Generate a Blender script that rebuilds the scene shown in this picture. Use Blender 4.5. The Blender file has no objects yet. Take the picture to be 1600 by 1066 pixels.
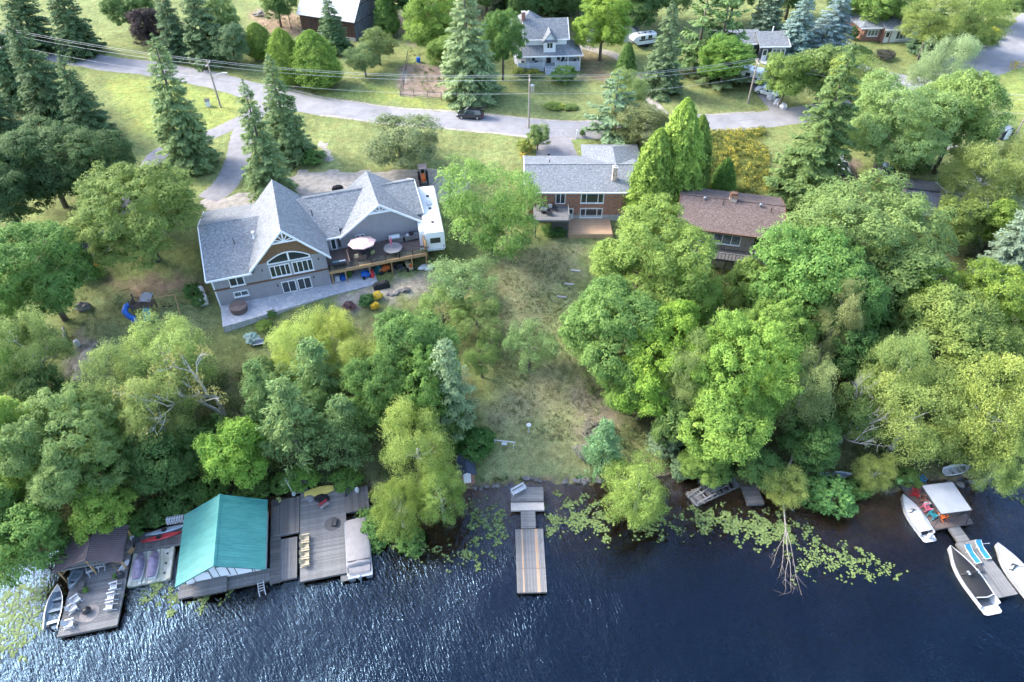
import bpy, math, random
import numpy as np
from math import sin, cos, radians, pi, atan2, sqrt, hypot
from mathutils import Vector, Matrix
R = radians
S = bpy.context.scene
C = S.collection
random.seed(7)
rng = np.random.default_rng(7)

# ---------------------------------------------------------------- camera, sky, sun, exposure
FPX, PITCH, CAMZ = 1090.0, R(43.5), 65.0          # focal length in photo pixels, pitch below the horizon, height over the lake
cam = bpy.data.cameras.new('camera')
cam.sensor_fit = 'HORIZONTAL'; cam.sensor_width = 36.0; cam.lens = FPX / 1600 * 36.0
cam.clip_start = 0.5; cam.clip_end = 6000
camo = bpy.data.objects.new('camera', cam); C.objects.link(camo)
camo.location = (0, 0, CAMZ); camo.rotation_euler = (R(90) - PITCH, 0, 0)
S.camera = camo

SUN_EL, SUN_AZ = R(37), atan2(-0.93, 0.36)        # azimuth measured from +Y towards +X
world = bpy.data.worlds.new('World'); S.world = world; world.use_nodes = True
nt = world.node_tree
sky = nt.nodes.new('ShaderNodeTexSky'); sky.sky_type = 'NISHITA'; sky.sun_disc = False
sky.sun_elevation = SUN_EL; sky.sun_rotation = SUN_AZ
sky.altitude = 250; sky.air_density = 1.0; sky.dust_density = 3.0; sky.ozone_density = 2.2
bg = nt.nodes['Background']; bg.inputs['Strength'].default_value = 0.15
nt.links.new(sky.outputs[0], bg.inputs['Color'])
sl = bpy.data.lights.new('sun', 'SUN'); sl.energy = 1.35; sl.angle = R(18); sl.color = (1.0, 0.95, 0.87)
so = bpy.data.objects.new('sun', sl); C.objects.link(so)
sd = Vector((sin(SUN_AZ) * cos(SUN_EL), cos(SUN_AZ) * cos(SUN_EL), sin(SUN_EL)))
so.rotation_euler = sd.to_track_quat('Z', 'Y').to_euler(); so.location = sd * 200
S.view_settings.view_transform = 'Standard'; S.view_settings.look = 'None'
S.view_settings.exposure = 2.4; S.view_settings.gamma = 1.0

S.cycles.max_bounces = 5; S.cycles.diffuse_bounces = 3; S.cycles.glossy_bounces = 2; S.cycles.transmission_bounces = 3; S.cycles.transparent_max_bounces = 6
S.cycles.use_adaptive_sampling = True; S.cycles.adaptive_threshold = 0.025; S.cycles.adaptive_min_samples = 12
S.cycles.caustics_reflective = False; S.cycles.caustics_refractive = False

# ---------------------------------------------------------------- survey helpers: a photo pixel and a height give a place on the land
FW = np.array([0, cos(PITCH), -sin(PITCH)]); UPV = np.array([0, sin(PITCH), cos(PITCH)])
def P(x, y, z=0.0):
    d = (x - 800) / FPX * np.array([1., 0, 0]) - (y - 533) / FPX * UPV + FW
    return np.array([0, 0, CAMZ]) + d * ((z - CAMZ) / d[2])
def depth(p): return float((np.array(p) - np.array([0, 0, CAMZ])) @ FW)
def height_at(y, p):                              # height reached at photo row y above the place p
    dy = -(y - 533) / FPX * UPV + FW
    return CAMZ + dy[2] * p[1] / dy[1]
SHORE = [(-200,960),(0,900),(60,872),(140,850),(230,815),(300,785),(430,772),(560,762),(740,766),(800,757),(930,755),(1060,742),(1130,752),(1200,772),(1260,785),(1350,778),(1430,762),(1500,748),(1600,738),(1800,720)]
_sh = np.array([P(a, b, 0)[:2] for a, b in SHORE])
def shore_y(X):
    X = np.asarray(X, float)
    return np.interp(X, _sh[:, 0], _sh[:, 1]) + 0.35 * np.sin(X * 1.3) * np.cos(X * 0.57 + 1) + 0.2 * np.sin(X * 3.1 + 2)
_pl = np.array([(-3, -7), (-1, -6), (-.4, -4.2), (-.22, -2.2), (-.09, -.75), (0, -.12), (.012, .35), (.03, .6), (.2, 2.3), (.38, 5.6), (.46, 6.3), (.58, 8.3), (.75, 9.0), (1, 9.7), (1.5, 10.5), (3, 12), (30, 22)])
_pc = np.array([(-3, -7), (-1, -6), (-.4, -4.2), (-.22, -2.2), (-.09, -.75), (0, -.12), (.012, .35), (.03, .6), (.25, 2.3), (.5, 4.3), (.66, 6.1), (.74, 6.6), (.88, 8.9), (1, 9.7), (1.5, 10.5), (3, 12), (30, 22)])
def H(X, Y):
    X = np.asarray(X, float); Y = np.asarray(Y, float)
    ys = shore_y(X); t = (Y - ys) / (107.0 - ys)
    w = np.clip((X + 16) / 10, 0, 1); w = w * w * (3 - 2 * w)
    h = np.interp(t, _pl[:, 0], _pl[:, 1]) * (1 - w) + np.interp(t, _pc[:, 0], _pc[:, 1]) * w
    dx, dy = X + 37.81, Y - 68.68; lu = dx * .948 + dy * .3185; lw = -dx * .3185 + dy * .948   # the lodge house stands on a levelled terrace
    f = np.clip(np.minimum(np.minimum(lu + 2.5, 30.5 - lu), np.minimum(lw + 5.5, 7.5 - lw)) / 2.0, 0, 1); f = f * f * (3 - 2 * f); h = h * (1 - f) + np.minimum(h, 5.9) * f
    land = np.clip((t - .05) * 8, 0, 1) * (1 - f)
    return h + land * (0.14 * np.sin(X * .31 + Y * .17) * np.sin(Y * .23 - X * .11) + 0.05 * np.sin(X * .9 + 1.3) * np.sin(Y * .8))
def G(x, y, dz=0.0):                               # photo pixel -> point on the ground
    z = 5.0
    for _ in range(40):
        p = P(x, y, z); z = .5 * z + .5 * (float(H(p[0], p[1])) + dz)
    p = P(x, y, z); return np.array([p[0], p[1], z])
def gz(x, y): return float(H(x, y))

# ---------------------------------------------------------------- mesh helpers
class MB:
    def __init__(s): s.v = []; s.f = []
    def add(s, vs, fs):
        o = len(s.v); s.v += [tuple(map(float, v)) for v in vs]; s.f += [tuple(i + o for i in f) for f in fs]; return s
    def box(s, x0, x1, y0, y1, z0, z1, rz=0, c=None):
        vs = [(x0,y0,z0),(x1,y0,z0),(x1,y1,z0),(x0,y1,z0),(x0,y0,z1),(x1,y0,z1),(x1,y1,z1),(x0,y1,z1)]
        if rz:
            cx, cy = c if c else ((x0+x1)/2, (y0+y1)/2); a, b = cos(rz), sin(rz)
            vs = [(cx+(x-cx)*a-(y-cy)*b, cy+(x-cx)*b+(y-cy)*a, z) for x, y, z in vs]
        return s.add(vs, [(0,3,2,1),(4,5,6,7),(0,1,5,4),(1,2,6,5),(2,3,7,6),(3,0,4,7)])
    def cbox(s, cx, cy, cz, sx, sy, sz, rz=0): return s.box(cx-sx/2, cx+sx/2, cy-sy/2, cy+sy/2, cz-sz/2, cz+sz/2, rz)
    def prism(s, poly, z0, z1):                    # polygon in xy, extruded
        n = len(poly); vs = [(x, y, z0) for x, y in poly] + [(x, y, z1) for x, y in poly]
        return s.add(vs, [tuple(range(n))[::-1], tuple(range(n, 2*n))] + [(i, (i+1) % n, n+(i+1) % n, n+i) for i in range(n)])
    def vprism(s, poly, y0, y1):                   # polygon in xz, extruded along y
        n = len(poly); vs = [(x, y0, z) for x, z in poly] + [(x, y1, z) for x, z in poly]
        return s.add(vs, [tuple(range(n)), tuple(range(n, 2*n))[::-1]] + [((i+1) % n, i, n+i, n+(i+1) % n) for i in range(n)])
    def xprism(s, poly, x0, x1):                   # polygon in yz, extruded along x
        n = len(poly); vs = [(x0, y, z) for y, z in poly] + [(x1, y, z) for y, z in poly]
        return s.add(vs, [tuple(range(n))[::-1], tuple(range(n, 2*n))] + [(i, (i+1) % n, n+(i+1) % n, n+i) for i in range(n)])
    def slab(s, pts, t):                           # planar polygon (seen from above ccw) thickened downwards
        n = len(pts); vs = list(pts) + [(x, y, z - t) for x, y, z in pts]
        return s.add(vs, [tuple(range(n)), tuple(range(n, 2*n))[::-1]] + [((i+1) % n, i, n+i, n+(i+1) % n) for i in range(n)])
    def tube(s, pts, r, n=6, r1=None, cap=True):
        pts = [Vector(p) for p in pts]; m = len(pts); vs = []; fs = []
        for i, p in enumerate(pts):
            d = (pts[min(i+1, m-1)] - pts[max(i-1, 0)]).normalized()
            a = d.cross(Vector((0, 0, 1)) if abs(d.z) < .9 else Vector((1, 0, 0))).normalized(); b = d.cross(a)
            if isinstance(r, (list, tuple)): rr = r[i]
            else: rr = r if r1 is None else r + (r1 - r) * i / (m - 1)
            vs += [p + a * rr * cos(2*pi*k/n) + b * rr * sin(2*pi*k/n) for k in range(n)]
        for i in range(m - 1):
            fs += [(i*n+k, i*n+(k+1) % n, (i+1)*n+(k+1) % n, (i+1)*n+k) for k in range(n)]
        if cap: fs += [tuple(range(n))[::-1], tuple(range((m-1)*n, m*n))]
        return s.add(vs, fs)
    def cyl(s, x, y, z0, z1, r, n=14, r1=None): return s.lathe([(r, z0), (r if r1 is None else r1, z1)], n, x, y)
    def lathe(s, prof, n=16, x=0, y=0, cap=True):
        vs = []; fs = []; m = len(prof)
        for r, z in prof: vs += [(x + r*cos(2*pi*k/n), y + r*sin(2*pi*k/n), z) for k in range(n)]
        for i in range(m-1): fs += [(i*n+k, i*n+(k+1) % n, (i+1)*n+(k+1) % n, (i+1)*n+k) for k in range(n)]
        if cap: fs += [tuple(range(n))[::-1], tuple(range((m-1)*n, m*n))]
        return s.add(vs, fs)
    def loft(s, rings, cap=True):
        n = len(rings[0]); vs = [p for r in rings for p in r]; fs = []
        for i in range(len(rings)-1): fs += [(i*n+k, i*n+(k+1) % n, (i+1)*n+(k+1) % n, (i+1)*n+k) for k in range(n)]
        if cap: fs += [tuple(range(n))[::-1], tuple(range((len(rings)-1)*n, len(rings)*n))]
        return s.add(vs, fs)
    def grid(s, pts):                              # rows of points
        a, b = len(pts), len(pts[0]); vs = [p for r in pts for p in r]
        return s.add(vs, [(i*b+j, i*b+j+1, (i+1)*b+j+1, (i+1)*b+j) for i in range(a-1) for j in range(b-1)])
    def ell(s, c, r, n=12, m=7, zmin=-1.0, jit=0.0, seed=0):
        rd = random.Random(seed); rings = []
        for i in range(m):
            t = zmin + (1 - zmin) * i / (m - 1); t = max(-.999, min(.999, t)); q = sqrt(1 - t*t)
            rings.append([(c[0] + r[0]*q*cos(2*pi*k/n)*(1+rd.uniform(-jit, jit)), c[1] + r[1]*q*sin(2*pi*k/n)*(1+rd.uniform(-jit, jit)), c[2] + r[2]*t*(1+rd.uniform(-jit, jit))) for k in range(n)])
        return s.loft(rings)
    def mesh(s, name, m, smooth=False):
        me = bpy.data.meshes.new(name); me.from_pydata(s.v, [], s.f)
        if smooth:
            me.polygons.foreach_set('use_smooth', [True] * len(me.polygons))
        if m: me.materials.append(m)
        me.update(); return me

def tag(o, label=None, cat=None, group=None, kind=None):
    if label: o['label'] = label
    if cat: o['category'] = cat
    if group: o['group'] = group
    if kind: o['kind'] = kind
    return o
def thing(name, label, cat, loc=(0, 0, 0), rz=0.0, group=None):
    o = bpy.data.objects.new(name, None); C.objects.link(o); o.empty_display_size = .3
    o.location = tuple(map(float, loc)); o.rotation_euler = (0, 0, rz); return tag(o, label, cat, group)
def part(name, mb, m, parent=None, smooth=False, label=None):
    me = mb.mesh(name, m, smooth) if isinstance(mb, MB) else mb
    o = bpy.data.objects.new(name, me); C.objects.link(o)
    if parent: o.parent = parent
    if label: o['label'] = label
    if smooth and isinstance(mb, MB):
        try: me.set_sharp_from_angle(angle=R(38))
        except Exception: pass
    return o
def solo(name, mb, m, label, cat, loc=(0, 0, 0), rz=0.0, group=None, smooth=False):
    o = part(name, mb, m, None, smooth); o.location = tuple(map(float, loc)); o.rotation_euler = (0, 0, rz); return tag(o, label, cat, group)
def dup(o, loc=None, rz=None, label=None, parent=None):
    c = o.copy(); C.objects.link(c)
    if parent is not None: c.parent = parent
    if loc is not None: c.location = tuple(map(float, loc))
    if rz is not None: c.rotation_euler = (0, 0, rz)
    if label: c['label'] = label
    for ch in list(o.children): dup(ch, parent=c)
    return c

# ---------------------------------------------------------------- materials
def newmat(name):
    m = bpy.data.materials.new(name); m.use_nodes = True; t = m.node_tree
    return m, t, t.nodes['Principled BSDF'], t.nodes.new, t.links.new
def M(name, col, col2=None, scale=3.0, rough=.75, bump=0.0, bscale=None, metal=0.0, rand=0.0, stretch=(1, 1, 1), spec=.4, detail=6, lines=None, lcol=None, coat=0.0, contrast=(.35, .65)):
    m, t, b, N, L = newmat(name)
    tc = N('ShaderNodeTexCoord'); mp = N('ShaderNodeMapping'); mp.inputs['Scale'].default_value = stretch
    L(tc.outputs['Object'], mp.inputs['Vector'])
    col2 = col2 or tuple(c * .78 for c in col)
    nz = N('ShaderNodeTexNoise'); nz.inputs['Scale'].default_value = scale; nz.inputs['Detail'].default_value = detail; nz.inputs['Roughness'].default_value = .62
    L(mp.outputs[0], nz.inputs['Vector'])
    cr = N('ShaderNodeMapRange'); cr.inputs['From Min'].default_value = contrast[0]; cr.inputs['From Max'].default_value = contrast[1]; L(nz.outputs['Fac'], cr.inputs['Value'])
    mx = N('ShaderNodeMix'); mx.data_type = 'RGBA'; L(cr.outputs[0], mx.inputs[0])
    mx.inputs[6].default_value = (*col2, 1); mx.inputs[7].default_value = (*col, 1); out = mx.outputs[2]
    hgt = nz.outputs['Fac']
    if lines:                                      # (axis, pitch, line width fraction): board or seam joints
        ax, pitch, wd = lines; sx = N('ShaderNodeSeparateXYZ'); L(tc.outputs['Object'], sx.inputs[0])
        dv = N('ShaderNodeMath'); dv.operation = 'DIVIDE'; L(sx.outputs[ax], dv.inputs[0]); dv.inputs[1].default_value = pitch
        fr = N('ShaderNodeMath'); fr.operation = 'FRACT'; L(dv.outputs[0], fr.inputs[0])
        lt = N('ShaderNodeMath'); lt.operation = 'LESS_THAN'; L(fr.outputs[0], lt.inputs[0]); lt.inputs[1].default_value = wd
        m2 = N('ShaderNodeMix'); m2.data_type = 'RGBA'; L(lt.outputs[0], m2.inputs[0]); L(out, m2.inputs[6]); m2.inputs[7].default_value = (*(lcol or tuple(c * .6 for c in col)), 1); out = m2.outputs[2]
    if rand:
        oi = N('ShaderNodeObjectInfo'); mr = N('ShaderNodeMapRange'); mr.inputs['To Min'].default_value = 1 - rand; mr.inputs['To Max'].default_value = 1 + rand
        L(oi.outputs['Random'], mr.inputs['Value'])
        m3 = N('ShaderNodeMix'); m3.data_type = 'RGBA'; m3.blend_type = 'MULTIPLY'; m3.inputs[0].default_value = 1; L(out, m3.inputs[6]); L(mr.outputs[0], m3.inputs[7]); out = m3.outputs[2]
    L(out, b.inputs['Base Color'])
    b.inputs['Roughness'].default_value = rough; b.inputs['Metallic'].default_value = metal; b.inputs['Specular IOR Level'].default_value = spec
    b.inputs['Coat Weight'].default_value = coat
    if bump:
        bp = N('ShaderNodeBump'); bp.inputs['Strength'].default_value = bump; bp.inputs['Distance'].default_value = .05
        if bscale:
            n2 = N('ShaderNodeTexNoise'); n2.inputs['Scale'].default_value = bscale; n2.inputs['Detail'].default_value = 4; L(mp.outputs[0], n2.inputs['Vector']); hgt = n2.outputs['Fac']
        L(hgt, bp.inputs['Height']); L(bp.outputs[0], b.inputs['Normal'])
    return m
def shingles(name, col, col2, row=.16, wd=.32):
    m, t, b, N, L = newmat(name)
    tc = N('ShaderNodeTexCoord'); br = N('ShaderNodeTexBrick'); br.inputs['Scale'].default_value = 1.0
    br.inputs['Brick Width'].default_value = wd; br.inputs['Row Height'].default_value = row; br.inputs['Mortar Size'].default_value = .012; br.inputs['Bias'].default_value = .1
    br.inputs['Color1'].default_value = (*col, 1); br.inputs['Color2'].default_value = (*col2, 1); br.inputs['Mortar'].default_value = (*[c * .62 for c in col2], 1)
    L(tc.outputs['Object'], br.inputs['Vector'])
    nz = N('ShaderNodeTexNoise'); nz.inputs['Scale'].default_value = 4.2; nz.inputs['Detail'].default_value = 5; nz.inputs['Roughness'].default_value = .8; L(tc.outputs['Object'], nz.inputs['Vector'])
    mr = N('ShaderNodeMapRange'); mr.inputs['From Min'].default_value = .3; mr.inputs['From Max'].default_value = .7; mr.inputs['To Min'].default_value = .5; mr.inputs['To Max'].default_value = 1.5; L(nz.outputs['Fac'], mr.inputs['Value'])
    mx = N('ShaderNodeMix'); mx.data_type = 'RGBA'; mx.blend_type = 'MULTIPLY'; mx.inputs[0].default_value = 1; L(br.outputs['Color'], mx.inputs[6]); L(mr.outputs[0], mx.inputs[7])
    L(mx.outputs[2], b.inputs['Base Color']); b.inputs['Roughness'].default_value = .88; b.inputs['Specular IOR Level'].default_value = .25
    bp = N('ShaderNodeBump'); bp.inputs['Strength'].default_value = .5; bp.inputs['Distance'].default_value = .03; L(br.outputs['Fac'], bp.inputs['Height']); bp.invert = True; L(bp.outputs[0], b.inputs['Normal'])
    return m
def leafmat(name, rough=.5, trans=.28):
    m, t, b, N, L = newmat(name)
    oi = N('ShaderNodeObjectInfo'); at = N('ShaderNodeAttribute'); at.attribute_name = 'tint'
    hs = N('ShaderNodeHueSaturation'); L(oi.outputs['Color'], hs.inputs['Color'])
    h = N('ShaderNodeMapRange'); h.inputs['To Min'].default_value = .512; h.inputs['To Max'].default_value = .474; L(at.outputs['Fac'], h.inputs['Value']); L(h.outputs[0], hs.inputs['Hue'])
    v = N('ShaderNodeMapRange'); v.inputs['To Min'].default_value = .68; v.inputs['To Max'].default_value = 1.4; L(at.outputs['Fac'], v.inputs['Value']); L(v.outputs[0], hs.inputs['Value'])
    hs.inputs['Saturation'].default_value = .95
    L(hs.outputs[0], b.inputs['Base Color']); b.inputs['Roughness'].default_value = rough; b.inputs['Specular IOR Level'].default_value = .15
    tr = N('ShaderNodeBsdfTranslucent'); L(hs.outputs[0], tr.inputs['Color'])
    ms = N('ShaderNodeMixShader'); ms.inputs[0].default_value = trans; L(b.outputs[0], ms.inputs[1]); L(tr.outputs[0], ms.inputs[2])
    L(ms.outputs[0], t.nodes['Material Output'].inputs['Surface']); return m

m_leaf = leafmat('leaf', .6, .44); m_needle = leafmat('needle', .65, .3)
m_bark = M('bark', (.16, .13, .105), (.08, .065, .05), 4, bump=.6, stretch=(1, 1, .25))
m_birch = M('birch_bark', (.62, .6, .55), (.30, .28, .25), 5, bump=.2, stretch=(.4, .4, 1.5))
m_white = M('white_paint', (.78, .78, .77), (.70, .70, .70), 6, rough=.55)
m_trimw = M('white_trim', (.76, .76, .76), (.68, .68, .69), 3, rough=.5)
m_glass = M('window_glass', (.02, .03, .035), (.035, .045, .05), .9, rough=.06, spec=.9)
m_glass2 = M('window_glass_curtain', (.16, .19, .2), (.06, .08, .09), 1.6, rough=.08, spec=.9)
m_shgrey = shingles('blue_grey_shingles', (.255, .268, .28), (.17, .182, .192))
m_shgrey2 = shingles('slate_grey_shingles', (.225, .24, .26), (.15, .165, .18))
m_shbrown = shingles('brown_shingles', (.185, .14, .125), (.13, .095, .085))
m_siding = M('grey_siding', (.31, .295, .31), (.27, .255, .27), 1.3, rough=.7, lines=(0, .42, .10), lcol=(.25, .235, .25))
m_shake = M('brown_shake', (.22, .13, .07), (.15, .085, .045), 5, lines=(2, .2, .12), bump=.3)
m_band = M('brown_band', (.17, .09, .055), None, 4)
m_brick = None
m_conc = M('concrete', (.42, .41, .39), (.33, .32, .31), 2.5, bump=.15)
m_asph = M('road_asphalt', (.26, .255, .26), (.185, .18, .185), .35, rough=.9, bump=.12, bscale=30, spec=.2, detail=12, contrast=(.3, .62))
m_asph2 = M('drive_asphalt', (.25, .24, .245), (.20, .19, .195), .9, rough=.9, bump=.12, bscale=30, spec=.2)
m_blackasph = M('fresh_black_asphalt', (.03, .03, .034), (.022, .022, .025), 2, rough=.8)
m_gravel = M('gravel', (.36, .325, .285), (.22, .20, .17), 1.4, rough=.95, bump=.5, bscale=18, detail=10)
m_dirt = M('dirt', (.22, .17, .12), (.13, .10, .07), 1.2, rough=.95, bump=.4, detail=8)
m_wood = M('weathered_wood', (.195, .192, .19), (.112, .11, .108), 2.2, rough=.85, bump=.35, rand=.22, stretch=(14, 1, 6))
m_woodx = M('weathered_wood_along', (.195, .192, .19), (.12, .118, .116), 2.2, rough=.85, bump=.35, rand=.2, stretch=(1, 14, 6))
m_wooddk = M('old_dark_wood', (.15, .143, .138), (.078, .074, .071), 2.4, rough=.9, bump=.4, rand=.25, stretch=(12, 2, 2))
m_woodrust = M('rust_stained_wood', (.32, .18, .09), (.34, .27, .21), 1.3, rough=.85, bump=.3, stretch=(8, .6, 2))
m_wooddeck = M('tan_new_wood', (.50, .33, .21), (.40, .255, .16), 2.0, rough=.75, rand=.1, stretch=(1, 12, 4), bump=.2)
m_woodtrim = M('cedar_trim_wood', (.42, .27, .13), (.32, .19, .09), 2.0, rough=.75, rand=.1, stretch=(1, 8, 8), bump=.2)
m_woodbrn = M('stained_deck_wood', (.15, .11, .095), (.10, .075, .065), 2.0, rough=.7, rand=.12, stretch=(1, 12, 4))
m_teal = M('teal_metal_roof', (.05, .225, .205), (.025, .16, .15), .9, rough=.42, spec=.5, bump=.05, stretch=(.4, 2.2, 1), detail=9, contrast=(.3, .6))
m_brownmetal = M('brown_metal_roof', (.115, .085, .09), (.085, .06, .065), 1.5, rough=.4, spec=.5)
m_metal = M('galvanised', (.5, .52, .54), (.36, .38, .40), 2.5, rough=.35, metal=.85)
m_alu = M('aluminium_hull', (.34, .40, .44), (.24, .29, .33), 2.0, rough=.4, metal=.45)
m_black = M('black_plastic', (.016, .016, .018), None, 5, rough=.5)
m_rubber = M('rubber', (.02, .02, .02), None, 5, rough=.85)
m_dark = M('dark_shade_grey', (.05, .05, .055), None, 3)
m_plw = M('white_plastic', (.56, .57, .58), (.46, .47, .49), 3, rough=.35)
m_gel = M('white_gelcoat', (.46, .46, .455), (.40, .40, .40), 2, rough=.22, coat=.4)
m_canvas = M('charcoal_canvas', (.014, .015, .018), (.010, .0105, .012), 2.2, rough=.8, bump=.3, bscale=3)
m_greyc = M('grey_canvas', (.235, .225, .225), (.19, .18, .185), 1.5, rough=.85, bump=.35, bscale=2.2)
m_purple = M('faded_purple_cover', (.26, .22, .30), (.10, .09, .13), 2.2, rough=.8, bump=.5, bscale=3)
m_tan = M('tan_plastic', (.55, .45, .29), (.46, .37, .23), 3, rough=.6)
m_yellow = M('yellow_vinyl', (.62, .50, .13), (.5, .4, .1), 2, rough=.5)
m_red = M('red_plastic', (.45, .03, .035), (.35, .025, .03), 2, rough=.4)
m_orange = M('orange_paint', (.65, .16, .035), (.5, .11, .03), 3, rough=.5)
m_pink = M('faded_pink_fabric', (.70, .48, .46), (.62, .40, .38), 2.5, rough=.85)
m_hotpink = M('pink_fabric', (.65, .16, .24), None, 3, rough=.85)
m_blue = M('blue_plastic', (.02, .13, .50), (.015, .10, .38), 3, rough=.4)
m_turq = M('turquoise_plastic', (.04, .26, .31), (.03, .21, .25), 3, rough=.45)
m_cyan = M('bright_blue_fabric', (.025, .20, .38), (.02, .16, .32), 3, rough=.6)
m_lime = M('lime_foam', (.28, .50, .16), (.22, .42, .12), 3, rough=.6)
m_tubcover = M('brown_vinyl_cover', (.145, .10, .09), (.11, .075, .065), 2, rough=.6)
m_whitesh = M('white_clapboard', (.76, .76, .76), (.70, .70, .71), 2, rough=.6, lines=(2, .16, .12), lcol=(.62, .62, .63))
m_lat = M('pale_grey_skirt', (.50, .52, .56), (.44, .46, .50), 2, lines=(0, .3, .1))
m_brickred = M('red_brick', (.30, .14, .10), (.22, .10, .075), 3, lines=(2, .09, .16), lcol=(.3, .26, .22))
m_darksid = M('charcoal_siding', (.055, .06, .075), (.045, .05, .062), 2, lines=(2, .2, .12))
m_barnw = M('weathered_barn_boards', (.20, .215, .25), (.10, .105, .12), 1.6, stretch=(3, 3, .25), bump=.5, lines=(0, .3, .1), lcol=(.06, .06, .07), rough=.95)
m_barnd = M('dark_red_brown_boards', (.12, .065, .045), (.05, .032, .028), 1.6, stretch=(3, 3, .25), bump=.5, lines=(0, .3, .1), lcol=(.03, .02, .02), rough=.95)
m_tin = M('pale_tin_roof', (.24, .255, .28), (.18, .195, .215), 1, rough=.45, metal=.3, lines=(0, .6, .06), lcol=(.36, .38, .4))
m_wire = M('wire_cable', (.42, .44, .46), None, 4, rough=.5)
m_pole = M('utility_pole_wood', (.38, .32, .27), (.28, .23, .19), 3, stretch=(4, 4, .4))
m_polered = M('steel_lamp_pole', (.34, .34, .35), None, 3)
m_rock = M('grey_rock', (.21, .20, .19), (.12, .112, .105), 1.6, bump=.6, rough=.95, rand=.25)
m_pad = None
m_carblack = M('black_car_paint', (.012, .014, .018), None, 2, rough=.2, coat=.8, spec=.6)
m_carwhite = M('white_car_paint', (.72, .73, .74), None, 2, rough=.25, coat=.6)
m_carsilver = M('silver_car_paint', (.38, .41, .45), None, 2, rough=.25, coat=.6, metal=.3)
m_carblue = M('blue_car_paint', (.05, .16, .36), None, 2, rough=.25, coat=.6)
m_lampred = M('red_lens', (.4, .01, .01), None, 3, rough=.2)
m_rv = M('rv_white_fibreglass', (.76, .76, .75), (.70, .70, .69), 1.2, rough=.35)
m_chim = M('mottled_chimney_stone', (.62, .50, .40), (.30, .21, .17), 2.6, bump=.4, contrast=(.45, .55))
m_patio = None
def paver():
    m, t, b, N, L = newmat('stamped_patio_stone')
    tc = N('ShaderNodeTexCoord'); vo = N('ShaderNodeTexVoronoi'); vo.feature = 'DISTANCE_TO_EDGE'; vo.inputs['Scale'].default_value = 1.25; L(tc.outputs['Object'], vo.inputs['Vector'])
    v2 = N('ShaderNodeTexVoronoi'); v2.inputs['Scale'].default_value = 1.25; L(tc.outputs['Object'], v2.inputs['Vector'])
    cr = N('ShaderNodeMapRange'); cr.inputs['From Max'].default_value = .05; L(vo.outputs['Distance'], cr.inputs['Value'])
    hs = N('ShaderNodeMix'); hs.data_type = 'RGBA'; hs.inputs[6].default_value = (.36, .37, .41, 1); hs.inputs[7].default_value = (.52, .50, .50, 1)
    sp = N('ShaderNodeSeparateXYZ'); L(v2.outputs['Color'], sp.inputs[0]); L(sp.outputs[0], hs.inputs[0])
    mx = N('ShaderNodeMix'); mx.data_type = 'RGBA'; mx.inputs[6].default_value = (.27, .26, .26, 1); L(cr.outputs[0], mx.inputs[0]); L(hs.outputs[2], mx.inputs[7]); L(mx.outputs[2], b.inputs['Base Color'])
    b.inputs['Roughness'].default_value = .7
    bp = N('ShaderNodeBump'); bp.inputs['Strength'].default_value = .5; bp.inputs['Distance'].default_value = .02; L(cr.outputs[0], bp.inputs['Height']); L(bp.outputs[0], b.inputs['Normal'])
    return m
m_patio = paver()
def brickmat(name, c1, c2, mort):
    m, t, b, N, L = newmat(name)
    tc = N('ShaderNodeTexCoord'); sx = N('ShaderNodeSeparateXYZ'); L(tc.outputs['Object'], sx.inputs[0])
    ad = N('ShaderNodeMath'); L(sx.outputs[0], ad.inputs[0]); L(sx.outputs[1], ad.inputs[1]); cb = N('ShaderNodeCombineXYZ'); L(ad.outputs[0], cb.inputs[0]); L(sx.outputs[2], cb.inputs[1])
    br = N('ShaderNodeTexBrick'); br.inputs['Scale'].default_value = 1; br.inputs['Brick Width'].default_value = .26; br.inputs['Row Height'].default_value = .11; br.inputs['Mortar Size'].default_value = .012
    br.inputs['Color1'].default_value = (*c1, 1); br.inputs['Color2'].default_value = (*c2, 1); br.inputs['Mortar'].default_value = (*mort, 1); L(cb.outputs[0], br.inputs['Vector'])
    nz = N('ShaderNodeTexNoise'); nz.inputs['Scale'].default_value = 2.5; nz.inputs['Detail'].default_value = 6; L(tc.outputs['Object'], nz.inputs['Vector'])
    mr = N('ShaderNodeMapRange'); mr.inputs['From Min'].default_value = .3; mr.inputs['From Max'].default_value = .7; mr.inputs['To Min'].default_value = .7; mr.inputs['To Max'].default_value = 1.3; L(nz.outputs['Fac'], mr.inputs['Value'])
    mx = N('ShaderNodeMix'); mx.data_type = 'RGBA'; mx.blend_type = 'MULTIPLY'; mx.inputs[0].default_value = 1; L(br.outputs['Color'], mx.inputs[6]); L(mr.outputs[0], mx.inputs[7]); L(mx.outputs[2], b.inputs['Base Color'])
    b.inputs['Roughness'].default_value = .9
    bp = N('ShaderNodeBump'); bp.invert = True; bp.inputs['Strength'].default_value = .6; bp.inputs['Distance'].default_value = .02; L(br.outputs['Fac'], bp.inputs['Height']); L(bp.outputs[0], b.inputs['Normal'])
    return m
m_brick = brickmat('red_brown_brick', (.40, .175, .105), (.30, .125, .08), (.36, .27, .21))
m_beige = brickmat('pink_beige_brick', (.36, .29, .26), (.30, .235, .21), (.36, .32, .29))
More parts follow.
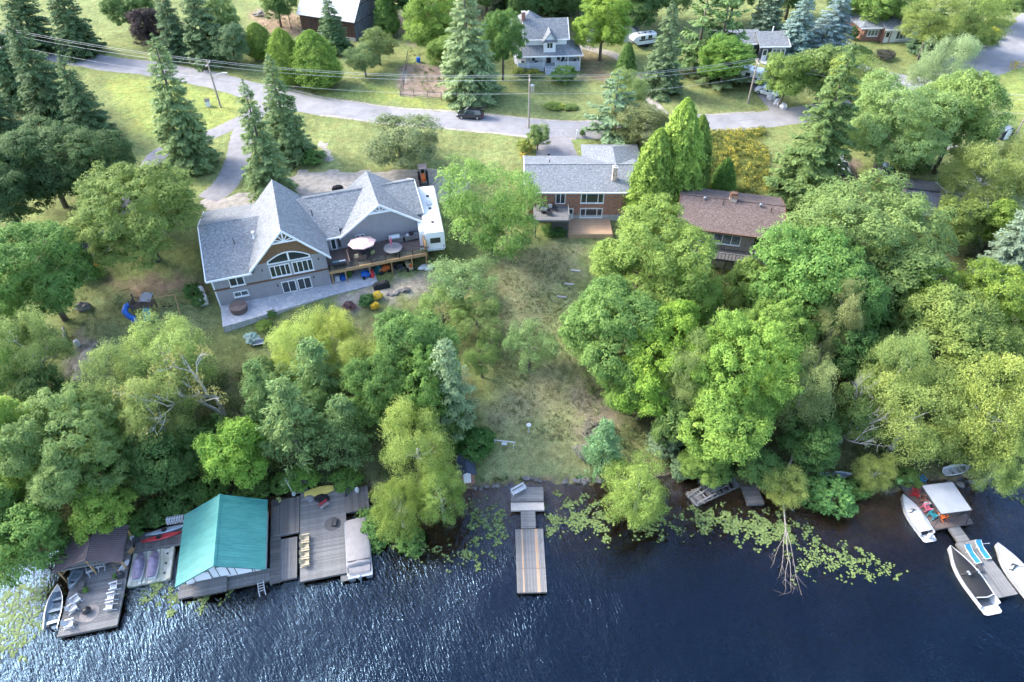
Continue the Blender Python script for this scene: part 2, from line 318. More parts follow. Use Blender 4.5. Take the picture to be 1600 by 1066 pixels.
# ---------------------------------------------------------------- ground
def inpoly(X, Y, poly):
    ins = np.zeros(X.shape, bool); d = np.full(X.shape, 1e9); n = len(poly)
    for i in range(n):
        x0, y0 = poly[i]; x1, y1 = poly[(i+1) % n]
        c = ((y0 > Y) != (y1 > Y)) & (X < (x1 - x0) * (Y - y0) / ((y1 - y0) if y1 != y0 else 1e-9) + x0); ins ^= c
        dx, dy = x1-x0, y1-y0; t = np.clip(((X-x0)*dx + (Y-y0)*dy) / (dx*dx+dy*dy+1e-9), 0, 1)
        d = np.minimum(d, np.hypot(X-x0-t*dx, Y-y0-t*dy))
    return np.where(ins, d, -d)
def gp(pts): return [tuple(G(x, y)[:2]) for x, y in pts]
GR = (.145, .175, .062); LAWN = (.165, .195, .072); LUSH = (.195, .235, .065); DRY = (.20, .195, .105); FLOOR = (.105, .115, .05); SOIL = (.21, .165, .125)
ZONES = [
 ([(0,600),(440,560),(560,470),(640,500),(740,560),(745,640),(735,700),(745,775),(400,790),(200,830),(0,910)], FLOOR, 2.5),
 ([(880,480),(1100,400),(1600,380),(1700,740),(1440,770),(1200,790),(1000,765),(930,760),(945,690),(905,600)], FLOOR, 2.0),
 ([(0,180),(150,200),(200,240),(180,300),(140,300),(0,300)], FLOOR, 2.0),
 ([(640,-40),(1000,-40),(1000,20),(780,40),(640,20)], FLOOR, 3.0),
 ([(500,190),(700,206),(832,216),(835,258),(700,268),(470,266),(485,215)], LAWN, 1.2),
 ([(165,116),(250,128),(370,150),(372,185),(330,215),(220,215),(170,140)], LUSH, 1.2),
 ([(330,250),(365,225),(372,255),(330,290),(300,270)], LAWN, 1.0),
 ([(540,40),(700,100),(800,130),(960,110),(990,180),(830,185),(700,178),(560,160),(420,120),(410,90)], LAWN, 2.0),
 ([(500,150),(620,160),(720,178),(720,172),(620,146),(500,140)], LUSH, 1.0),
 ([(1010,90),(1130,110),(1185,150),(1185,178),(1060,182),(1010,150)], LAWN, 1.5),
 ([(1550,110),(1650,90),(1650,240),(1580,230),(1570,170)], LUSH, 1.2),
 ([(1370,260),(1480,250),(1500,320),(1440,330)], LAWN, 1.5),
 ([(765,380),(905,378),(895,470),(872,505),(915,590),(942,675),(880,700),(790,690),(755,650),(775,570),(735,490)], (.19, .215, .09), 1.8),
 ([(770,640),(850,560),(900,570),(920,640),(860,660),(800,680),(765,670)], (.20, .20, .105), 1.6),
 ([(700,480),(800,440),(860,470),(850,520),(760,540)], (.195, .205, .10), 1.6),
 ([(850,600),(905,590),(930,650),(900,690),(855,660)], (.21, .205, .10), 1.2),
 ([(748,690),(870,640),(930,690),(930,752),(745,765)], (.19, .205, .09), 1.6),
 ([(770,395),(900,378),(900,440),(800,470),(760,450)], (.185, .19, .095), 1.2),
 ([(640,395),(760,420),(770,520),(660,480),(600,470)], (.18, .20, .08), 1.5),
 ([(150,430),(330,470),(340,520),(200,590),(100,590),(110,520)], (.165, .19, .08), 1.6),
 ([(170,440),(300,430),(310,455),(220,465)], (.19, .145, .09), .9),
 ([(120,520),(160,540),(140,590),(100,590)], (.19, .17, .14), .6),
 ([(625,100),(700,100),(700,152),(620,150)], SOIL, .4),
 ([(390,15),(480,20),(480,60),(400,50)], (.22, .165, .10), 1.5),
 ([(590,20),(690,25),(690,65),(640,70)], (.19, .155, .10), 1.5),
 ([(900,70),(960,80),(950,130),(905,120)], (.19, .165, .09), 1.2),
 ([(1290,255),(1330,250),(1350,290),(1280,300),(1240,300)], (.16, .12, .10), 1.0),
 ([(520,465),(680,420),(690,450),(600,475),(540,490)], (.26, .235, .18), .8),
 ([(1085,210),(1190,205),(1195,300),(1090,300)], (.12, .14, .035), 1.0),
 ([(900,600),(950,600),(960,700),(905,690)], (.185, .165, .105), .8),
 ([(575,130),(625,140),(625,160),(570,156)], LUSH, .6),
]
gx = np.concatenate([np.array([-1500, -800, -400, -250, -180, -150]), np.arange(-135, 135.1, .75), np.array([150, 180, 250, 400, 800, 1500])])
gy = np.concatenate([np.array([-1500, -800, -400, -200, -100, -40, 0]), np.arange(15, 190.1, .75), np.array([200, 215, 240, 300, 420, 700, 1500])])
XX, YY = np.meshgrid(gx, gy); ZZ = H(XX, YY)
wob = .9 * np.sin(XX * .9 + 1.7 * np.sin(YY * .35)) * np.sin(YY * .8 + 1.1 * np.sin(XX * .4)) + .6 * np.sin(XX * 2.1 + YY * 1.3)
col = np.empty(XX.shape + (4,)); col[..., 3] = 1; col[..., :3] = GR
fine = (np.abs(XX) < 140) & (YY > 10) & (YY < 195)
xf, yf, wf = XX[fine], YY[fine], wob[fine]
cf = col[fine]
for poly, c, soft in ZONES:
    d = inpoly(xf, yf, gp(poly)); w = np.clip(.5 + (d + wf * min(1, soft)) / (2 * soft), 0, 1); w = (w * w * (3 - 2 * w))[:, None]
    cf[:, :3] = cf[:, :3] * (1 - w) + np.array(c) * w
t = yf - shore_y(xf)
for lo, hi, c in ((-80, .1, (.20, .135, .075)), (.1, .42, (.12, .10, .07))):
    k = (t >= lo) & (t < hi); cf[k, :3] = c
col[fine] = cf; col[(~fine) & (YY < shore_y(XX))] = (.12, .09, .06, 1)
def grid_mesh(name, XX, YY, ZZ, col=None):
    a, b = XX.shape; V = np.stack([XX, YY, ZZ], -1).reshape(-1, 3); i = np.arange(a * b).reshape(a, b)
    Q = np.stack([i[:-1, :-1], i[:-1, 1:], i[1:, 1:], i[1:, :-1]], -1).reshape(-1, 4)
    me = fast_mesh(name, V, Q); me.polygons.foreach_set('use_smooth', np.ones(len(Q), bool))
    if col is not None:
        at = me.color_attributes.new('zone', 'FLOAT_COLOR', 'POINT'); at.data.foreach_set('color', col.reshape(-1).astype(np.float32))
    return me
def fast_mesh(name, V, Q, tint=None):
    k = Q.shape[1]; me = bpy.data.meshes.new(name); me.vertices.add(len(V)); me.vertices.foreach_set('co', np.ascontiguousarray(V, np.float32).ravel())
    me.loops.add(Q.size); me.loops.foreach_set('vertex_index', np.ascontiguousarray(Q, np.int32).ravel())
    me.polygons.add(len(Q)); me.polygons.foreach_set('loop_start', np.arange(0, Q.size, k, dtype=np.int32))
    me.update(calc_edges=True); me.validate()
    if tint is not None:
        at = me.attributes.new('tint', 'FLOAT', 'FACE'); at.data.foreach_set('value', tint.astype(np.float32))
    return me
def groundmat():
    m, t, b, N, L = newmat('ground_cover')
    at = N('ShaderNodeAttribute'); at.attribute_name = 'zone'; tc = N('ShaderNodeTexCoord'); out = at.outputs['Color']
    for sc, lo, hi, det in ((.22, .75, 1.25, 5), (1.3, .66, 1.36, 9), (7.0, .5, 1.55, 8)):
        nz = N('ShaderNodeTexNoise'); nz.inputs['Scale'].default_value = sc; nz.inputs['Detail'].default_value = det; nz.inputs['Roughness'].default_value = .65; L(tc.outputs['Object'], nz.inputs['Vector'])
        mr = N('ShaderNodeMapRange'); mr.inputs['From Min'].default_value = .3; mr.inputs['From Max'].default_value = .7; mr.inputs['To Min'].default_value = lo; mr.inputs['To Max'].default_value = hi; L(nz.outputs['Fac'], mr.inputs['Value'])
        mx = N('ShaderNodeMix'); mx.data_type = 'RGBA'; mx.blend_type = 'MULTIPLY'; mx.inputs[0].default_value = 1; L(out, mx.inputs[6]); L(mr.outputs[0], mx.inputs[7]); out = mx.outputs[2]
    n3 = N('ShaderNodeTexNoise'); n3.inputs['Scale'].default_value = .55; n3.inputs['Detail'].default_value = 8; n3.inputs['Roughness'].default_value = .7; L(tc.outputs['Object'], n3.inputs['Vector'])
    m3 = N('ShaderNodeMapRange'); m3.inputs['From Min'].default_value = .35; m3.inputs['From Max'].default_value = .68; m3.inputs['To Min'].default_value = .515; m3.inputs['To Max'].default_value = .465; L(n3.outputs['Fac'], m3.inputs['Value'])
    hs = N('ShaderNodeHueSaturation'); L(out, hs.inputs['Color']); L(m3.outputs[0], hs.inputs['Hue'])
    L(hs.outputs[0], b.inputs['Base Color']); b.inputs['Roughness'].default_value = .95; b.inputs['Specular IOR Level'].default_value = .15
    bp = N('ShaderNodeBump'); bp.inputs['Strength'].default_value = .7; bp.inputs['Distance'].default_value = .12; L(nz.outputs['Fac'], bp.inputs['Height']); L(bp.outputs[0], b.inputs['Normal'])
    return m
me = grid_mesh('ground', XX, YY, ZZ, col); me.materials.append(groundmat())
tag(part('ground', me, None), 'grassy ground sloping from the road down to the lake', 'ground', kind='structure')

# ---------------------------------------------------------------- lake: a closed body of tea-coloured water with a wind-rippled top
def watermat():
    m, t, b, N, L = newmat('lake_water'); t.nodes.remove(b)
    tc = N('ShaderNodeTexCoord')
    wn = N('ShaderNodeTexNoise'); wn.inputs['Scale'].default_value = .055; wn.inputs['Detail'].default_value = 2; L(tc.outputs['Object'], wn.inputs['Vector'])
    vm = N('ShaderNodeVectorMath'); vm.operation = 'SCALE'; vm.inputs['Scale'].default_value = 9.0; L(wn.outputs['Color'], vm.inputs[0])
    va = N('ShaderNodeVectorMath'); L(tc.outputs['Object'], va.inputs[0]); L(vm.outputs[0], va.inputs[1])
    hs = []
    for rot, sc, st, det in ((-36, 2.9, (2.0, .42, 1), 2.5), (-52, 6.2, (1.7, .5, 1), 3.0), (-15, .7, (1.6, .6, 1), 2.0)):
        mp = N('ShaderNodeMapping'); mp.vector_type = 'POINT'; mp.inputs['Rotation'].default_value = (0, 0, R(rot)); L(va.outputs[0], mp.inputs['Vector'])
        m2 = N('ShaderNodeMapping'); m2.inputs['Scale'].default_value = st; L(mp.outputs[0], m2.inputs['Vector'])
        nz = N('ShaderNodeTexNoise'); nz.inputs['Scale'].default_value = sc; nz.inputs['Detail'].default_value = det; nz.inputs['Roughness'].default_value = .5; L(m2.outputs[0], nz.inputs['Vector']); hs.append(nz.outputs['Fac'])
    def mul(a, k):
        q = N('ShaderNodeMath'); q.operation = 'MULTIPLY'; L(a, q.inputs[0]); q.inputs[1].default_value = k; return q.outputs[0]
    def add(a, c):
        q = N('ShaderNodeMath'); L(a, q.inputs[0]); L(c, q.inputs[1]); return q.outputs[0]
    hh = add(add(mul(hs[0], .088), mul(hs[1], .038)), mul(hs[2], .07))
    mw = N('ShaderNodeMapping'); mw.inputs['Rotation'].default_value = (0, 0, R(25)); mw.inputs['Scale'].default_value = (.5, 1.6, 1); L(va.outputs[0], mw.inputs['Vector'])
    wl = N('ShaderNodeTexNoise'); wl.inputs['Scale'].default_value = .075; wl.inputs['Detail'].default_value = 3; L(mw.outputs[0], wl.inputs['Vector'])
    wr = N('ShaderNodeMapRange'); wr.inputs['From Min'].default_value = .36; wr.inputs['From Max'].default_value = .62; wr.inputs['To Min'].default_value = .72; wr.inputs['To Max'].default_value = 1.2; L(wl.outputs['Fac'], wr.inputs['Value'])
    bp = N('ShaderNodeBump'); bp.inputs['Strength'].default_value = 1.0; L(wr.outputs[0], bp.inputs['Distance']); L(hh, bp.inputs['Height'])     # wind lanes and calmer patches
    fr = N('ShaderNodeFresnel'); fr.inputs['IOR'].default_value = 1.52; L(bp.outputs[0], fr.inputs['Normal'])
    gl = N('ShaderNodeBsdfGlossy'); gl.inputs['Roughness'].default_value = .17; gl.inputs['Color'].default_value = (.42, .68, 1, 1); L(bp.outputs[0], gl.inputs['Normal'])
    tr = N('ShaderNodeBsdfTransparent')
    ms = N('ShaderNodeMixShader'); L(fr.outputs[0], ms.inputs[0]); L(tr.outputs[0], ms.inputs[1]); L(gl.outputs[0], ms.inputs[2])
    ab = N('ShaderNodeVolumeAbsorption'); ab.inputs['Color'].default_value = (.52, .42, .22, 1); ab.inputs['Density'].default_value = 1.5
    o = t.nodes['Material Output']; L(ms.outputs[0], o.inputs['Surface']); L(ab.outputs[0], o.inputs['Volume']); return m
mb = MB().box(-1400, 1400, -1400, 70, -9, 0)
o = tag(part('lake', mb, watermat()), 'dark rippled lake water along the shore', 'lake', kind='structure')

# ---------------------------------------------------------------- roads and yards, draped 4 cm over the ground
def smooth_path(pts, n=10):
    pts = [np.array(p, float) for p in pts]; out = []
    q = [2*pts[0]-pts[1]] + pts + [2*pts[-1]-pts[-2]]
    for i in range(1, len(q)-2):
        for k in range(n):
            t = k / n; a, b, c, d = q[i-1], q[i], q[i+1], q[i+2]
            out.append(.5*((2*b)+(-a+c)*t+(2*a-5*b+4*c-d)*t*t+(-a+3*b-3*c+d)*t**3))
    out.append(pts[-1]); return out
def strip(name, px, width, m, label, cat, lift=.04, cross=8, wob=.12):
    path = smooth_path([G(x, y)[:2] for x, y in px], 14); rows = []
    for i, p in enumerate(path):
        d = path[min(i+1, len(path)-1)] - path[max(i-1, 0)]; d = d / np.linalg.norm(d); n = np.array([-d[1], d[0]])
        w = width(i / (len(path)-1)) if callable(width) else width; row = []
        for j in range(cross+1):
            s = (j / cross - .5) * w
            if j in (0, cross): s += wob * sin(i * 1.7 + j) * sin(i * .61)
            q = p + n * s; z = gz(*q) + lift + (0 if 0 < j < cross else -.06)
            row.append((q[0], q[1], z))
        rows.append(row)
    return tag(part(name, MB().grid(rows), m, smooth=True), label, cat, kind='structure')
def yard(name, px, m, label, cat, lift=.025, step=.7, irregular=.5):
    poly = gp(px); xs = [p[0] for p in poly]; ys = [p[1] for p in poly]
    ax = np.arange(min(xs)-1, max(xs)+1, step); ay = np.arange(min(ys)-1, max(ys)+1, step); A, B = np.meshgrid(ax, ay)
    d = inpoly(A, B, poly) + irregular * np.sin(A * 1.3 + np.sin(B)) * np.sin(B * 1.1); Z = H(A, B) + np.where(d > 0, lift, -.15)
    Z = np.where(d > -step * 1.5, Z, Z - 1)
    i = np.arange(A.size).reshape(A.shape); Q = np.stack([i[:-1, :-1], i[:-1, 1:], i[1:, 1:], i[1:, :-1]], -1).reshape(-1, 4)
    keep = (d.ravel()[Q] > -step * .2).any(1); me = fast_mesh(name, np.stack([A, B, Z], -1).reshape(-1, 3), Q[keep]); me.materials.append(m)
    me.polygons.foreach_set('use_smooth', np.ones(len(me.polygons), bool))
    return tag(part(name, me, None), label, cat, kind='structure')
strip('road', [(-60,60),(60,78),(140,95),(250,109),(330,124),(410,145),(480,163),(560,174),(650,184),(740,191),(830,200),(930,203),(1000,201),(1090,193),(1180,188),(1260,178),(1340,160),(1430,130),(1520,95),(1580,60),(1640,20),(1690,-25)],
      lambda t: 6.2 + (2.5 if t > .93 else 0), m_asph, 'pale grey asphalt road crossing the upper picture', 'road')
strip('road_shoulder', [(500,180),(560,187),(650,197),(740,205),(830,214),(900,217)], 1.0, m_gravel, 'thin gravel shoulder below the road', 'shoulder', .02, 4, .25)
strip('road_shoulder', [(420,132),(490,149),(560,160),(650,171),(740,177),(830,186),(930,189),(1000,187),(1090,180),(1180,175)], .9, m_gravel, 'thin gravel shoulder above the road', 'shoulder', .02, 4, .3)
strip('road_junction', [(1500,110),(1530,98),(1556,90),(1600,80),(1650,76)], 11, m_asph, 'wide grey asphalt bend at the right edge', 'road', .055)
strip('road_seam', [(140,94),(250,108),(330,123),(410,144),(480,162),(560,173),(650,183),(740,190),(830,199),(930,202),(1000,200),(1090,192),(1180,187)], .13, M('road_tar', (.13, .13, .135), (.19, .185, .19), 1.5), 'dark tar seam along the middle of the road', 'road', .06, 2, .05)
for k, (x, y) in enumerate(((300,117),(520,168),(610,179),(690,186),(780,194),(900,202),(960,202),(1120,191))): strip('road_crack', [(x - 3, y - 11), (x + 2, y - 3), (x - 1, y + 4), (x + 4, y + 12)], .11, bpy.data.materials['road_tar'], 'dark filled crack across the road, number %d from the left' % (k + 1), 'road', .06, 2, .03)
strip('driveway', [(420,160),(392,185),(378,215),(371,250),(352,288),(325,312)], 4.2, m_asph2, 'curving asphalt driveway beside the grey lodge house', 'driveway')
strip('side_lane', [(395,178),(352,200),(300,222),(250,240),(215,300),(160,380),(118,408)], 3.4, m_asph2, 'narrow lane between the spruces at left', 'driveway', .05)
yard('parking_pad', [(100,395),(138,362),(150,395),(118,415)], m_blackasph, 'fresh black asphalt pad by the parked white cars', 'driveway', .06, .5, .05)
strip('brick_house_driveway', [(862,208),(866,225),(873,256)], lambda t: 5.6 + 2.0 * t, m_asph2, 'asphalt driveway behind the brick house', 'driveway')
strip('brown_house_driveway', [(1055,204),(1070,230),(1083,262),(1086,296)], 3.2, m_asph2, 'asphalt driveway behind the brown roofed house', 'driveway')
strip('gravel_lane', [(1490,232),(1462,212),(1452,188),(1448,170),(1440,140)], 2.6, m_gravel, 'pinkish gravel lane between the poplars', 'driveway')
strip('upper_house_driveway', [(1440,128),(1350,106),(1325,85),(1318,66)], 3.4, m_asph2, 'driveway below the hip roofed brick bungalow', 'driveway', .03)
strip('trailer_driveway', [(1225,180),(1200,150),(1180,128),(1150,108)], 3.6, m_asph2, 'driveway with the parked travel trailer', 'driveway')
strip('farm_driveway', [(1045,190),(1010,150),(975,95),(930,78),(900,72)], 2.6, m_gravel, 'pale driveway right of the white farmhouse', 'driveway')
yard('gravel_yard', [(310,315),(380,300),(440,285),(465,266),(600,266),(725,264),(735,290),(700,320),(640,300),(560,310),(430,320),(330,350)], m_gravel, 'pale gravel yard behind the grey lodge house', 'yard')
yard('parking_area', [(1262,240),(1300,230),(1330,262),(1290,300),(1235,300)], m_dirt, 'brown dirt parking among the trees', 'yard')
yard('gravel_apron', [(495,220),(512,222),(528,250),(505,254)], m_gravel, 'bare gravel patch beside the spruces', 'yard', .02, .5, .3)
yard('boat_track', [(118,560),(150,530),(158,534),(128,600),(110,600)], m_gravel, 'worn track leading down through the left lawn', 'path', .02, .5, .3)
# ---------------------------------------------------------------- trees: leaf clouds shared between alike trees, colour and size per tree
def unit(v): return v / (np.linalg.norm(v, axis=-1, keepdims=True) + 1e-9)
def leaf_quads(c, n, size, aspect=.55, g=None, t=None, fold=.25):
    g = g or rng; N = len(c); n = unit(n)
    if t is None: t = g.normal(size=(N, 3))
    t = unit(t - n * (t * n).sum(1, keepdims=True)); b = np.cross(n, t); s = np.asarray(size).reshape(-1, 1) * np.ones((N, 1))
    V = np.stack([c + t * s, c + b * s * aspect - n * s * fold, c - t * s * .9, c - b * s * aspect - n * s * fold], 1).reshape(-1, 3)
    return V, np.arange(4 * N).reshape(N, 4)
def clump_cloud(cen, rad, per, size, g, flat=.75, up=.5, jit=.5, aspect=.55, tintbase=None, out=None, droop=0.0):
    N = len(cen); c = np.repeat(cen, per, 0); r = np.repeat(rad, per)[:, None]
    d = unit(g.normal(size=(N * per, 3))); d[:, 2] = np.where(d[:, 2] < -.25, -d[:, 2], d[:, 2])
    p = c + d * r * (.74 + .24 * np.abs(g.normal(size=(N * per, 1)))) * np.array([1, 1, flat])
    o = np.repeat(out, per, 0) if out is not None else 0
    if droop: p[:, 2] -= droop * g.uniform(0, 1, N * per) ** 2 * np.repeat(rad, per)
    n = d * .8 + o * .5 + np.array([0, 0, up]) + g.normal(size=d.shape) * jit
    tb = np.repeat(tintbase if tintbase is not None else g.uniform(.3, .7, N), per)
    tint = np.clip(tb + g.normal(size=N * per) * .13, 0, 1)
    V, Q = leaf_quads(p, n, g.uniform(.7, 1.25, N * per) * size, aspect, g)
    return V, Q, tint
def merge(parts):
    V = []; Q = []; T = []; o = 0
    for v, q, t in parts: V.append(v); Q.append(q + o); T.append(t); o += len(v)
    return np.concatenate(V), np.concatenate(Q), np.concatenate(T)
def crown_surface(g, R0, RZ, ZC, lobes, n, lo=-.55, lobe_r=(.36, .52), spread=.62):
    """clump centres on the outside of a union of lobes (an uneven crown)"""
    lz = np.concatenate([g.uniform(-.72, -.25, lobes - 2 * (lobes // 3)), g.uniform(-.3, .35, lobes // 3), g.uniform(.3, .95, lobes // 3)]); la = np.arange(lobes) * 2.399 + g.normal(size=lobes) * .35
    L = np.stack([np.cos(la) * np.sqrt(1 - lz * lz), np.sin(la) * np.sqrt(1 - lz * lz), lz], 1)
    lc = L * np.array([R0, R0, RZ]) * g.uniform(spread * .8, spread * 1.1, (lobes, 1)); lr = g.uniform(*lobe_r, lobes) * R0
    lc = np.concatenate([lc, [[0, 0, RZ * .35]]]); lr = np.append(lr, R0 * .5)
    k = g.integers(0, len(lc), n * 5); d = unit(g.normal(size=(n * 5, 3)))
    p = lc[k] + d * lr[k][:, None] * np.array([1, 1, .85])
    dist = np.linalg.norm((p[:, None] - lc[None]) / np.array([1, 1, .85]), axis=2) / lr[None]
    ok = (dist > .97).all(1) & (p[:, 2] > lo * RZ) & ((d[:, 2] > -.7))
    p, d, k = p[ok][:n], d[ok][:n], k[ok][:n]
    p = p * g.uniform(.9, 1.1, (len(p), 1)); p[:, 2] += ZC
    return p, d, k, lc + np.array([0, 0, ZC])
def limbs(targets, trunk_h, r0, g, m=5):
    b = MB(); top = Vector((0.15, .1, trunk_h)); b.tube([(0, 0, -1.2), (.03, 0, trunk_h * .35), (.1, .05, trunk_h * .7), top], [r0 * 1.25, r0, r0 * .85, r0 * .6], 8)
    for q in targets:
        s = Vector((.05, .03, trunk_h * random.uniform(.45, .95))); q = s.lerp(Vector(q), .78); mid = s.lerp(q, .5) + Vector((0, 0, .35))
        b.tube([s, mid, q], r0 * .42, m, r0 * .08)
        for _ in range(3):
            e = q + Vector((random.uniform(-1, 1), random.uniform(-1, 1), random.uniform(.0, .9))) * 1.1; b.tube([mid.lerp(q, .6), e], r0 * .14, 4, r0 * .03)
    return b
SPEC = {}                                          # species -> variants of (crown mesh, trunk mesh)
def reg(sp, V, Q, T, trunk, mt, ml): 
    me = fast_mesh(sp + '_crown', V, Q, T); me.materials.append(ml); SPEC.setdefault(sp, []).append((me, trunk.mesh(sp + '_trunk', mt, True)))
# canonical broadleaf: crown radius 5, height 12, crown centre 7.4
def broadleaf(sp, seed, n, per, size, lobes=13, crad=.62, mt=None, lo=-.98, RZ=5.2, flat=.75, up=.5, jit=.5, aspect=.6, lr=(.36, .5), spread=.62, droop=0.0, inner=.12, nl=9):
    g = np.random.default_rng(seed); p, d, k, lc = crown_surface(g, 5.0, RZ, 6.7, lobes, n, lo, lr, spread)
    lt = g.uniform(.25, .75, len(lc)); tb = np.clip(lt[k] * .6 + g.uniform(0, .4, len(k)), 0, 1)
    parts = [clump_cloud(p, g.uniform(.65, 1.25, len(p)) * crad, per, size, g, flat, up, jit, aspect, tb, d, droop)]
    ni = int(len(p) * inner)
    if ni:
        q = p[g.integers(0, len(p), ni)].copy(); q = np.array([0, 0, 6.7]) + (q - np.array([0, 0, 6.7])) * g.uniform(.5, .85, (ni, 1))
        parts.append(clump_cloud(q, np.full(ni, crad * 1.3), max(6, per // 2), size * 1.2, g, .8, .3, .9, aspect, np.full(ni, .4), None))
    reg(sp, *merge(parts), limbs(lc[:nl], 6.4, .30, g), mt or m_bark, m_leaf)
for s in (1, 2, 3, 15): broadleaf('maple', s, 560, 80, .125, 19, .7, jit=.5, lr=(.28, .46), spread=.68)
for s in (18, 19): broadleaf('oak', s, 950, 62, .095, 30, .5, jit=.5, lr=(.2, .36), spread=.76)
for s in (4, 5, 16): broadleaf('small_maple', s, 260, 64, .19, 13, .95, jit=.5, lr=(.28, .46), spread=.68)
for s in (6, 7, 8, 17): broadleaf('birch', s, 400, 74, .105, 19, .8, m_birch, -1, 5.2, 1.1, .2, .9, .5, (.2, .36), .78, .8, .05, 14)
for s in (9, 10): broadleaf('ash', s, 320, 74, .125, 14, .85, None, -1, 5.2, .6, .6, .7, .45, (.26, .4), .75, .3, .08)
for s in (11, 12): broadleaf('apple', s, 330, 62, .15, 13, .78, None, -.95, 4.8, .9, .3, .9, .5, (.24, .38), .72, .2, .15)
for s in (13, 14): broadleaf('sparse', s, 240, 52, .14, 14, .8, None, -.9, 4.5, .8, .3, .9, .5, (.2, .3), .85, .2, .0)
# canonical shrub: radius 1, height 1.5
def shrub(sp, seed, n, per, size, ml=None):
    g = np.random.default_rng(seed); p, d, k, lc = crown_surface(g, .85, .75, .78, 7, n, -.95, (.4, .55), .5)
    V, Q, T = clump_cloud(p, g.uniform(.10, .2, len(p)), per, size, g, .9, .4, .6, .6, None, d); b = MB()
    for q in lc[:5]: b.tube([(0, 0, -.2), (q[0]*.4, q[1]*.4, .4), tuple(q)], .03, 5, .01)
    reg(sp, V, Q, T, b, m_bark, ml or m_leaf)
for s in (21, 22): shrub('shrub', s, 130, 22, .07)
# spruce: height 14, radius 3.2
def spruce(sp, seed, Hh=14.0, R0=3.2, levels=44, nb=12, dens=74, droop=.35, blade=.105, ragged=.22, bare=.05, pw=.66):
    g = np.random.default_rng(seed); cs = []; ns = []; ts = []; tn = []; sz = []
    for i in range(levels):
        f = i / (levels - 1); z = Hh * (bare + (1 - bare) * f); r = R0 * (1 - f) ** pw + .12
        for k in range(max(4, int(nb * (1 - f * .5)))):
            a = 2 * pi * g.random(); rr = r * g.uniform(1 - ragged, 1 + ragged * .6); m = max(5, int(dens * rr / R0) + 4)
            s = g.uniform(.12, 1, m) ** .7 * rr; dr = droop * (1 - f * .6); zz = z - dr * s + .10 * (s / (rr + .01)) ** 3 * rr
            wdt = .34 * (rr - s * .72) * g.uniform(-1, 1, m) * .9; ca, sa = cos(a), sin(a)
            c = np.stack([ca * s - sa * wdt, sa * s + ca * wdt, zz - .12 * np.abs(wdt) + g.normal(size=m) * .06], 1); cs.append(c)
            n = np.stack([np.full(m, ca * .45), np.full(m, sa * .45), np.ones(m)], 1) + g.normal(size=(m, 3)) * .42; ns.append(n)
            t = np.stack([ca - sa * np.sign(wdt) * .7, sa + ca * np.sign(wdt) * .7, np.full(m, -.35)], 1) + g.normal(size=(m, 3)) * .3; ts.append(t)
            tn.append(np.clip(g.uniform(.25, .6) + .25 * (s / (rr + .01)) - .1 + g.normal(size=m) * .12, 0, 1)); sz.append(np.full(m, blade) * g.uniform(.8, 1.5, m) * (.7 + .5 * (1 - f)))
    c = np.concatenate(cs); V, Q = leaf_quads(c, np.concatenate(ns), np.concatenate(sz) * 1.7, .36, g, np.concatenate(ts), .1)
    b = MB(); b.tube([(0, 0, -1), (0, 0, Hh * .5), (0, 0, Hh * .99)], [.26, .16, .02], 8)
    reg(sp, V, Q, np.concatenate(tn), b, m_bark, m_needle)
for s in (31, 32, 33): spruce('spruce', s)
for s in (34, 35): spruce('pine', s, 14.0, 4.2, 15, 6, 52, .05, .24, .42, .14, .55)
# cedar: height 10, radius 2.2, upright sprays
def cedar(sp, seed, Hh, R0, n, pw, bl=.2):
    g = np.random.default_rng(seed); f = g.random(n) ** 1.25; a = g.uniform(0, 2 * pi, n)
    lob = 1 + .13 * np.sin(a * 4 + 2 * np.sin(f * 11)) * np.sin(f * 19 + 2 * np.sin(a * 3)) + .12 * np.sin(a * 9 + 1.7 * np.sin(f * 27)) * np.sin(f * 43 + 1.5 * np.sin(a * 5)) + .05 * np.sin(a * 23) * np.sin(f * 90)
    r = R0 * (1 - f ** pw) ** .62 * lob * (g.uniform(.78, 1.04, n) + .1 * np.abs(g.normal(size=n)) * (g.random(n) < .3)); r = np.minimum(r, R0 * (.45 + f * 4))
    c = np.stack([r * np.cos(a), r * np.sin(a), .25 + f * (Hh - .3)], 1); o = np.stack([np.cos(a), np.sin(a), np.full(n, .35)], 1)
    t = np.stack([np.cos(a) * .35, np.sin(a) * .35, np.ones(n)], 1) + g.normal(size=(n, 3)) * .25
    V, Q = leaf_quads(c, o + g.normal(size=(n, 3)) * .75, g.uniform(.7, 1.4, n) * bl, .4, g, t, .15)
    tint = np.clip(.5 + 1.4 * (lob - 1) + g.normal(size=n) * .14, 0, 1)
    b = MB(); b.tube([(0, 0, -.8), (0, 0, Hh * .9)], .16, 6, .03); reg(sp, V, Q, tint, b, m_bark, m_needle)
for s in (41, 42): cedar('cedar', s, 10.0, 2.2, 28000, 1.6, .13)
for s in (43,): cedar('round_cedar', s, 10.0, 4.2, 26000, 2.6, .17)
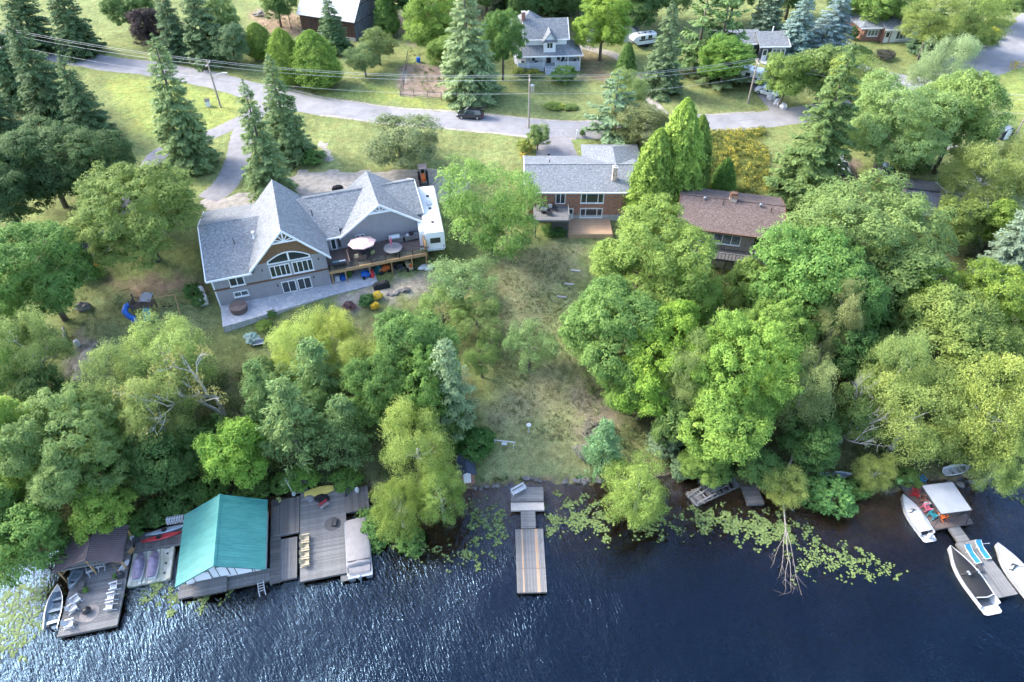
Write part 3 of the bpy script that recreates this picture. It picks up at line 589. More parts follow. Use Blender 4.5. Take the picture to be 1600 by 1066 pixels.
# white pine: layered plumes, height 14, radius 4
def plume(sp, seed, blade=.2, n=150, per=44):
    g = np.random.default_rng(seed); f = g.random(n) ** .9; a = g.uniform(0, 2 * pi, n); r = 4.0 * (1 - f ** 1.7) ** .8 * g.uniform(.35, 1.0, n)
    lev = np.round(f * 9) / 9; z = 2.4 + (.25 * f + .75 * lev) * 11 + r * .12
    cen = np.stack([r * np.cos(a), r * np.sin(a), z], 1); out = np.stack([np.cos(a), np.sin(a), np.zeros(n)], 1)
    N = n * per; c = np.repeat(cen, per, 0); o = np.repeat(out, per, 0); al = g.uniform(-1.3, .9, (N, 1)); w = g.normal(size=(N, 1)) * .36 * (1.25 - np.clip(al, 0, 1)); s = np.stack([-o[:, 1], o[:, 0], o[:, 2]], 1)
    p = c + o * al + s * w; p[:, 2] += g.normal(size=N) * .13 + .12 * al[:, 0] - .1 * np.abs(w[:, 0])
    t = o + s * np.sign(w) * .6 + g.normal(size=(N, 3)) * .4; nn = np.array([0, 0, 1.0]) + o * .25 + g.normal(size=(N, 3)) * .55
    V, Q = leaf_quads(p, nn, g.uniform(.8, 1.4, N) * blade, .3, g, t, .1)
    b = MB(); b.tube([(0, 0, -1), (.05, 0, 7), (.1, .05, 13.6)], [.3, .2, .03], 8)
    for q in cen[::3]: b.tube([(0, 0, q[2] - .5), tuple(q)], .05, 4, .015)
    reg(sp, V, Q, np.clip(np.repeat(g.uniform(.25, .75, n), per) + g.normal(size=N) * .12, 0, 1), b, m_bark, m_needle)
for s in (51, 52): plume('white_pine', s, .24)
SPEC_DIM = dict(oak=(5.6, 12.4, .55), maple=(5.6, 12.4, .55), small_maple=(5.7, 12.4, .55), birch=(5.6, 12.4, .55), ash=(5.7, 12.4, .55), apple=(5.6, 12.2, .55), sparse=(5.5, 12.2, .55), shrub=(.95, 1.5, .5), spruce=(3.2, 14, .5), pine=(4.2, 14, .5), cedar=(2.2, 10, .5), round_cedar=(4.2, 10, .5), white_pine=(4, 14, .55))
_ti = [0]
def plant(sp, loc, r, ht, color, name, label, cat='tree', group=None, rz=None, lean=None):
    R0, H0, _ = SPEC_DIM[sp]; v = SPEC[sp][_ti[0] % len(SPEC[sp])]; _ti[0] += 1
    e = thing(name, label, cat, (loc[0], loc[1], loc[2] - .05), random.uniform(0, 6.28) if rz is None else rz, group)
    e.scale = (r / R0, r / R0 * random.uniform(.93, 1.07), ht / H0)
    e.rotation_euler = (random.uniform(-.045, .045), random.uniform(-.045, .045), e.rotation_euler[2])
    for nm, me in (('trunk' if cat == 'tree' else 'stem', v[1]), ('crown' if cat == 'tree' else 'foliage', v[0])):
        o = bpy.data.objects.new(nm, me); C.objects.link(o); o.parent = e; k = random.uniform(.94, 1.06); o.color = (color[0] * (1.47 if color[0] > .15 else 1.62) * k, color[1] * 1.82 * k, color[2] * (1.75 if color[0] > .15 else 1.3) * k, 1)
    return e
def crown_at(sp, cx, cy, rw, ht, color, name, label, group=None, cat='tree'):
    f = SPEC_DIM[sp][2]; z = 8.0
    for _ in range(30):
        p = P(cx, cy, z); z = .5 * z + .5 * (gz(p[0], p[1]) + ht * f)
    p = P(cx, cy, z); r = rw / FPX * depth(p)
    return plant(sp, (p[0], p[1], gz(p[0], p[1])), r, ht, color, name, label, cat, group)
def stem_at(sp, bx, by, ty, rw, color, name, label, group=None):
    p = G(bx, by); ht = height_at(ty, p) - p[2]; r = rw / FPX * depth((p[0], p[1], p[2] + ht * .4))
    return plant(sp, p, r, ht, color, name, label, 'tree', group)
OLIVE = (.115, .15, .048); MID = (.075, .135, .04); BRIGHT = (.12, .20, .042); YG = (.18, .225, .04); YEL = (.27, .26, .05); GREYG = (.125, .165, .085); DARK = (.055, .088, .042)
BLUISH = (.085, .135, .09); BOL = (.175, .195, .06); PALE = (.135, .185, .075); SPR = (.125, .165, .085); SPRD = (.065, .10, .055); GREYSP = (.17, .20, .185); CED = (.145, .205, .045)
B = [  # species, crown centre px, half width px, height m, colour, name, label
 ('oak',210,325,103,15,OLIVE,'maple_tree','broad olive green maple left of the grey lodge house'),
 ('maple',58,425,82,14,MID,'maple_tree','dense green maple beside the parked white cars'),
 ('oak',105,690,98,15,PALE,'maple_tree','pale green maple above the brown roofed dock shelter'),
 ('maple',8,690,52,15,YG,'maple_tree','yellow green maple at the left edge of the shore'),
 ('small_maple',160,790,55,8,(.15,.21,.042),'maple_tree','yellow green maple bough over the brown dock shelter roof'),
 ('maple',68,255,72,13,DARK,'broadleaf_tree','dark broadleaf tree under the spruces at far left'),
 ('maple',155,262,58,13,DARK,'broadleaf_tree','dark broadleaf tree behind the broad olive maple'),
 ('maple',0,300,70,13,DARK,'broadleaf_tree','dark broadleaf tree cut by the left picture edge'),
 ('birch',52,545,62,12,BOL,'birch_tree','light green birch by the worn track'),
 ('birch',10,510,50,12,MID,'birch_tree','green birch at the left edge above the track'),
 ('birch',0,585,45,11,MID,'birch_tree','shaded birch at the left edge below the track'),
 ('small_maple',30,845,62,9,(.085,.15,.045),'shore_tree','green shore tree hanging over the lily pads at left'),
 ('small_maple',5,800,48,9,MID,'shore_tree','green shore tree at the left edge over the water'),
 ('birch',258,556,76,11,(.20,.225,.06),'birch_tree','yellow green birch below the play set'),
 ('birch',195,605,66,13,BOL,'birch_tree','loose yellow green birch with bare twigs beside the track'),
 ('birch',245,650,62,13,(.19,.20,.06),'birch_tree','birch with an orange tinted top above the boathouse woods'),
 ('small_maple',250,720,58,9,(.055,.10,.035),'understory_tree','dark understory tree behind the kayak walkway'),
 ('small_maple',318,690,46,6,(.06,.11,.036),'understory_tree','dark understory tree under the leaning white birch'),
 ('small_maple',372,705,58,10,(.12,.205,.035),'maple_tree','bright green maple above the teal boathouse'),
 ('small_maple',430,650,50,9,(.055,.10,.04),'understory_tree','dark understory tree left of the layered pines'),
 ('birch',472,545,58,10,(.25,.265,.06),'birch_tree','bright yellow birch below the stone patio'),
 ('birch',520,525,45,9,(.25,.25,.05),'birch_tree','yellow birch in front of the flower bed'),
 ('birch',568,570,48,11,(.20,.21,.05),'birch_tree','olive yellow birch beside the deep green maple'),
 ('maple',640,552,70,14,(.09,.15,.05),'maple_tree','deep green maple in the middle of the shore woods'),
 ('maple',668,600,54,14,(.08,.145,.04),'maple_tree','dark green maple touching the pale grey pine'),
 ('maple',590,620,54,13,(.085,.145,.045),'maple_tree','green maple between the layered pines and the yellow birch'),
 ('birch',650,700,60,14,(.22,.235,.055),'birch_tree','tall yellow birch leaning over the covered pontoon boat'),
 ('birch',690,775,46,9,(.20,.23,.05),'birch_tree','yellow green birch at the shore left of the centre dock'),
 ('birch',625,790,46,9,(.15,.19,.05),'birch_tree','green birch overhanging the water beside the pontoon boat'),
 ('ash',768,320,92,16,(.105,.17,.05),'ash_tree','light green ash hiding the left end of the brick house'),
 ('sparse',722,440,60,9,(.155,.195,.075),'apple_tree','thin apple tree on the lawn below the trailer'),
 ('sparse',748,500,45,8,(.11,.15,.06),'apple_tree','thin dark apple tree beside the pale grey pine'),
 ('sparse',828,540,48,8,(.125,.18,.085),'fruit_tree','small grey green fruit tree alone on the dry lawn'),
 ('oak',1022,412,104,17,(.15,.20,.055),'maple_tree','large light green maple below the tall cedar'),
 ('maple',952,512,84,15,(.105,.17,.055),'maple_tree','blue green maple at the right edge of the dry lawn'),
 ('maple',1045,540,66,15,(.15,.225,.035),'maple_tree','vivid lime green maple among the right shore woods'),
 ('small_maple',1005,610,50,10,(.14,.22,.035),'maple_tree','lime green maple low over the brown dry shrub'),
 ('birch',1072,595,48,14,(.17,.185,.06),'birch_tree','olive birch between two lime green maples'),
 ('oak',1158,575,92,17,(.14,.215,.045),'maple_tree','big bright green maple above the broken dock'),
 ('maple',1130,655,76,12,(.13,.20,.045),'maple_tree','green maple nearest the broken dock'),
 ('small_maple',1162,448,44,11,(.165,.20,.045),'maple_tree','small yellow green maple below the brown house balcony'),
 ('maple',1262,438,88,16,(.10,.175,.05),'maple_tree','fresh green maple right of the brown house balcony'),
 ('maple',1330,480,52,14,(.085,.155,.05),'maple_tree','green maple behind the bare topped birch'),
 ('oak',1352,372,125,17,(.12,.165,.065),'oak_tree','huge grey green oak right of the brown roofed house'),
 ('birch',1300,510,38,14,(.22,.20,.075),'birch_tree','half bare tan birch in front of the fresh green maple'),
 ('birch',1258,610,52,13,(.18,.185,.065),'birch_tree','olive tan birch above the yellow shore birch'),
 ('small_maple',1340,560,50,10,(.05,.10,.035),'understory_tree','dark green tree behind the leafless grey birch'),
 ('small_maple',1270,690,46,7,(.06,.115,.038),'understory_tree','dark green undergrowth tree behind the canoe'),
 ('birch',1395,590,58,14,(.165,.19,.055),'birch_tree','olive birch beside the leafless grey birch'),
 ('birch',1425,645,80,12,(.20,.215,.055),'birch_tree','wide yellow green birch above the boat canopy'),
 ('birch',1545,640,78,15,(.215,.22,.05),'birch_tree','yellow birch at the right shore'),
 ('maple',1480,520,78,14,(.135,.17,.055),'broadleaf_tree','olive green tree in the middle of the right woods'),
 ('maple',1440,460,50,13,(.13,.19,.035),'broadleaf_tree','yellow green tree touching the huge oak'),
 ('maple',1545,475,62,13,(.15,.20,.04),'broadleaf_tree','yellow green tree below the blue spruces'),
 ('birch',1500,672,55,8,(.19,.205,.05),'birch_tree','yellow green birch over the stranded white boat'),
 ('birch',1560,720,50,9,(.16,.19,.05),'birch_tree','green birch over the shore at the right edge'),
 ('birch',1600,560,50,14,(.10,.14,.05),'birch_tree','green birch cut by the right picture edge'),
 ('birch',1368,738,34,5,(.20,.205,.05),'birch_tree','low yellow green birch left of the lime foam mat'),
 ('birch',1538,275,62,13,(.21,.215,.06),'birch_tree','yellow white stemmed birch below the upper right lawn'),
 ('birch',1592,262,48,13,(.20,.20,.06),'birch_tree','yellow birch at the right edge above the blue spruces'),
 ('small_maple',1500,345,45,9,(.12,.15,.045),'broadleaf_tree','olive tree beside the grey roofed cottage'),
 ('small_maple',1560,350,42,9,(.13,.18,.04),'broadleaf_tree','yellow green tree between birch and blue spruce'),
 ('ash',1226,758,36,6,(.25,.245,.06),'birch_tree','small golden birch at the shore behind the fallen trunk'),
 ('birch',1000,765,62,9,(.20,.235,.05),'birch_tree','bushy yellow green birch over the lily pads'),
 ('ash',1345,130,62,13,(.145,.18,.055),'poplar_tree','loose olive poplar beside the curving road'),
 ('oak',1395,198,86,17,(.165,.205,.065),'poplar_tree','tall olive poplar in the middle of the right lots'),
 ('birch',1480,105,50,14,(.19,.21,.10),'poplar_tree','silver leaved poplar below the road bend'),
 ('maple',1500,182,66,17,(.165,.205,.055),'poplar_tree','yellowish poplar beside the gravel lane'),
 ('ash',1460,30,48,14,(.15,.18,.06),'poplar_tree','olive poplar left of the upper right road'),
 ('ash',1530,25,50,14,(.14,.18,.06),'poplar_tree','poplar at the top right beside the road bend'),
 ('maple',942,35,46,13,(.135,.195,.035),'maple_tree','lime topped maple right of the white farmhouse'),
 ('maple',1135,90,42,10,(.105,.18,.04),'maple_tree','green maple left of the charcoal house'),
 ('small_maple',1230,120,40,10,(.12,.17,.05),'broadleaf_tree','bushy green tree right of the charcoal house'),
 ('small_maple',1290,110,50,11,(.115,.155,.06),'broadleaf_tree','bushy green tree behind the tall pine'),
 ('ash',985,140,38,10,(.15,.19,.08),'birch_tree','pale thin birch behind the power lines'),
 ('apple',1000,190,52,8,(.145,.15,.08),'apple_tree','brownish apple tree by the road above the brick house'),
 ('apple',622,218,72,8,(.145,.165,.10),'apple_tree','wide grey green apple tree on the roadside lawn'),
 ('apple',590,70,30,7,(.135,.165,.075),'apple_tree','apple tree at the corner of the old barn'),
 ('apple',568,92,30,6,(.125,.165,.085),'apple_tree','grey green apple tree in front of the old barn'),
 ('maple',228,40,30,9,(.05,.035,.045),'purple_leaf_tree','dark purple leaved tree behind the road'),
 ('small_maple',360,65,30,9,(.09,.13,.08),'broadleaf_tree','grey green tree between spruce and round cedars'),
 ('small_maple',345,25,32,10,(.12,.165,.07),'broadleaf_tree','light green tree behind the large spruce'),
 ('maple',675,30,50,13,(.13,.19,.04),'maple_tree','yellow green maple behind the vegetable garden'),
 ('maple',700,85,32,9,(.115,.165,.045),'maple_tree','green maple peeping out left of the giant spruce'),
 ('maple',785,60,34,14,(.08,.14,.045),'maple_tree','green maple peeping out right of the giant spruce'),
 ('maple',840,-15,40,13,(.06,.105,.04),'broadleaf_tree','dark forest tree behind the farmhouse chimney'),
 ('maple',1000,0,40,13,(.055,.10,.04),'broadleaf_tree','dark forest tree behind the small white camper'),
 ('maple',760,-25,48,14,(.06,.105,.04),'broadleaf_tree','dark forest tree above the giant spruce'),
 ('maple',630,-10,36,13,(.05,.09,.035),'broadleaf_tree','dark forest tree right of the barn'),
 ('maple',905,-20,42,14,(.05,.09,.035),'broadleaf_tree','dark forest tree above the farmhouse'),
 ('maple',1390,0,50,12,(.11,.17,.05),'broadleaf_tree','green tree above the hip roofed bungalow'),
 ('maple',430,0,32,10,(.09,.14,.05),'broadleaf_tree','green tree left of the old barn at the top'),
 ('maple',200,10,40,12,(.07,.115,.045),'broadleaf_tree','green tree at the top left beyond the road'),
 ('small_maple',840,212,20,4.5,(.11,.15,.06),'shrub_tree','small bushy tree beside the utility pole'),
 ('maple',1330,-12,40,12,(.10,.16,.045),'broadleaf_tree','green tree behind the hip roofed bungalow chimney'),
 ('maple',705,-45,44,14,(.05,.085,.035),'broadleaf_tree','dark forest tree at the top edge behind the garden'),
 ('maple',815,5,26,11,(.05,.09,.035),'broadleaf_tree','small dark forest tree left of the farmhouse chimney'),
 ('maple',960,-30,40,14,(.06,.10,.04),'broadleaf_tree','dark forest tree above the lime topped maple'),
 ('maple',1050,-20,44,14,(.075,.12,.045),'broadleaf_tree','dark forest tree behind the broad pines'),
 ('maple',1150,-15,40,12,(.075,.12,.05),'broadleaf_tree','green forest tree above the charcoal house'),
 ('maple',1240,-20,44,12,(.08,.125,.05),'broadleaf_tree','green forest tree behind the grey spruces'),
 ('maple',540,-30,40,12,(.09,.13,.05),'broadleaf_tree','green tree behind the barn roof'),
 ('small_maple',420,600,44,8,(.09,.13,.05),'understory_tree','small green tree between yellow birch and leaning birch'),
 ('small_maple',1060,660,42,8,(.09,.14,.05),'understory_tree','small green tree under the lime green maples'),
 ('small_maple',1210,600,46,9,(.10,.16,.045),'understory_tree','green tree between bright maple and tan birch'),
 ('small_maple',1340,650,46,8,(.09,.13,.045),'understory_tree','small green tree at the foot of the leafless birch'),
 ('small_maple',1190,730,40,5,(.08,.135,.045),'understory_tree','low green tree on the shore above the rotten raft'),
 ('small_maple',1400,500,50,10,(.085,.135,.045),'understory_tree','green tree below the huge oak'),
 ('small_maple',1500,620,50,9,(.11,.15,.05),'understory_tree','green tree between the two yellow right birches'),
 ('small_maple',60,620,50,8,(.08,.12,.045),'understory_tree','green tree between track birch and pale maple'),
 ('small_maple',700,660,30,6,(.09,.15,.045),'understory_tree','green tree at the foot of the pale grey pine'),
 ('maple',1075,470,50,13,(.135,.195,.045),'maple_tree','yellow green maple between the large maple and the lime maple'),
 ('maple',1205,520,56,13,(.13,.20,.05),'maple_tree','green maple left of the half bare tan birch'),
 ('maple',980,600,44,9,(.11,.18,.05),'maple_tree','green maple skirt beside the dry lawn edge'),
 ('maple',1100,725,40,5,(.12,.18,.05),'maple_tree','low green boughs beside the collapsed dock'),
 ('maple',1390,430,60,13,(.12,.165,.06),'broadleaf_tree','grey green tree in front of the huge oak'),
 ('maple',45,750,60,9,(.14,.20,.045),'maple_tree','yellow green maple above the left shore trees'),
 ('maple',170,720,50,9,(.12,.18,.05),'maple_tree','green maple right of the pale maple'),
 ('maple',480,640,40,9,(.10,.155,.06),'broadleaf_tree','green tree in the middle of the layered pines'),
 ('sparse',690,485,42,7,(.14,.19,.07),'apple_tree','thin apple tree between the flower bed and the dry lawn'),
 ('sparse',752,560,32,6,(.11,.165,.06),'apple_tree','thin dark tree at the left edge of the dry lawn'),
 ('maple',1570,-10,45,12,(.10,.15,.05),'broadleaf_tree','green tree at the top right corner'),
]
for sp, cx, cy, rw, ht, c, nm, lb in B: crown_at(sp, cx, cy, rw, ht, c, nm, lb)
K = [  # species, base px, top row, half width px, colour, name, label
 ('spruce',301,260,58,48,SPR,'spruce_tree','big spruce in the lawn between road and left lane'),
 ('spruce',428,308,126,40,SPR,'spruce_tree','tall spruce at the left corner of the gravel yard'),
 ('spruce',457,246,82,38,(.115,.155,.08),'spruce_tree','tall spruce between gravel yard and road'),
 ('spruce',330,97,-45,40,(.09,.13,.075),'spruce_tree','large spruce beyond the street lamp pole'),
 ('spruce',283,90,-30,28,(.08,.12,.075),'spruce_tree','slim spruce beside the purple leaved tree'),
 ('spruce',40,160,-20,44,(.075,.115,.065),'spruce_tree','spruce in the far top left corner'),
 ('spruce',98,195,20,46,SPRD,'spruce_tree','dark spruce at the left end of the road'),
 ('spruce',152,222,85,38,SPRD,'spruce_tree','dark spruce beside the bright roadside lawn'),
 ('spruce',18,240,80,48,SPRD,'spruce_tree','dark spruce at the left edge above the dark lawn'),
 ('spruce',130,85,-60,36,SPRD,'spruce_tree','dark spruce beyond the road at far left'),
 ('spruce',60,80,-70,38,SPRD,'spruce_tree','second dark spruce beyond the road at far left'),
 ('spruce',525,80,-10,26,(.075,.12,.065),'spruce_tree','dark spruce standing before the old barn'),
 ('spruce',737,152,-28,50,(.14,.175,.105),'spruce_tree','giant grey green spruce behind the black car'),
 ('spruce',1032,146,0,33,(.10,.135,.085),'spruce_tree','spruce between the farmhouse drive and the green lawn'),
 ('spruce',1248,318,72,64,(.085,.125,.05),'pine_tree','tall soft pine above the huge oak'),
 ('cedar',1045,330,150,44,CED,'cedar_tree','tallest yellow green cedar beside the brick house'),
 ('cedar',1008,345,200,38,CED,'cedar_tree','front yellow green cedar hiding the brick house end'),
 ('cedar',1072,308,180,30,(.10,.15,.036),'cedar_tree','darker cedar at the right of the cedar row'),
 ('round_cedar',410,90,36,22,(.10,.145,.035),'cedar_tree','smallest egg shaped cedar near the barn yard'),
 ('round_cedar',455,130,44,25,(.125,.175,.037),'cedar_tree','middle egg shaped cedar along the road'),
 ('round_cedar',500,136,48,36,(.115,.175,.037),'cedar_tree','widest egg shaped cedar along the road'),
 ('cedar',606,55,-25,20,(.075,.13,.037),'cedar_tree','green cedar at the right corner of the barn'),
 ('cedar',1128,300,246,19,(.08,.155,.035),'cedar_tree','small bright cedar in the goldenrod'),
 ('cedar',976,128,66,15,(.075,.13,.04),'cedar_tree','narrow cedar beside the farm driveway'),
 ('spruce',1552,450,295,48,(.125,.155,.14),'blue_spruce','blue spruce with its top below the yellow birch'),
 ('spruce',1605,420,250,52,(.12,.15,.135),'blue_spruce','blue spruce cut by the right picture edge'),
 ('spruce',1447,82,8,32,(.07,.115,.08),'spruce_tree','dark blue green spruce right of the brick bungalow'),
 ('spruce',1238,85,-20,32,GREYSP,'spruce_tree','grey spruce behind the charcoal house'),
 ('spruce',1288,80,-15,38,(.18,.20,.20),'spruce_tree','palest grey spruce left of the brick bungalow'),
 ('spruce',1195,50,-40,30,(.12,.155,.135),'spruce_tree','grey green spruce above the charcoal house roof'),
 ('pine',1085,110,-30,44,(.105,.155,.07),'pine_tree','broad pine at the top right of the farm lawn'),
 ('pine',1120,112,-40,38,(.095,.145,.065),'pine_tree','broad pine behind the green maple at the top'),
 ('pine',1128,130,66,40,(.115,.15,.085),'pine_tree','wind swept pine leaning over the travel trailer'),
 ('pine',955,218,112,44,(.11,.155,.11),'pine_tree','blue grey pine by the road right of the utility pole'),
 ('white_pine',505,650,535,48,(.105,.16,.07),'white_pine','layered white pine below the yellow birches'),
 ('white_pine',478,738,600,54,(.11,.16,.07),'white_pine','layered white pine above the boardwalk stairs'),
 ('white_pine',548,728,625,44,(.10,.15,.065),'white_pine','layered white pine behind the tall yellow birch'),
 ('white_pine',440,690,560,36,(.095,.145,.06),'white_pine','layered white pine at the left of the pine group'),
 ('white_pine',715,690,530,38,(.15,.19,.13),'white_pine','pale grey green pine at the left of the dry lawn'),
 ('white_pine',938,748,655,34,(.09,.155,.085),'white_pine','young blue green pine by the shore right of the lawn'),
 ('spruce',800,20,-110,40,(.04,.07,.04),'spruce_tree','dark forest spruce left of the farmhouse'),
 ('spruce',870,15,-110,38,(.075,.105,.075),'spruce_tree','grey forest spruce behind the farmhouse'),
 ('spruce',1500,75,-5,24,(.07,.11,.075),'spruce_tree','small spruce beside the road bend'),
]
for a in K: stem_at(*a)
# shrubs and garden bushes
U = [
 (1292,775,46,3.2,(.085,.165,.055),'willow_shrub','round green willow shrub over the right shallows'),
 (742,692,36,3.0,(.045,.10,.028),'dark_shrub','dark green shrub at the edge of the lower lawn'),
 (925,672,20,1.6,(.20,.155,.115),'dry_shrub','brownish dry shrub beside the lime maple'),
 (912,705,16,1.4,(.21,.17,.13),'dry_shrub','brownish dry shrub left of the young pine'),
 (1040,690,36,2.2,(.13,.17,.125),'pale_shrub','pale grey green shrub behind the shore birch'),
 (1070,728,28,1.8,(.085,.125,.085),'pale_shrub','grey green shrub beside the broken dock'),
 (880,118,26,2.6,(.085,.15,.045),'garden_shrub','round green shrub at the farmhouse porch'),
 (485,245,24,1.6,(.07,.13,.035),'garden_shrub','green shrub at the foot of the spruces'),
 (820,228,14,1.6,(.20,.20,.04),'garden_shrub','yellow green shrub at the head of the brick driveway'),
 (412,508,14,1.0,(.16,.20,.035),'garden_shrub','yellow green shrub in the terrace bed'),
 (393,528,14,1.0,(.30,.32,.31),'garden_shrub','white flowering shrub in the terrace bed'),
 (424,490,9,.8,(.075,.14,.045),'garden_shrub','small green shrub on the patio edge'),
 (573,470,16,1.2,(.05,.11,.04),'garden_shrub','dark green shrub in the flower bed'),
 (590,462,9,1.0,(.45,.30,.02),'garden_shrub','golden flowers in front of the covered machine'),
 (586,478,8,.9,(.48,.30,.02),'garden_shrub','golden flowers at the end of the flower bed'),
 (545,478,12,.8,(.16,.075,.075),'garden_shrub','reddish shrub beside the stone patio'),
 (300,455,18,1.7,(.065,.125,.04),'garden_shrub','green shrub at the corner of the grey lodge house'),
 (310,470,14,1.5,(.07,.13,.045),'garden_shrub','green shrub beside the heat pump'),
 (132,430,16,1.4,(.32,.34,.25),'garden_shrub','white hydrangea beside the black parking pad'),
 (150,425,14,1.3,(.14,.17,.04),'garden_shrub','green shrub with orange flowers near the broad maple'),
 (150,412,6,.7,(.5,.17,.02),'garden_shrub','orange flower clump near the black parking pad'),
 (813,112,14,1.1,(.17,.17,.04),'garden_shrub','yellow flowering shrub left of the farmhouse steps'),
 (835,114,14,1.1,(.15,.165,.04),'garden_shrub','yellow flowering shrub against the porch skirt'),
 (865,165,16,.8,(.13,.17,.05),'garden_shrub','flower bed clump on the farmhouse lawn'),
 (892,167,14,.7,(.13,.17,.06),'garden_shrub','grey green bed clump on the farmhouse lawn'),
 (878,166,8,.7,(.30,.30,.05),'garden_shrub','yellow bed clump on the farmhouse lawn'),
 (1553,52,14,2.0,(.30,.26,.03),'garden_shrub','yellow shrub on the island beside the road bend'),
 (1540,62,18,1.8,(.14,.18,.05),'garden_shrub','green shrub on the island beside the road bend'),
 (1345,82,18,2.0,(.12,.17,.055),'garden_shrub','green shrub below the brick bungalow'),
 (1385,85,16,1.6,(.10,.085,.09),'garden_shrub','purple shrub below the brick bungalow'),
 (1333,52,10,2.4,(.05,.095,.04),'garden_shrub','dark small evergreen at the brick bungalow corner'),
 (910,208,5,1.4,(.075,.13,.04),'garden_shrub','tiny clipped shrub beside the driveway entrance'),
 (865,360,22,1.2,(.055,.105,.035),'garden_shrub','dark green shrub under the brick house deck'),
 (590,825,40,2.2,(.075,.14,.045),'shore_shrub','green shore shrub beside the pontoon boat'),
 (640,845,34,1.6,(.085,.15,.045),'shore_shrub','low shore shrub over the lily pads'),
 (470,745,30,1.5,(.11,.19,.04),'shore_shrub','bright green shrub behind the yellow float'),
 (540,748,28,1.4,(.09,.16,.04),'shore_shrub','green shrub behind the wooden shore deck'),
 (440,755,24,1.4,(.085,.15,.04),'shore_shrub','green shrub left of the boardwalk stairs'),
 (245,800,32,2.0,(.06,.11,.035),'shore_shrub','dark shrub behind the red kayak'),
 (285,778,34,2.2,(.065,.115,.038),'shore_shrub','dark shrub behind the teal boathouse corner'),
 (325,765,34,2.0,(.08,.14,.04),'shore_shrub','green shrub behind the teal boathouse ridge'),
 (395,765,34,2.0,(.075,.13,.04),'shore_shrub','green shrub behind the right end of the boathouse'),
 (205,820,30,1.8,(.065,.12,.036),'shore_shrub','dark shrub between shelter and kayaks'),
 (1120,735,30,1.6,(.08,.13,.05),'shore_shrub','green shrub above the collapsed dock boards'),
 (1340,765,26,1.6,(.09,.15,.045),'shore_shrub','green shrub right of the round willow'),
 (1420,745,22,1.3,(.10,.15,.045),'shore_shrub','green shrub behind the lime foam mat'),
 (1420,250,40,3.0,(.085,.125,.045),'garden_shrub','green shrub in the shade of the tall poplar'),
]
for cx, cy, rw, ht, c, nm, lb in U: crown_at('shrub', cx, cy, rw, ht, c, nm, lb, None, 'shrub')
# leafless and broken trees: branching tubes
def branch(b, p, d, ln, r, lev, g, tips, spread=.55, up=.15):
    p = Vector(p); d = Vector(d).normalized(); pts = [p]
    for i in range(3):
        d = (d + Vector(g.normal(size=3)) * .12 + Vector((0, 0, up * .3))).normalized(); pts.append(pts[-1] + d * ln / 3)
    b.tube(pts, r, 6 if lev < 2 else 4, r * .6, cap=False)
    if lev >= 4 or r < .012: tips.append(pts[-1]); return
    for k in range(2 if lev < 1 else 3):
        nd = (d + Vector(g.normal(size=3)) * spread).normalized(); branch(b, pts[2 + (k > 0) - (k == 2)], nd, ln * g.uniform(.55, .8), r * g.uniform(.5, .66), lev + 1, g, tips, spread, up)
def bare(name, label, px, top, d, r, seed, yel=0, ln=.42, spread=.55):
    p = G(*px); ht = height_at(top, p) - p[2]; g = np.random.default_rng(seed); e = thing(name, label, 'tree', p); b = MB(); tips = []
    for dd in d: branch(b, (0, 0, -.5), dd, ht * ln, r, 0, g, tips, spread, .25)
    part('trunk', b, m_birch if yel else M('grey_dead_bark', (.36, .34, .32), (.2, .185, .17), 5), e, True)
    if yel:
        cen = np.array([tuple(q) for q in tips]); cen = cen[cen[:, 2] > ht * .45]
        V, Q, T = clump_cloud(cen, np.full(len(cen), .55), yel, .14, g, 1, .2, .9); me = fast_mesh('crown', V, Q, T); me.materials.append(m_leaf); o = part('crown', me, None, e); o.color = (.29, .29, .08, 1)
bare('birch_tree', 'leaning white birch with yellow top below the patio', (352,648), 505, [(-.5, .0, 1), (.04, .05, 1)], .23, 61, 12, .4, .3)
bare('dead_birch', 'leafless grey birch with forked white trunk', (1300,700), 600, [(.25, .1, 1), (.5, -.05, 1)], .16, 62)
bare('birch_tree', 'half bare birch with white branches among the right woods', (1290,575), 485, [(.35, .1, 1)], .17, 63, 8)
bare('birch_tree', 'white forked birch below the upper right lawn', (1532,325), 240, [(.0, .1, 1), (-.4, .1, 1)], .2, 64, 10)
bare('birch_tree', 'white birch at the right edge with spreading limbs', (1558,305), 240, [(.3, .1, 1), (-.2, .1, 1)], .16, 65, 10)
# fallen birch lying out over the water
e = thing('fallen_birch', 'dead white birch fallen from the shore into the water', 'tree', (0, 0, 0)); b = MB()
path = [tuple(P(1252,684,3.2)), tuple(P(1233,727,2.6)), tuple(P(1223,775,2.0)), tuple(P(1228,830,1.0)), tuple(P(1231,868,.35))]
b.tube(path, [.13, .12, .10, .075, .055], 8); g = np.random.default_rng(66)
for si, tx, ty in ((3,1217,902),(4,1227,918),(4,1238,924),(3,1251,921),(3,1208,880),(2,1240,800)):
    q = P(tx, ty, .08); s = np.array(path[si]); pts = [s + (q - s) * t + np.array([sin(t * 5 + tx) * .12, 0, .25 * t * (1 - t)]) for t in (0, .25, .5, .75, 1)]; b.tube(pts, .04, 5, .012)
    for t in (2, 3, 3, 4): w = pts[t]; b.tube([w, w + (q - s) * .13 + g.normal(size=3) * np.array([.3, .2, .05]), w + (q - s) * .22 + g.normal(size=3) * np.array([.5, .3, .05])], .016, 4, .005)
part('trunk', b, M('grey_brown_dead_wood', (.27, .24, .215), (.17, .145, .125), 4), e, True)

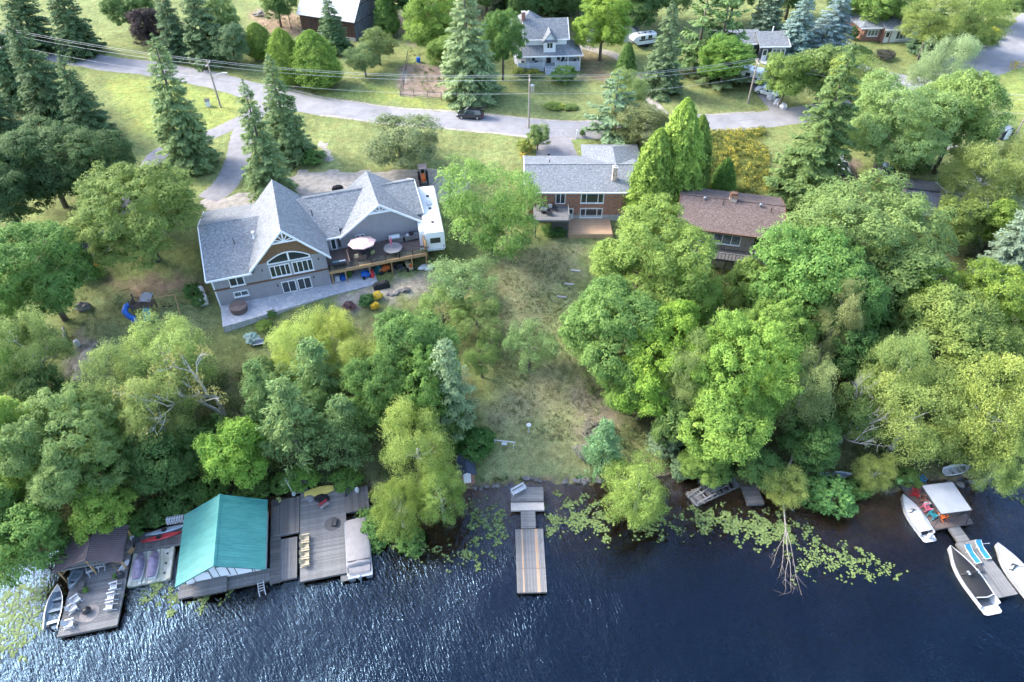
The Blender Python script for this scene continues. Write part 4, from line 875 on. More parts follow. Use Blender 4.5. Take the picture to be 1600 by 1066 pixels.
# ---------------------------------------------------------------- undergrowth, goldenrod, lily pads (countless)
def px_points(poly, n, g):
    w = np.array(gp(poly)); lo, hi = w.min(0), w.max(0); q = g.uniform(lo, hi, (n * 4, 2)); q = q[inpoly(q[:, 0], q[:, 1], [tuple(a) for a in w]) > 0][:n]; return q
def cover(name, label, polys, dens_n, rad, per, size, color, seed, hgt=.5, cat='undergrowth', mt=None):
    g = np.random.default_rng(seed); pts = np.concatenate([px_points(p, n, g) for p, n in zip(polys, dens_n)])
    keep = (np.sin(pts[:, 0] * .8 + 1.3 * np.sin(pts[:, 1] * .5)) * np.sin(pts[:, 1] * .7 + np.sin(pts[:, 0] * .6)) + g.uniform(-.7, .9, len(pts))) > 0; pts = pts[keep]
    z = H(pts[:, 0], pts[:, 1]); k = z > .25; pts, z = pts[k], z[k]; cen = np.stack([pts[:, 0], pts[:, 1], z + hgt * g.uniform(.2, .8, len(pts))], 1)
    V, Q, T = clump_cloud(cen, g.uniform(.6, 1.3, len(cen)) * rad, per, size, g, .8, .4, .7, .5); me = fast_mesh(name, V, Q, T); me.materials.append(mt or m_leaf)
    o = part(name, me, None); o.color = (*color, 1); return tag(o, label, cat, kind='stuff')
WL = [(0,600),(180,600),(440,570),(600,560),(740,640),(735,720),(560,760),(430,765),(300,775),(200,812),(0,890)]
WR = [(905,570),(1000,540),(1200,470),(1600,440),(1620,735),(1440,758),(1330,772),(1200,765),(1080,738),(950,750),(940,690)]
cover('undergrowth', 'green undergrowth beneath the left shore woods', [WL], [2600], .6, 24, .13, (.12, .18, .055), 71, .6)
cover('undergrowth', 'green undergrowth beneath the right shore woods', [WR, [(1090,380),(1200,390),(1240,460),(1100,440)]], [2600, 160], .6, 24, .13, (.12, .18, .055), 72, .6)
cover('goldenrod', 'wild green weeds of the goldenrod field', [[(1082,208),(1192,203),(1200,302),(1100,300)]], [1500], .5, 24, .12, (.20, .245, .06), 73, .6, 'weeds')
cover('goldenrod_flowers', 'yellow goldenrod flower heads in the field right of the cedars', [[(1082,208),(1192,203),(1200,302),(1100,300)]], [420], .42, 18, .10, (.60, .53, .07), 74, 1.1, 'flowers')
cover('goldenrod_flowers', 'yellow goldenrod patch beside the brick house driveway', [[(808,230),(832,225),(832,250),(812,250)]], [40], .3, 18, .09, (.5, .38, .03), 75, .9, 'flowers')
cover('goldenrod_flowers', 'yellow goldenrod strip above the upper right lawn', [[(1570,104),(1600,96),(1640,92),(1640,100),(1580,114)]], [90], .35, 18, .1, (.5, .38, .03), 76, .9, 'flowers')
cover('weeds', 'tall grassy weeds along the water edge', [[(740,752),(800,748),(930,745),(930,756),(800,758),(745,768)], [(1360,765),(1450,745),(1600,725),(1600,738),(1450,760),(1370,776)]], [120, 160], .25, 16, .11, (.13, .17, .06), 77, .2, 'weeds')
cover('vegetables', 'rows of vegetables in the fenced garden', [[(632,108),(690,108),(690,146),(630,144)]], [110], .3, 18, .1, (.13, .20, .06), 78, .25, 'vegetables')
cover('rough_grass', 'rough dry grass and weeds on the middle lawn', [[(770,390),(900,385),(880,500),(940,690),(760,690),(770,560)], [(100,440),(330,470),(330,520),(200,590),(110,590)]], [3200, 900], .2, 9, .07, (.185, .205, .085), 79, .05, 'grass')
cover('rough_grass', 'dark weeds around the farm garden and barn', [[(400,15),(480,10),(480,70),(410,60)], [(600,10),(690,10),(690,90),(630,90)]], [120, 150], .3, 14, .12, (.13, .15, .06), 80, .2, 'grass')
PADS = [([(-20,930),(60,903),(88,925),(72,985),(35,1030),(-30,1045)], 300), ([(200,912),(262,908),(285,930),(352,928),(345,948),(280,956),(240,945),(206,930)], 230), ([(578,815),(640,838),(705,858),(775,835),(765,880),(732,892),(690,872),(620,852)], 330),
 ([(846,800),(935,790),(960,830),(958,852),(900,828),(858,838)], 260), ([(860,775),(930,772),(925,800),(870,800)], 60), ([(735,780),(800,800),(800,840),(755,850),(730,820)], 110), ([(1062,790),(1110,785),(1160,805),(1205,812),(1245,825),(1225,856),(1180,856),(1140,840),(1085,832)], 520), ([(1230,830),(1300,850),(1395,878),(1410,898),(1330,905),(1290,892),(1235,905)], 260), ([(1572,775),(1605,762),(1605,790),(1580,800)], 40), ([(205,905),(260,900),(265,915),(210,918)], 40), ([(1180,800),(1260,815),(1265,840),(1200,830)], 120), ([(980,800),(1060,800),(1060,830),(1000,840)], 130)]
g = np.random.default_rng(81); V = []; Fc = []; tn = []; n = 9
for poly, cnt in PADS:
    w = np.array([P(x, y, 0)[:2] for x, y in poly]); lo, hi = w.min(0) - .6, w.max(0) + .6; q = g.uniform(lo, hi, (cnt * 10, 2))
    d = inpoly(q[:, 0], q[:, 1], [tuple(a) for a in w]); nz = np.sin(q[:, 0] * 2.3 + 1.5 * np.sin(q[:, 1] * 1.7)) * np.sin(q[:, 1] * 2.1 + np.sin(q[:, 0] * 1.9)); q = q[(d * .8 + nz * 1.1 + g.normal(size=len(d)) * .35 > .55)][:int(cnt * 3.0)]
    for x, y in q:
        r = g.uniform(.06, .135); a0 = g.uniform(0, 6.28); tx, ty = g.normal(size=2) * .10; z = .02 + g.uniform(0, .035); o = len(V)
        V.append((x, y, z)); V += [(x + r*cos(a0 + .25 + 5.78*k/(n-1)), y + r*sin(a0 + .25 + 5.78*k/(n-1)), z + .005 + max(-.012, r*(tx*cos(a0 + 5.78*k/(n-1)) + ty*sin(a0 + 5.78*k/(n-1))))) for k in range(n)]
        Fc += [(o, o+1+k, o+2+k) for k in range(n-1)]; tn += [g.uniform(.15, .95)] * (n-1)
me = fast_mesh('lily_pads', np.array(V), np.array(Fc), np.array(tn)); me.materials.append(leafmat('lily_pad_leaf', .6, .08))
o = part('lily_pads', me, None); o.color = (.125, .185, .055, 1); tag(o, 'floating green lily pads along the whole shore', 'lily pads', kind='stuff')
# ================================================================ buildings
def frame_world(root, u, w, z): return np.array(root.matrix_basis @ Vector((u, w, z)))
def wmap(face, w):
    return {'f': lambda a, d, z: (a, w - d, z), 'b': lambda a, d, z: (a, w + d, z), 'r': lambda a, d, z: (w + d, a, z), 'l': lambda a, d, z: (w - d, a, z)}[face]
def fbox(mb, f, a0, a1, d0, d1, z0, z1):
    p, q = f(a0, d0, z0), f(a1, d1, z1); return mb.box(min(p[0], q[0]), max(p[0], q[0]), min(p[1], q[1]), max(p[1], q[1]), min(p[2], q[2]), max(p[2], q[2]))
def window(par, a0, a1, z0, z1, w, cols=1, rows=1, face='f', fr=.10, m=None, glass=None, name='window', widths=None, sill=True, dep=.09):
    f = wmap(face, w); mb = MB(); m = m or m_trimw
    fbox(mb, f, a0, a1, 0, dep, z1 - fr, z1); fbox(mb, f, a0, a1, 0, dep, z0, z0 + fr); fbox(mb, f, a0, a0 + fr, 0, dep, z0 + fr, z1 - fr); fbox(mb, f, a1 - fr, a1, 0, dep, z0 + fr, z1 - fr)
    if sill: fbox(mb, f, a0 - .06, a1 + .06, 0, dep + .06, z0 - .07, z0)
    widths = widths or [1] * cols; tot = sum(widths); xs = [a0]
    for k in widths: xs.append(xs[-1] + (a1 - a0) * k / tot)
    for x in xs[1:-1]: fbox(mb, f, x - fr * .4, x + fr * .4, 0, dep * .85, z0 + fr, z1 - fr)
    zs = [z0 + (z1 - z0) * k / rows for k in range(rows + 1)]
    for z in zs[1:-1]: fbox(mb, f, a0 + fr, a1 - fr, 0, dep * .7, z - fr * .3, z + fr * .3)
    o = part(name, mb, m, par)
    for i in range(len(xs) - 1):
        for j in range(rows):
            gb = MB(); fbox(gb, f, xs[i] + fr * (.9 if i == 0 else .35), xs[i+1] - fr * (.9 if i == len(xs) - 2 else .35), .012, .03, zs[j] + fr * .9, zs[j+1] - fr * .9)
            part('pane', gb, (glass or m_glass), o)
    return o
def door(par, a0, a1, z0, z1, w, face='f', m=None, glass=True):
    f = wmap(face, w); mb = MB(); fbox(mb, f, a0, a1, 0, .07, z0, z1); o = part('door', mb, m or m_white, par)
    h = MB(); fbox(h, f, a1 - .16, a1 - .08, .07, .14, z0 + .95, z0 + 1.05); part('handle', h, m_metal, o)
    if glass: gb = MB(); fbox(gb, f, a0 + .16, a1 - .16, .071, .085, z0 + 1.1, z1 - .15); part('pane', gb, m_glass, o)
    return o
def trim(par, pts, w=.2, t=.06, m=None, name='fascia', dn=.24):
    """board along a roof edge, hanging dn below the line"""
    for p, q in zip(pts[:-1], pts[1:]):
        p, q = Vector(p), Vector(q); d = (q - p).normalized(); s = Vector((d.y, -d.x, 0))
        s = (s.normalized() if s.length > 1e-4 else Vector((1, 0, 0))) * t
        vs = [p - s, q - s, q + s, p + s]; up = Vector((0, 0, .03)); lo = Vector((0, 0, -dn))
        part(name, MB().add([v + lo for v in vs] + [v + up for v in vs], [(0,3,2,1),(4,5,6,7),(0,1,5,4),(1,2,6,5),(2,3,7,6),(3,0,4,7)]), m or m_trimw, par)
def roof(par, quads, m, t=.18, name='roof'):
    for q in quads: part(name, MB().slab(q, t), m, par)
def gable_poly(u0, u1, zb, ze, zr): return [(u0, zb), (u1, zb), (u1, ze), ((u0 + u1) / 2, zr), (u0, ze)]
def planks(par, u0, u1, w0, w1, z, m, along='u', pw=.15, th=.05, gap=.012, name='plank', jit=0.0, skip=()):
    """individual boards; alike boards share one mesh"""
    me = None; n = int(((w1 - w0) if along == 'u' else (u1 - u0)) / pw + .01); st = ((w1 - w0) if along == 'u' else (u1 - u0)) / n
    for i in range(n):
        if i in skip: continue
        if me is None:
            L = (u1 - u0) if along == 'u' else (w1 - w0)
            b = MB().cbox(0, 0, 0, L, st - gap, th) if along == 'u' else MB().cbox(0, 0, 0, st - gap, L, th)
            me = b.mesh(name, m)
        o = bpy.data.objects.new(name, me); C.objects.link(o); o.parent = par
        c = (i + .5) * st; o.location = ((u0 + u1) / 2, w0 + c, z - th / 2) if along == 'u' else (u0 + c, (w0 + w1) / 2, z - th / 2)
        if jit: o.location.z += random.uniform(-jit, jit); o.rotation_euler = (0, 0, random.uniform(-jit, jit) * .4); o.location.x += random.uniform(-jit, jit) * 1.5
    return n
def wall_lamp(par, u, z, w):
    mb = MB().box(u - .06, u + .06, w - .16, w, z - .12, z + .14); part('wall_lamp', mb, m_black, par)
def vent_pipe(par, u, w, z, h=.6, r=.06, m=None): part('vent_pipe', MB().cyl(u, w, z - .15, z + h, r, 8), m or m_black, par)

# ---- grey lodge house
h1 = thing('lodge_house', 'large grey sided house with blue grey gabled roofs and deck', 'house', (-37.81, 68.68, 6.0), R(18.57))
part('wall', MB().box(0, 5.6, 0, 15.2, -1.5, 4.62).box(14.3, 28.0, 4.6, 15.2, -1.2, 4.55), m_siding, h1)
part('gable_wall', MB().vprism([(5.5, -1.5), (14.35, -1.5), (14.35, 5.35), (5.5, 5.35)], -.02, 11.2), m_siding, h1)
part('gable_shakes', MB().vprism([(5.5, 5.36), (14.35, 5.36), (9.93, 9.85)], -.05, 11.2), m_shake, h1, label='brown shake gable over the arched window')
part('rear_gable_wall', MB().vprism(gable_poly(17.2, 27.95, -1, 4.7, 8.35), 4.58, 12.2), m_siding, h1)
part('floor_band', MB().box(-.03, 14.38, -.10, -.02, 2.52, 2.76), m_band, h1)
part('corner_board', MB().box(-.04, .14, -.06, .1, -1.5, 4.6), m_trimw, h1)
part('corner_board', MB().box(27.9, 28.05, 4.52, 4.68, -1, 4.5), m_trimw, h1)
roof(h1, [[(-.5,-.55,4.6),(5.2,-.55,4.6),(9.8,7.8,7.5),(-.5,7.8,7.5)], [(-.5,7.8,7.5),(9.8,7.8,7.5),(9.8,16.1,4.6),(-.5,16.1,4.6)]], m_shgrey)
roof(h1, [[(4.85,-.75,5.0),(9.8,-.75,10.2),(9.8,11.9,10.2),(4.85,11.9,5.0)], [(9.8,-.75,10.2),(14.95,-.75,4.95),(14.95,11.9,4.95),(9.8,11.9,10.2)]], m_shgrey)
roof(h1, [[(11,3.9,4.6),(16.9,3.9,4.6),(16.9,9.8,7.8),(11,9.8,7.8)], [(16.9,5.0,5.197),(28.0,5.0,5.197),(28.6,5.0,5.197),(28.6,9.8,7.8),(16.9,9.8,7.8)], [(11,9.8,7.8),(28.6,9.8,7.8),(28.6,16.1,4.5),(11,16.1,4.5)]], m_shgrey)
roof(h1, [[(16.7,3.75,4.55),(22.5,3.75,8.6),(22.5,12.9,8.6),(16.7,12.9,4.55)], [(22.5,3.75,8.6),(28.45,3.75,4.5),(28.45,12.9,4.5),(22.5,12.9,8.6)]], m_shgrey)
trim(h1, [(4.8,-.78,4.97),(9.8,-.78,10.2),(15.0,-.78,4.92)], dn=.3); trim(h1, [(-.5,-.58,4.6),(5.0,-.58,4.6)], dn=.22); trim(h1, [(-.52,-.55,4.6),(-.52,7.8,7.5),(-.52,16.1,4.6)], dn=.2)
trim(h1, [(16.65,3.72,4.52),(22.5,3.72,8.6),(28.5,3.72,4.47)], dn=.3); trim(h1, [(28.62,5.0,5.19),(28.62,9.8,7.8),(28.62,16.1,4.5)], dn=.2); trim(h1, [(14.9,3.87,4.6),(16.7,3.87,4.6)], dn=.2)
for u0, u1 in ((-.5, 4.6), (13.4, 21.3), (23.7, 28.6)):
    zr, wr = (7.5, 7.8) if u0 < 5 else (7.8, 9.8); part('ridge_cap', MB().slab([(u0, wr - .14, zr + .0), (u1, wr - .14, zr + .0), (u1, wr, zr + .07), (u0, wr, zr + .07)], .03).slab([(u0, wr, zr + .07), (u1, wr, zr + .07), (u1, wr + .14, zr), (u0, wr + .14, zr)], .03), m_shgrey2, h1)
for (u, z, w, b0) in ((9.8, 10.2, -.8, 4.95), (22.5, 8.6, 3.66, 4.5)):      # gable trusses
    k = 1.05 if u < 10 else .69; mb = MB(); dz = 1.75 if u < 10 else 1.25; hw = dz / k - .15
    mb.box(u - hw, u + hw, w - .02, w + .1, z - dz - .1, z - dz + .1); mb.box(u - .09, u + .09, w - .03, w + .09, z - dz + .1, z - .25)
    for s in (-1, 1):
        for q in (.45, .85): mb.tube([(u, w + .03, z - dz + .05), (u + s * hw * q * .8, w + .03, z - dz * q * .72 - .22)], .07, 4)
    part('gable_truss', mb, m_trimw, h1)
window(h1, 2.0, 3.88, 2.75, 4.3, -.01, 2, fr=.13); window(h1, 2.05, 3.9, 1.0, 1.85, -.01, 2, fr=.12, glass=m_glass2)
window(h1, 7.15, 9.72, 2.95, 4.75, -.03, 4, fr=.13, widths=[1, 1, .9, .9]); window(h1, 10.0, 12.6, 2.95, 4.78, -.03, 4, fr=.13, glass=m_glass)
window(h1, 8.06, 9.9, .12, 2.0, -.03, 2, fr=.12, name='patio_door', sill=False); window(h1, 10.08, 11.85, .15, 2.02, -.03, 2, fr=.12, name='patio_door', sill=False)
arc = [(7.2 + 5.2 * k / 14, 5.0 + 1.55 * sin(pi * (.12 + .76 * k / 14)) - .1) for k in range(15)]
fo = part('arched_window', MB().tube([(x, -.08, z) for x, z in arc], .09, 6).box(7.1, 12.5, -.14, -.02, 5.02, 5.18).box(9.72, 9.92, -.13, -.03, 5.18, 6.4).box(7.12, 7.3, -.14, -.02, 5.18, 5.5).box(12.3, 12.48, -.14, -.02, 5.18, 5.5), m_trimw, h1)
for sl in (arc[:8], arc[7:]): part('pane', MB().vprism([(sl[0][0], 5.15)] + [(sl[-1][0], 5.15)] + sl[::-1], -.075, -.06), m_glass, fo)
for u, z in ((6.3, 4.35), (13.4, 4.5), (7.6, 1.6), (12.3, 1.8), (.9, 4.1)): wall_lamp(h1, u, z, -.02)
window(h1, 15.4, 16.15, 2.25, 4.15, 4.6, 1, fr=.12, name='deck_door', sill=False); window(h1, 18.8, 20.1, 3.05, 3.95, 4.57, 2, fr=.12)
part('shutter', MB().box(16.35, 16.75, 4.5, 4.57, 2.5, 4.1), m_dark, h1)
vent_pipe(h1, 3.6, 4.2, 6.2, .9); vent_pipe(h1, 13.9, 7.2, 6.35, .95)
part('chimney_vent', MB().lathe([(.28, 6.2), (.12, 6.6), (.1, 7.1), (.2, 7.12), (.2, 7.3)], 10, 6.1, 4.6), m_white, h1)
part('roof_vent', MB().box(12.3, 12.75, 6.2, 6.6, 5.9, 6.35), m_black, h1)
# deck of the lodge house
planks(h1, 14.45, 27.5, .0, 4.55, 2.2, m_woodbrn, 'u', .28, .06, name='deck_board')
part('deck_beam', MB().box(14.35, 27.6, -.32, -.02, 1.86, 2.26), m_woodtrim, h1)
for u in (14.6, 16.4, 19.6, 22.6, 25.4, 27.4): part('deck_post', MB().box(u - .08, u + .08, -.28, -.12, -1.2, 1.86), m_woodtrim, h1)
for k in range(8): u = 14.5 + k * 1.86; part('rail_post', MB().box(u - .04, u + .04, -.22, -.14, 2.26, 3.2), m_black, h1)
mglr = M('rail_glass', (.10, .16, .15), (.07, .12, .11), 2, rough=.05, spec=.8)
def clear_glass():
    m, t, b, N, L = newmat('clear_rail_glass'); tr = N('ShaderNodeBsdfTransparent'); tr.inputs['Color'].default_value = (.84, .92, .9, 1); ms = N('ShaderNodeMixShader'); fr = N('ShaderNodeFresnel'); fr.inputs['IOR'].default_value = 1.5
    gl = N('ShaderNodeBsdfGlossy'); gl.inputs['Roughness'].default_value = .03; L(fr.outputs[0], ms.inputs[0]); L(tr.outputs[0], ms.inputs[1]); L(gl.outputs[0], ms.inputs[2]); L(ms.outputs[0], t.nodes['Material Output'].inputs['Surface']); return m
m_clear = clear_glass()
for k in range(7): u = 14.56 + k * 1.86; part('glass_panel', MB().box(u, u + 1.74, -.19, -.17, 2.36, 3.12), m_clear, h1)
part('top_rail', MB().box(14.45, 27.6, -.23, -.13, 3.2, 3.25), m_black, h1)
for k in range(12): z = 2.3 + .14 * k; part('privacy_board', MB().box(27.5, 27.56, -.1, 3.9, z, z + .125), m_woodtrim, h1)
for w in (0, 1.9, 3.8): part('privacy_post', MB().box(27.57, 27.66, w - .06, w + .06, 1.2, 4.05), m_woodtrim, h1)
part('deck_stair_box', MB().box(17.2, 17.32, .1, 3.2, 2.2, 3.1), m_woodbrn, h1)
part('lower_wall', MB().box(14.36, 27.9, 4.5, 4.58, -1, 2.1), m_siding, h1)
# patio in front
tag(part('patio', MB().prism([(0.02, .3), (.17, -4.3), (14.65, -2.3), (20.3, -1.9), (20.3, 2.2), (14.4, 2.2)], -1.6, .06), m_patio), 'pale stamped stone patio along the house front', 'patio', kind='structure')
po = bpy.data.objects['patio']; po.matrix_world = h1.matrix_basis.copy()
def on1(u, w, z=2.2): return frame_world(h1, u, w, z)
# things on and around the deck
def umbrella(loc, label, m, r=1.6, tilt=0, closed=False, h=2.4):
    e = thing('patio_umbrella', label, 'umbrella', loc, R(18)); part('pole', MB().tube([(0, 0, 0), (0, 0, h)], .03, 8), m_metal, e); part('base', MB().cyl(0, 0, 0, .08, .25), m_black, e)
    if closed: part('canopy', MB().lathe([(.03, h), (.11, h - .3), (.14, h - 1.0), (.1, h - 1.25)], 8), m, e)
    else:
        n = 8; mb = MB(); rim = [(r * cos(2*pi*k/n), r * .82 * sin(2*pi*k/n), h - .42) for k in range(n)]
        for k in range(n):
            a, b2 = Vector(rim[k]), Vector(rim[(k+1) % n]); mid = (a + b2) / 2 * .96 + Vector((0, 0, .03)); t = Vector((0, 0, h + .05)); m1 = (t + a) / 2 + Vector((0, 0, .06)); m2 = (t + b2) / 2 + Vector((0, 0, .06))
            mb.add([t, m1, m2, a, mid, b2, a - Vector((0, 0, .15)), mid - Vector((0, 0, .15)), b2 - Vector((0, 0, .15))], [(0,1,2),(1,3,4),(1,4,2),(2,4,5),(3,6,7,4),(4,7,8,5)])
        c = part('canopy', mb, m, e); 
        for k in range(n): part('rib', MB().tube([(0, 0, h - .02), tuple(Vector(rim[k]) * .98 + Vector((0, 0, -.02)))], .012, 4), m_metal, e)
    return e
umbrella(on1(19.4, 2.3), 'open faded pink patio umbrella on the lodge deck', m_pink, 1.9)
umbrella(on1(23.2, 1.7), 'closed pink patio umbrella beside the round deck table', m_hotpink, closed=True)
def round_table(loc, label, r, m, h=.72):
    e = thing('round_table', label, 'table', loc); part('table_top', MB().lathe([(r, h - .04), (r, h)], 22), m, e); part('leg', MB().lathe([(.05, 0), (.05, h)], 8), m_black, e); part('base', MB().lathe([(.4, 0), (.35, .05)], 12), m_black, e)
round_table(on1(23.3, 1.5), 'large round grey table on the lodge deck', 1.25, m_greyc); round_table(on1(19.4, 2.2), 'table under the open pink umbrella', .8, m_dark)
def patio_chair(loc, rz, label, m, group=None):
    e = thing('patio_chair', label, 'chair', loc, rz, group); part('seat', MB().box(-.27, .27, -.25, .27, .38, .5), m, e); part('backrest', MB().box(-.27, .27, .24, .34, .45, .98), m, e)
    for s in (-1, 1): part('armrest', MB().box(s*.27 - .03, s*.27 + .03, -.25, .3, .62, .67), m_dark, e)
    for x in (-.25, .25):
        for y in (-.22, .28): part('leg', MB().box(x - .02, x + .02, y - .02, y + .02, 0, .64), m_dark, e)
    return e
m_cush = M('green_yellow_cushion', (.30, .32, .14), (.22, .24, .10), 4)
patio_chair(on1(18.3, 1.5), R(198), 'tan patio chair at the left of the pink umbrella', m_tan); patio_chair(on1(20.4, 1.6), R(230), 'green cushioned patio chair at the right of the umbrella', m_cush); patio_chair(on1(19.3, 1.1), R(200), 'brown patio chair in front of the umbrella', m_woodbrn)
def bench_seat(loc, rz, label):
    e = thing('deck_sofa', label, 'sofa', loc, rz); part('seat', MB().box(-.9, .9, -.4, .4, .1, .45), m_dark, e); part('backrest', MB().box(-.9, .9, .28, .42, .45, .85), m_dark, e)
    for s in (-.45, .45): part('cushion', MB().box(s - .42, s + .42, -.38, .27, .45, .58), m_turq if s > 0 else m_plw, e)
bench_seat(on1(15.9, .75), R(18 + 180), 'pale cushioned deck sofa behind the glass rail')
e = thing('gas_grill', 'silver covered gas grill against the lodge wall', 'grill', on1(24.2, 3.6), R(18)); part('body', MB().box(-1.1, .9, -.32, .32, .1, .85), m_metal, e); part('hood', MB().xprism([(-.32, .85), (.32, .85), (.32, 1.05), (.15, 1.25), (-.15, 1.25), (-.32, 1.05)], -1.0, .5), m_plw, e); part('shelf', MB().box(.9, 1.4, -.3, .3, .78, .84), m_metal, e)
e = thing('smoker', 'silver smoker with round black lid beside the grill', 'smoker', on1(26.3, 3.5), R(18)); part('body', MB().box(-.9, .9, -.35, .35, .25, .95), m_metal, e); part('lid', MB().lathe([(.36, .95), (.36, 1.1), (.1, 1.2)], 14), m_black, e); part('barrel', MB().lathe([(.34, .9), (.34, .96)], 14, -.4), m_plw, e)
for x in (-.8, .8): part('leg', MB().box(x - .03, x + .03, -.03, .03, 0, .25), m_black, e)
solo('planter_box', MB().box(-.3, .3, -.3, .3, 0, .5).box(-.25, .25, -.25, .25, .5, .53), m_metal, 'grey square planter at the deck corner', 'planter', on1(27.1, .35), R(18))
# clutter below the deck
def crate(name, loc, s, rz, m, label, cat): return solo(name, MB().box(-s[0]/2, s[0]/2, -s[1]/2, s[1]/2, 0, s[2] * .92).box(-s[0]/2 - .03, s[0]/2 + .03, -s[1]/2 - .03, s[1]/2 + .03, s[2] * .92, s[2]), m, label, cat, loc, rz)
def gl(u, w): p = on1(u, w, 0); return (p[0], p[1], max(gz(p[0], p[1]), 6.07 if u < 20.2 else 5.9))
crate('storage_bin', gl(15.2, .5), (.6, .5, .7), .3, m_plw, 'white storage bin under the left end of the deck', 'bin'); crate('cooler_box', gl(16.0, .4), (.7, .5, .6), .5, m_blue, 'blue cooler box under the left end of the deck', 'cooler')
crown = plant('shrub', gl(16.9, .7), .45, .9, (.09, .16, .05), 'potted_plant', 'green potted plant under the lodge deck', 'plant'); plant('shrub', gl(17.2, 1.3), .4, .9, (.20, .05, .06), 'potted_plant', 'red potted plant under the lodge deck', 'plant')
def ride_toy(loc, rz, label, m, m2):
    e = thing('ride_on_mower', label, 'mower', loc, rz); part('body', MB().loft([[(x, -.35*k, .3), (x, .35*k, .3), (x, .3*k, h), (x, -.3*k, h)] for x, k, h in ((-.8, .8, .7), (-.2, 1, .75), (.1, 1, .95), (.8, .8, .85))]), m, e, True); part('seat', MB().box(-.7, -.3, -.22, .22, .7, .8).box(-.78, -.7, -.22, .22, .8, 1.2), m2, e)
    for x, r in ((-.55, .3), (.55, .22)):
        for s in (-1, 1): part('wheel', MB().tube([(x, s*.36, r), (x, s*.52, r)], r, 12), m_rubber, e)
    part('steering_wheel', MB().tube([(.1, 0, .9), (-.08, 0, 1.15)], .02, 5).tube([(-.08 + .02, .16*cos(a), 1.15 + .16*sin(a)) for a in [2*pi*k/10 for k in range(11)]], .02, 5), m_black, e)
ride_toy(gl(19.2, .0), R(200), 'blue and red ride-on toy car at the patio end', m_blue, m_red); ride_toy(gl(21.6, .6), R(30), 'orange riding mower under the deck', m_orange, m_turq); ride_toy(gl(25.0, .2), R(120), 'yellow machine parked under the right of the deck', m_tan, m_orange)
solo('red_slide', MB().grid([[(-.2, y, .9 - .5*t + .3*t*t), (.2, y, .9 - .5*t + .3*t*t)] for t, y in [(k/6, -k/6*1.2) for k in range(7)]]), m_red, 'small red toy slide beside the ride-on toy', 'slide', gl(19.9, -.2), R(10))
part_e = thing('covered_machine', 'machine under a black tarpaulin in front of the deck', 'machine', gl(20.6, -2.6), R(18)); part('tarpaulin', MB().loft([[(x, -.55*k, 0), (x, -.5*k, .45*h), (x, -.3*k, .75*h), (x, .3*k, .75*h), (x, .5*k, .45*h), (x, .55*k, 0)] for x, k, h in ((-1.1, .8, .7), (-.6, 1, 1.1), (0, .95, 1.0), (.5, 1, 1.3), (1.1, .75, .8))]), m_canvas, part_e, True)
for i, (u, w, sx, sy, sz, m, nm, lb, ct) in enumerate([(22.9, .5, .25, 1.9, .15, m_wood, 'lumber_pile', 'grey lumber leaning under the deck', 'lumber'), (23.6, .8, .9, .7, .7, m_dark, 'storage_box', 'dark storage box under the deck middle', 'box'), (24.0, .3, 1.0, .5, .3, m_metal, 'ladder_stack', 'folded metal ladder under the deck', 'ladder'), (26.7, -.4, 1.1, .8, .5, m_plw, 'tarp_bundle', 'white tarpaulin bundle at the right deck corner', 'tarpaulin'), (27.5, -.8, 1.2, .9, .6, m_plw, 'tarp_bundle', 'crumpled white tarpaulin beside the deck corner', 'tarpaulin'), (20.8, .9, 1.0, .7, .8, m_turq, 'storage_tote', 'blue storage tote beside the orange mower', 'tote')]):
    solo(nm, MB().ell((0, 0, sz*.5), (sx*.6, sy*.6, sz*.6), 9, 5, -.8, .25, i) if 'tarp' in nm else MB().box(-sx/2, sx/2, -sy/2, sy/2, 0, sz*.45).box(-sx*.42, sx*.45, -sy*.44, sy*.4, sz*.45, sz, .1), m, lb, ct, gl(u, w), R(18 + 11*i))
# hot tub, heat pump
e = thing('hot_tub', 'round brown covered hot tub on the stone patio', 'hot tub', on1(2.35, -1.7, .06), R(18)); part('shell', MB().lathe([(1.02, 0), (1.06, .1), (1.06, .74)], 28), m_tubcover, e, True); part('cover', MB().lathe([(1.1, .74), (1.1, .86), (.2, .93)], 28), M('dark_brown_vinyl', (.20, .145, .125), (.16, .11, .095), 2, rough=.55), e, True)
part('cover_seam', MB().box(-1.05, 1.05, -.02, .02, .87, .935), m_tubcover, e)
e = thing('heat_pump', 'white heat pump unit at the house corner', 'heat pump', G(320, 474), R(18)); part('cabinet', MB().box(-.45, .45, -.4, .4, .1, 1.1), m_white, e); part('fan_grille', MB().lathe([(.33, 1.1), (.33, 1.13), (.05, 1.15)], 14), m_dark, e); part('base', MB().box(-.5, .5, -.45, .45, -.2, .1), m_conc, e)
e = thing('propane_tank', 'white tank standing behind the heat pump', 'tank', G(317, 460), 0); part('tank', MB().lathe([(.3, 0), (.36, .15), (.36, 1.1), (.2, 1.3)], 12), m_white, e, True); part('valve', MB().cyl(0, 0, 1.3, 1.45, .06), m_metal, e)

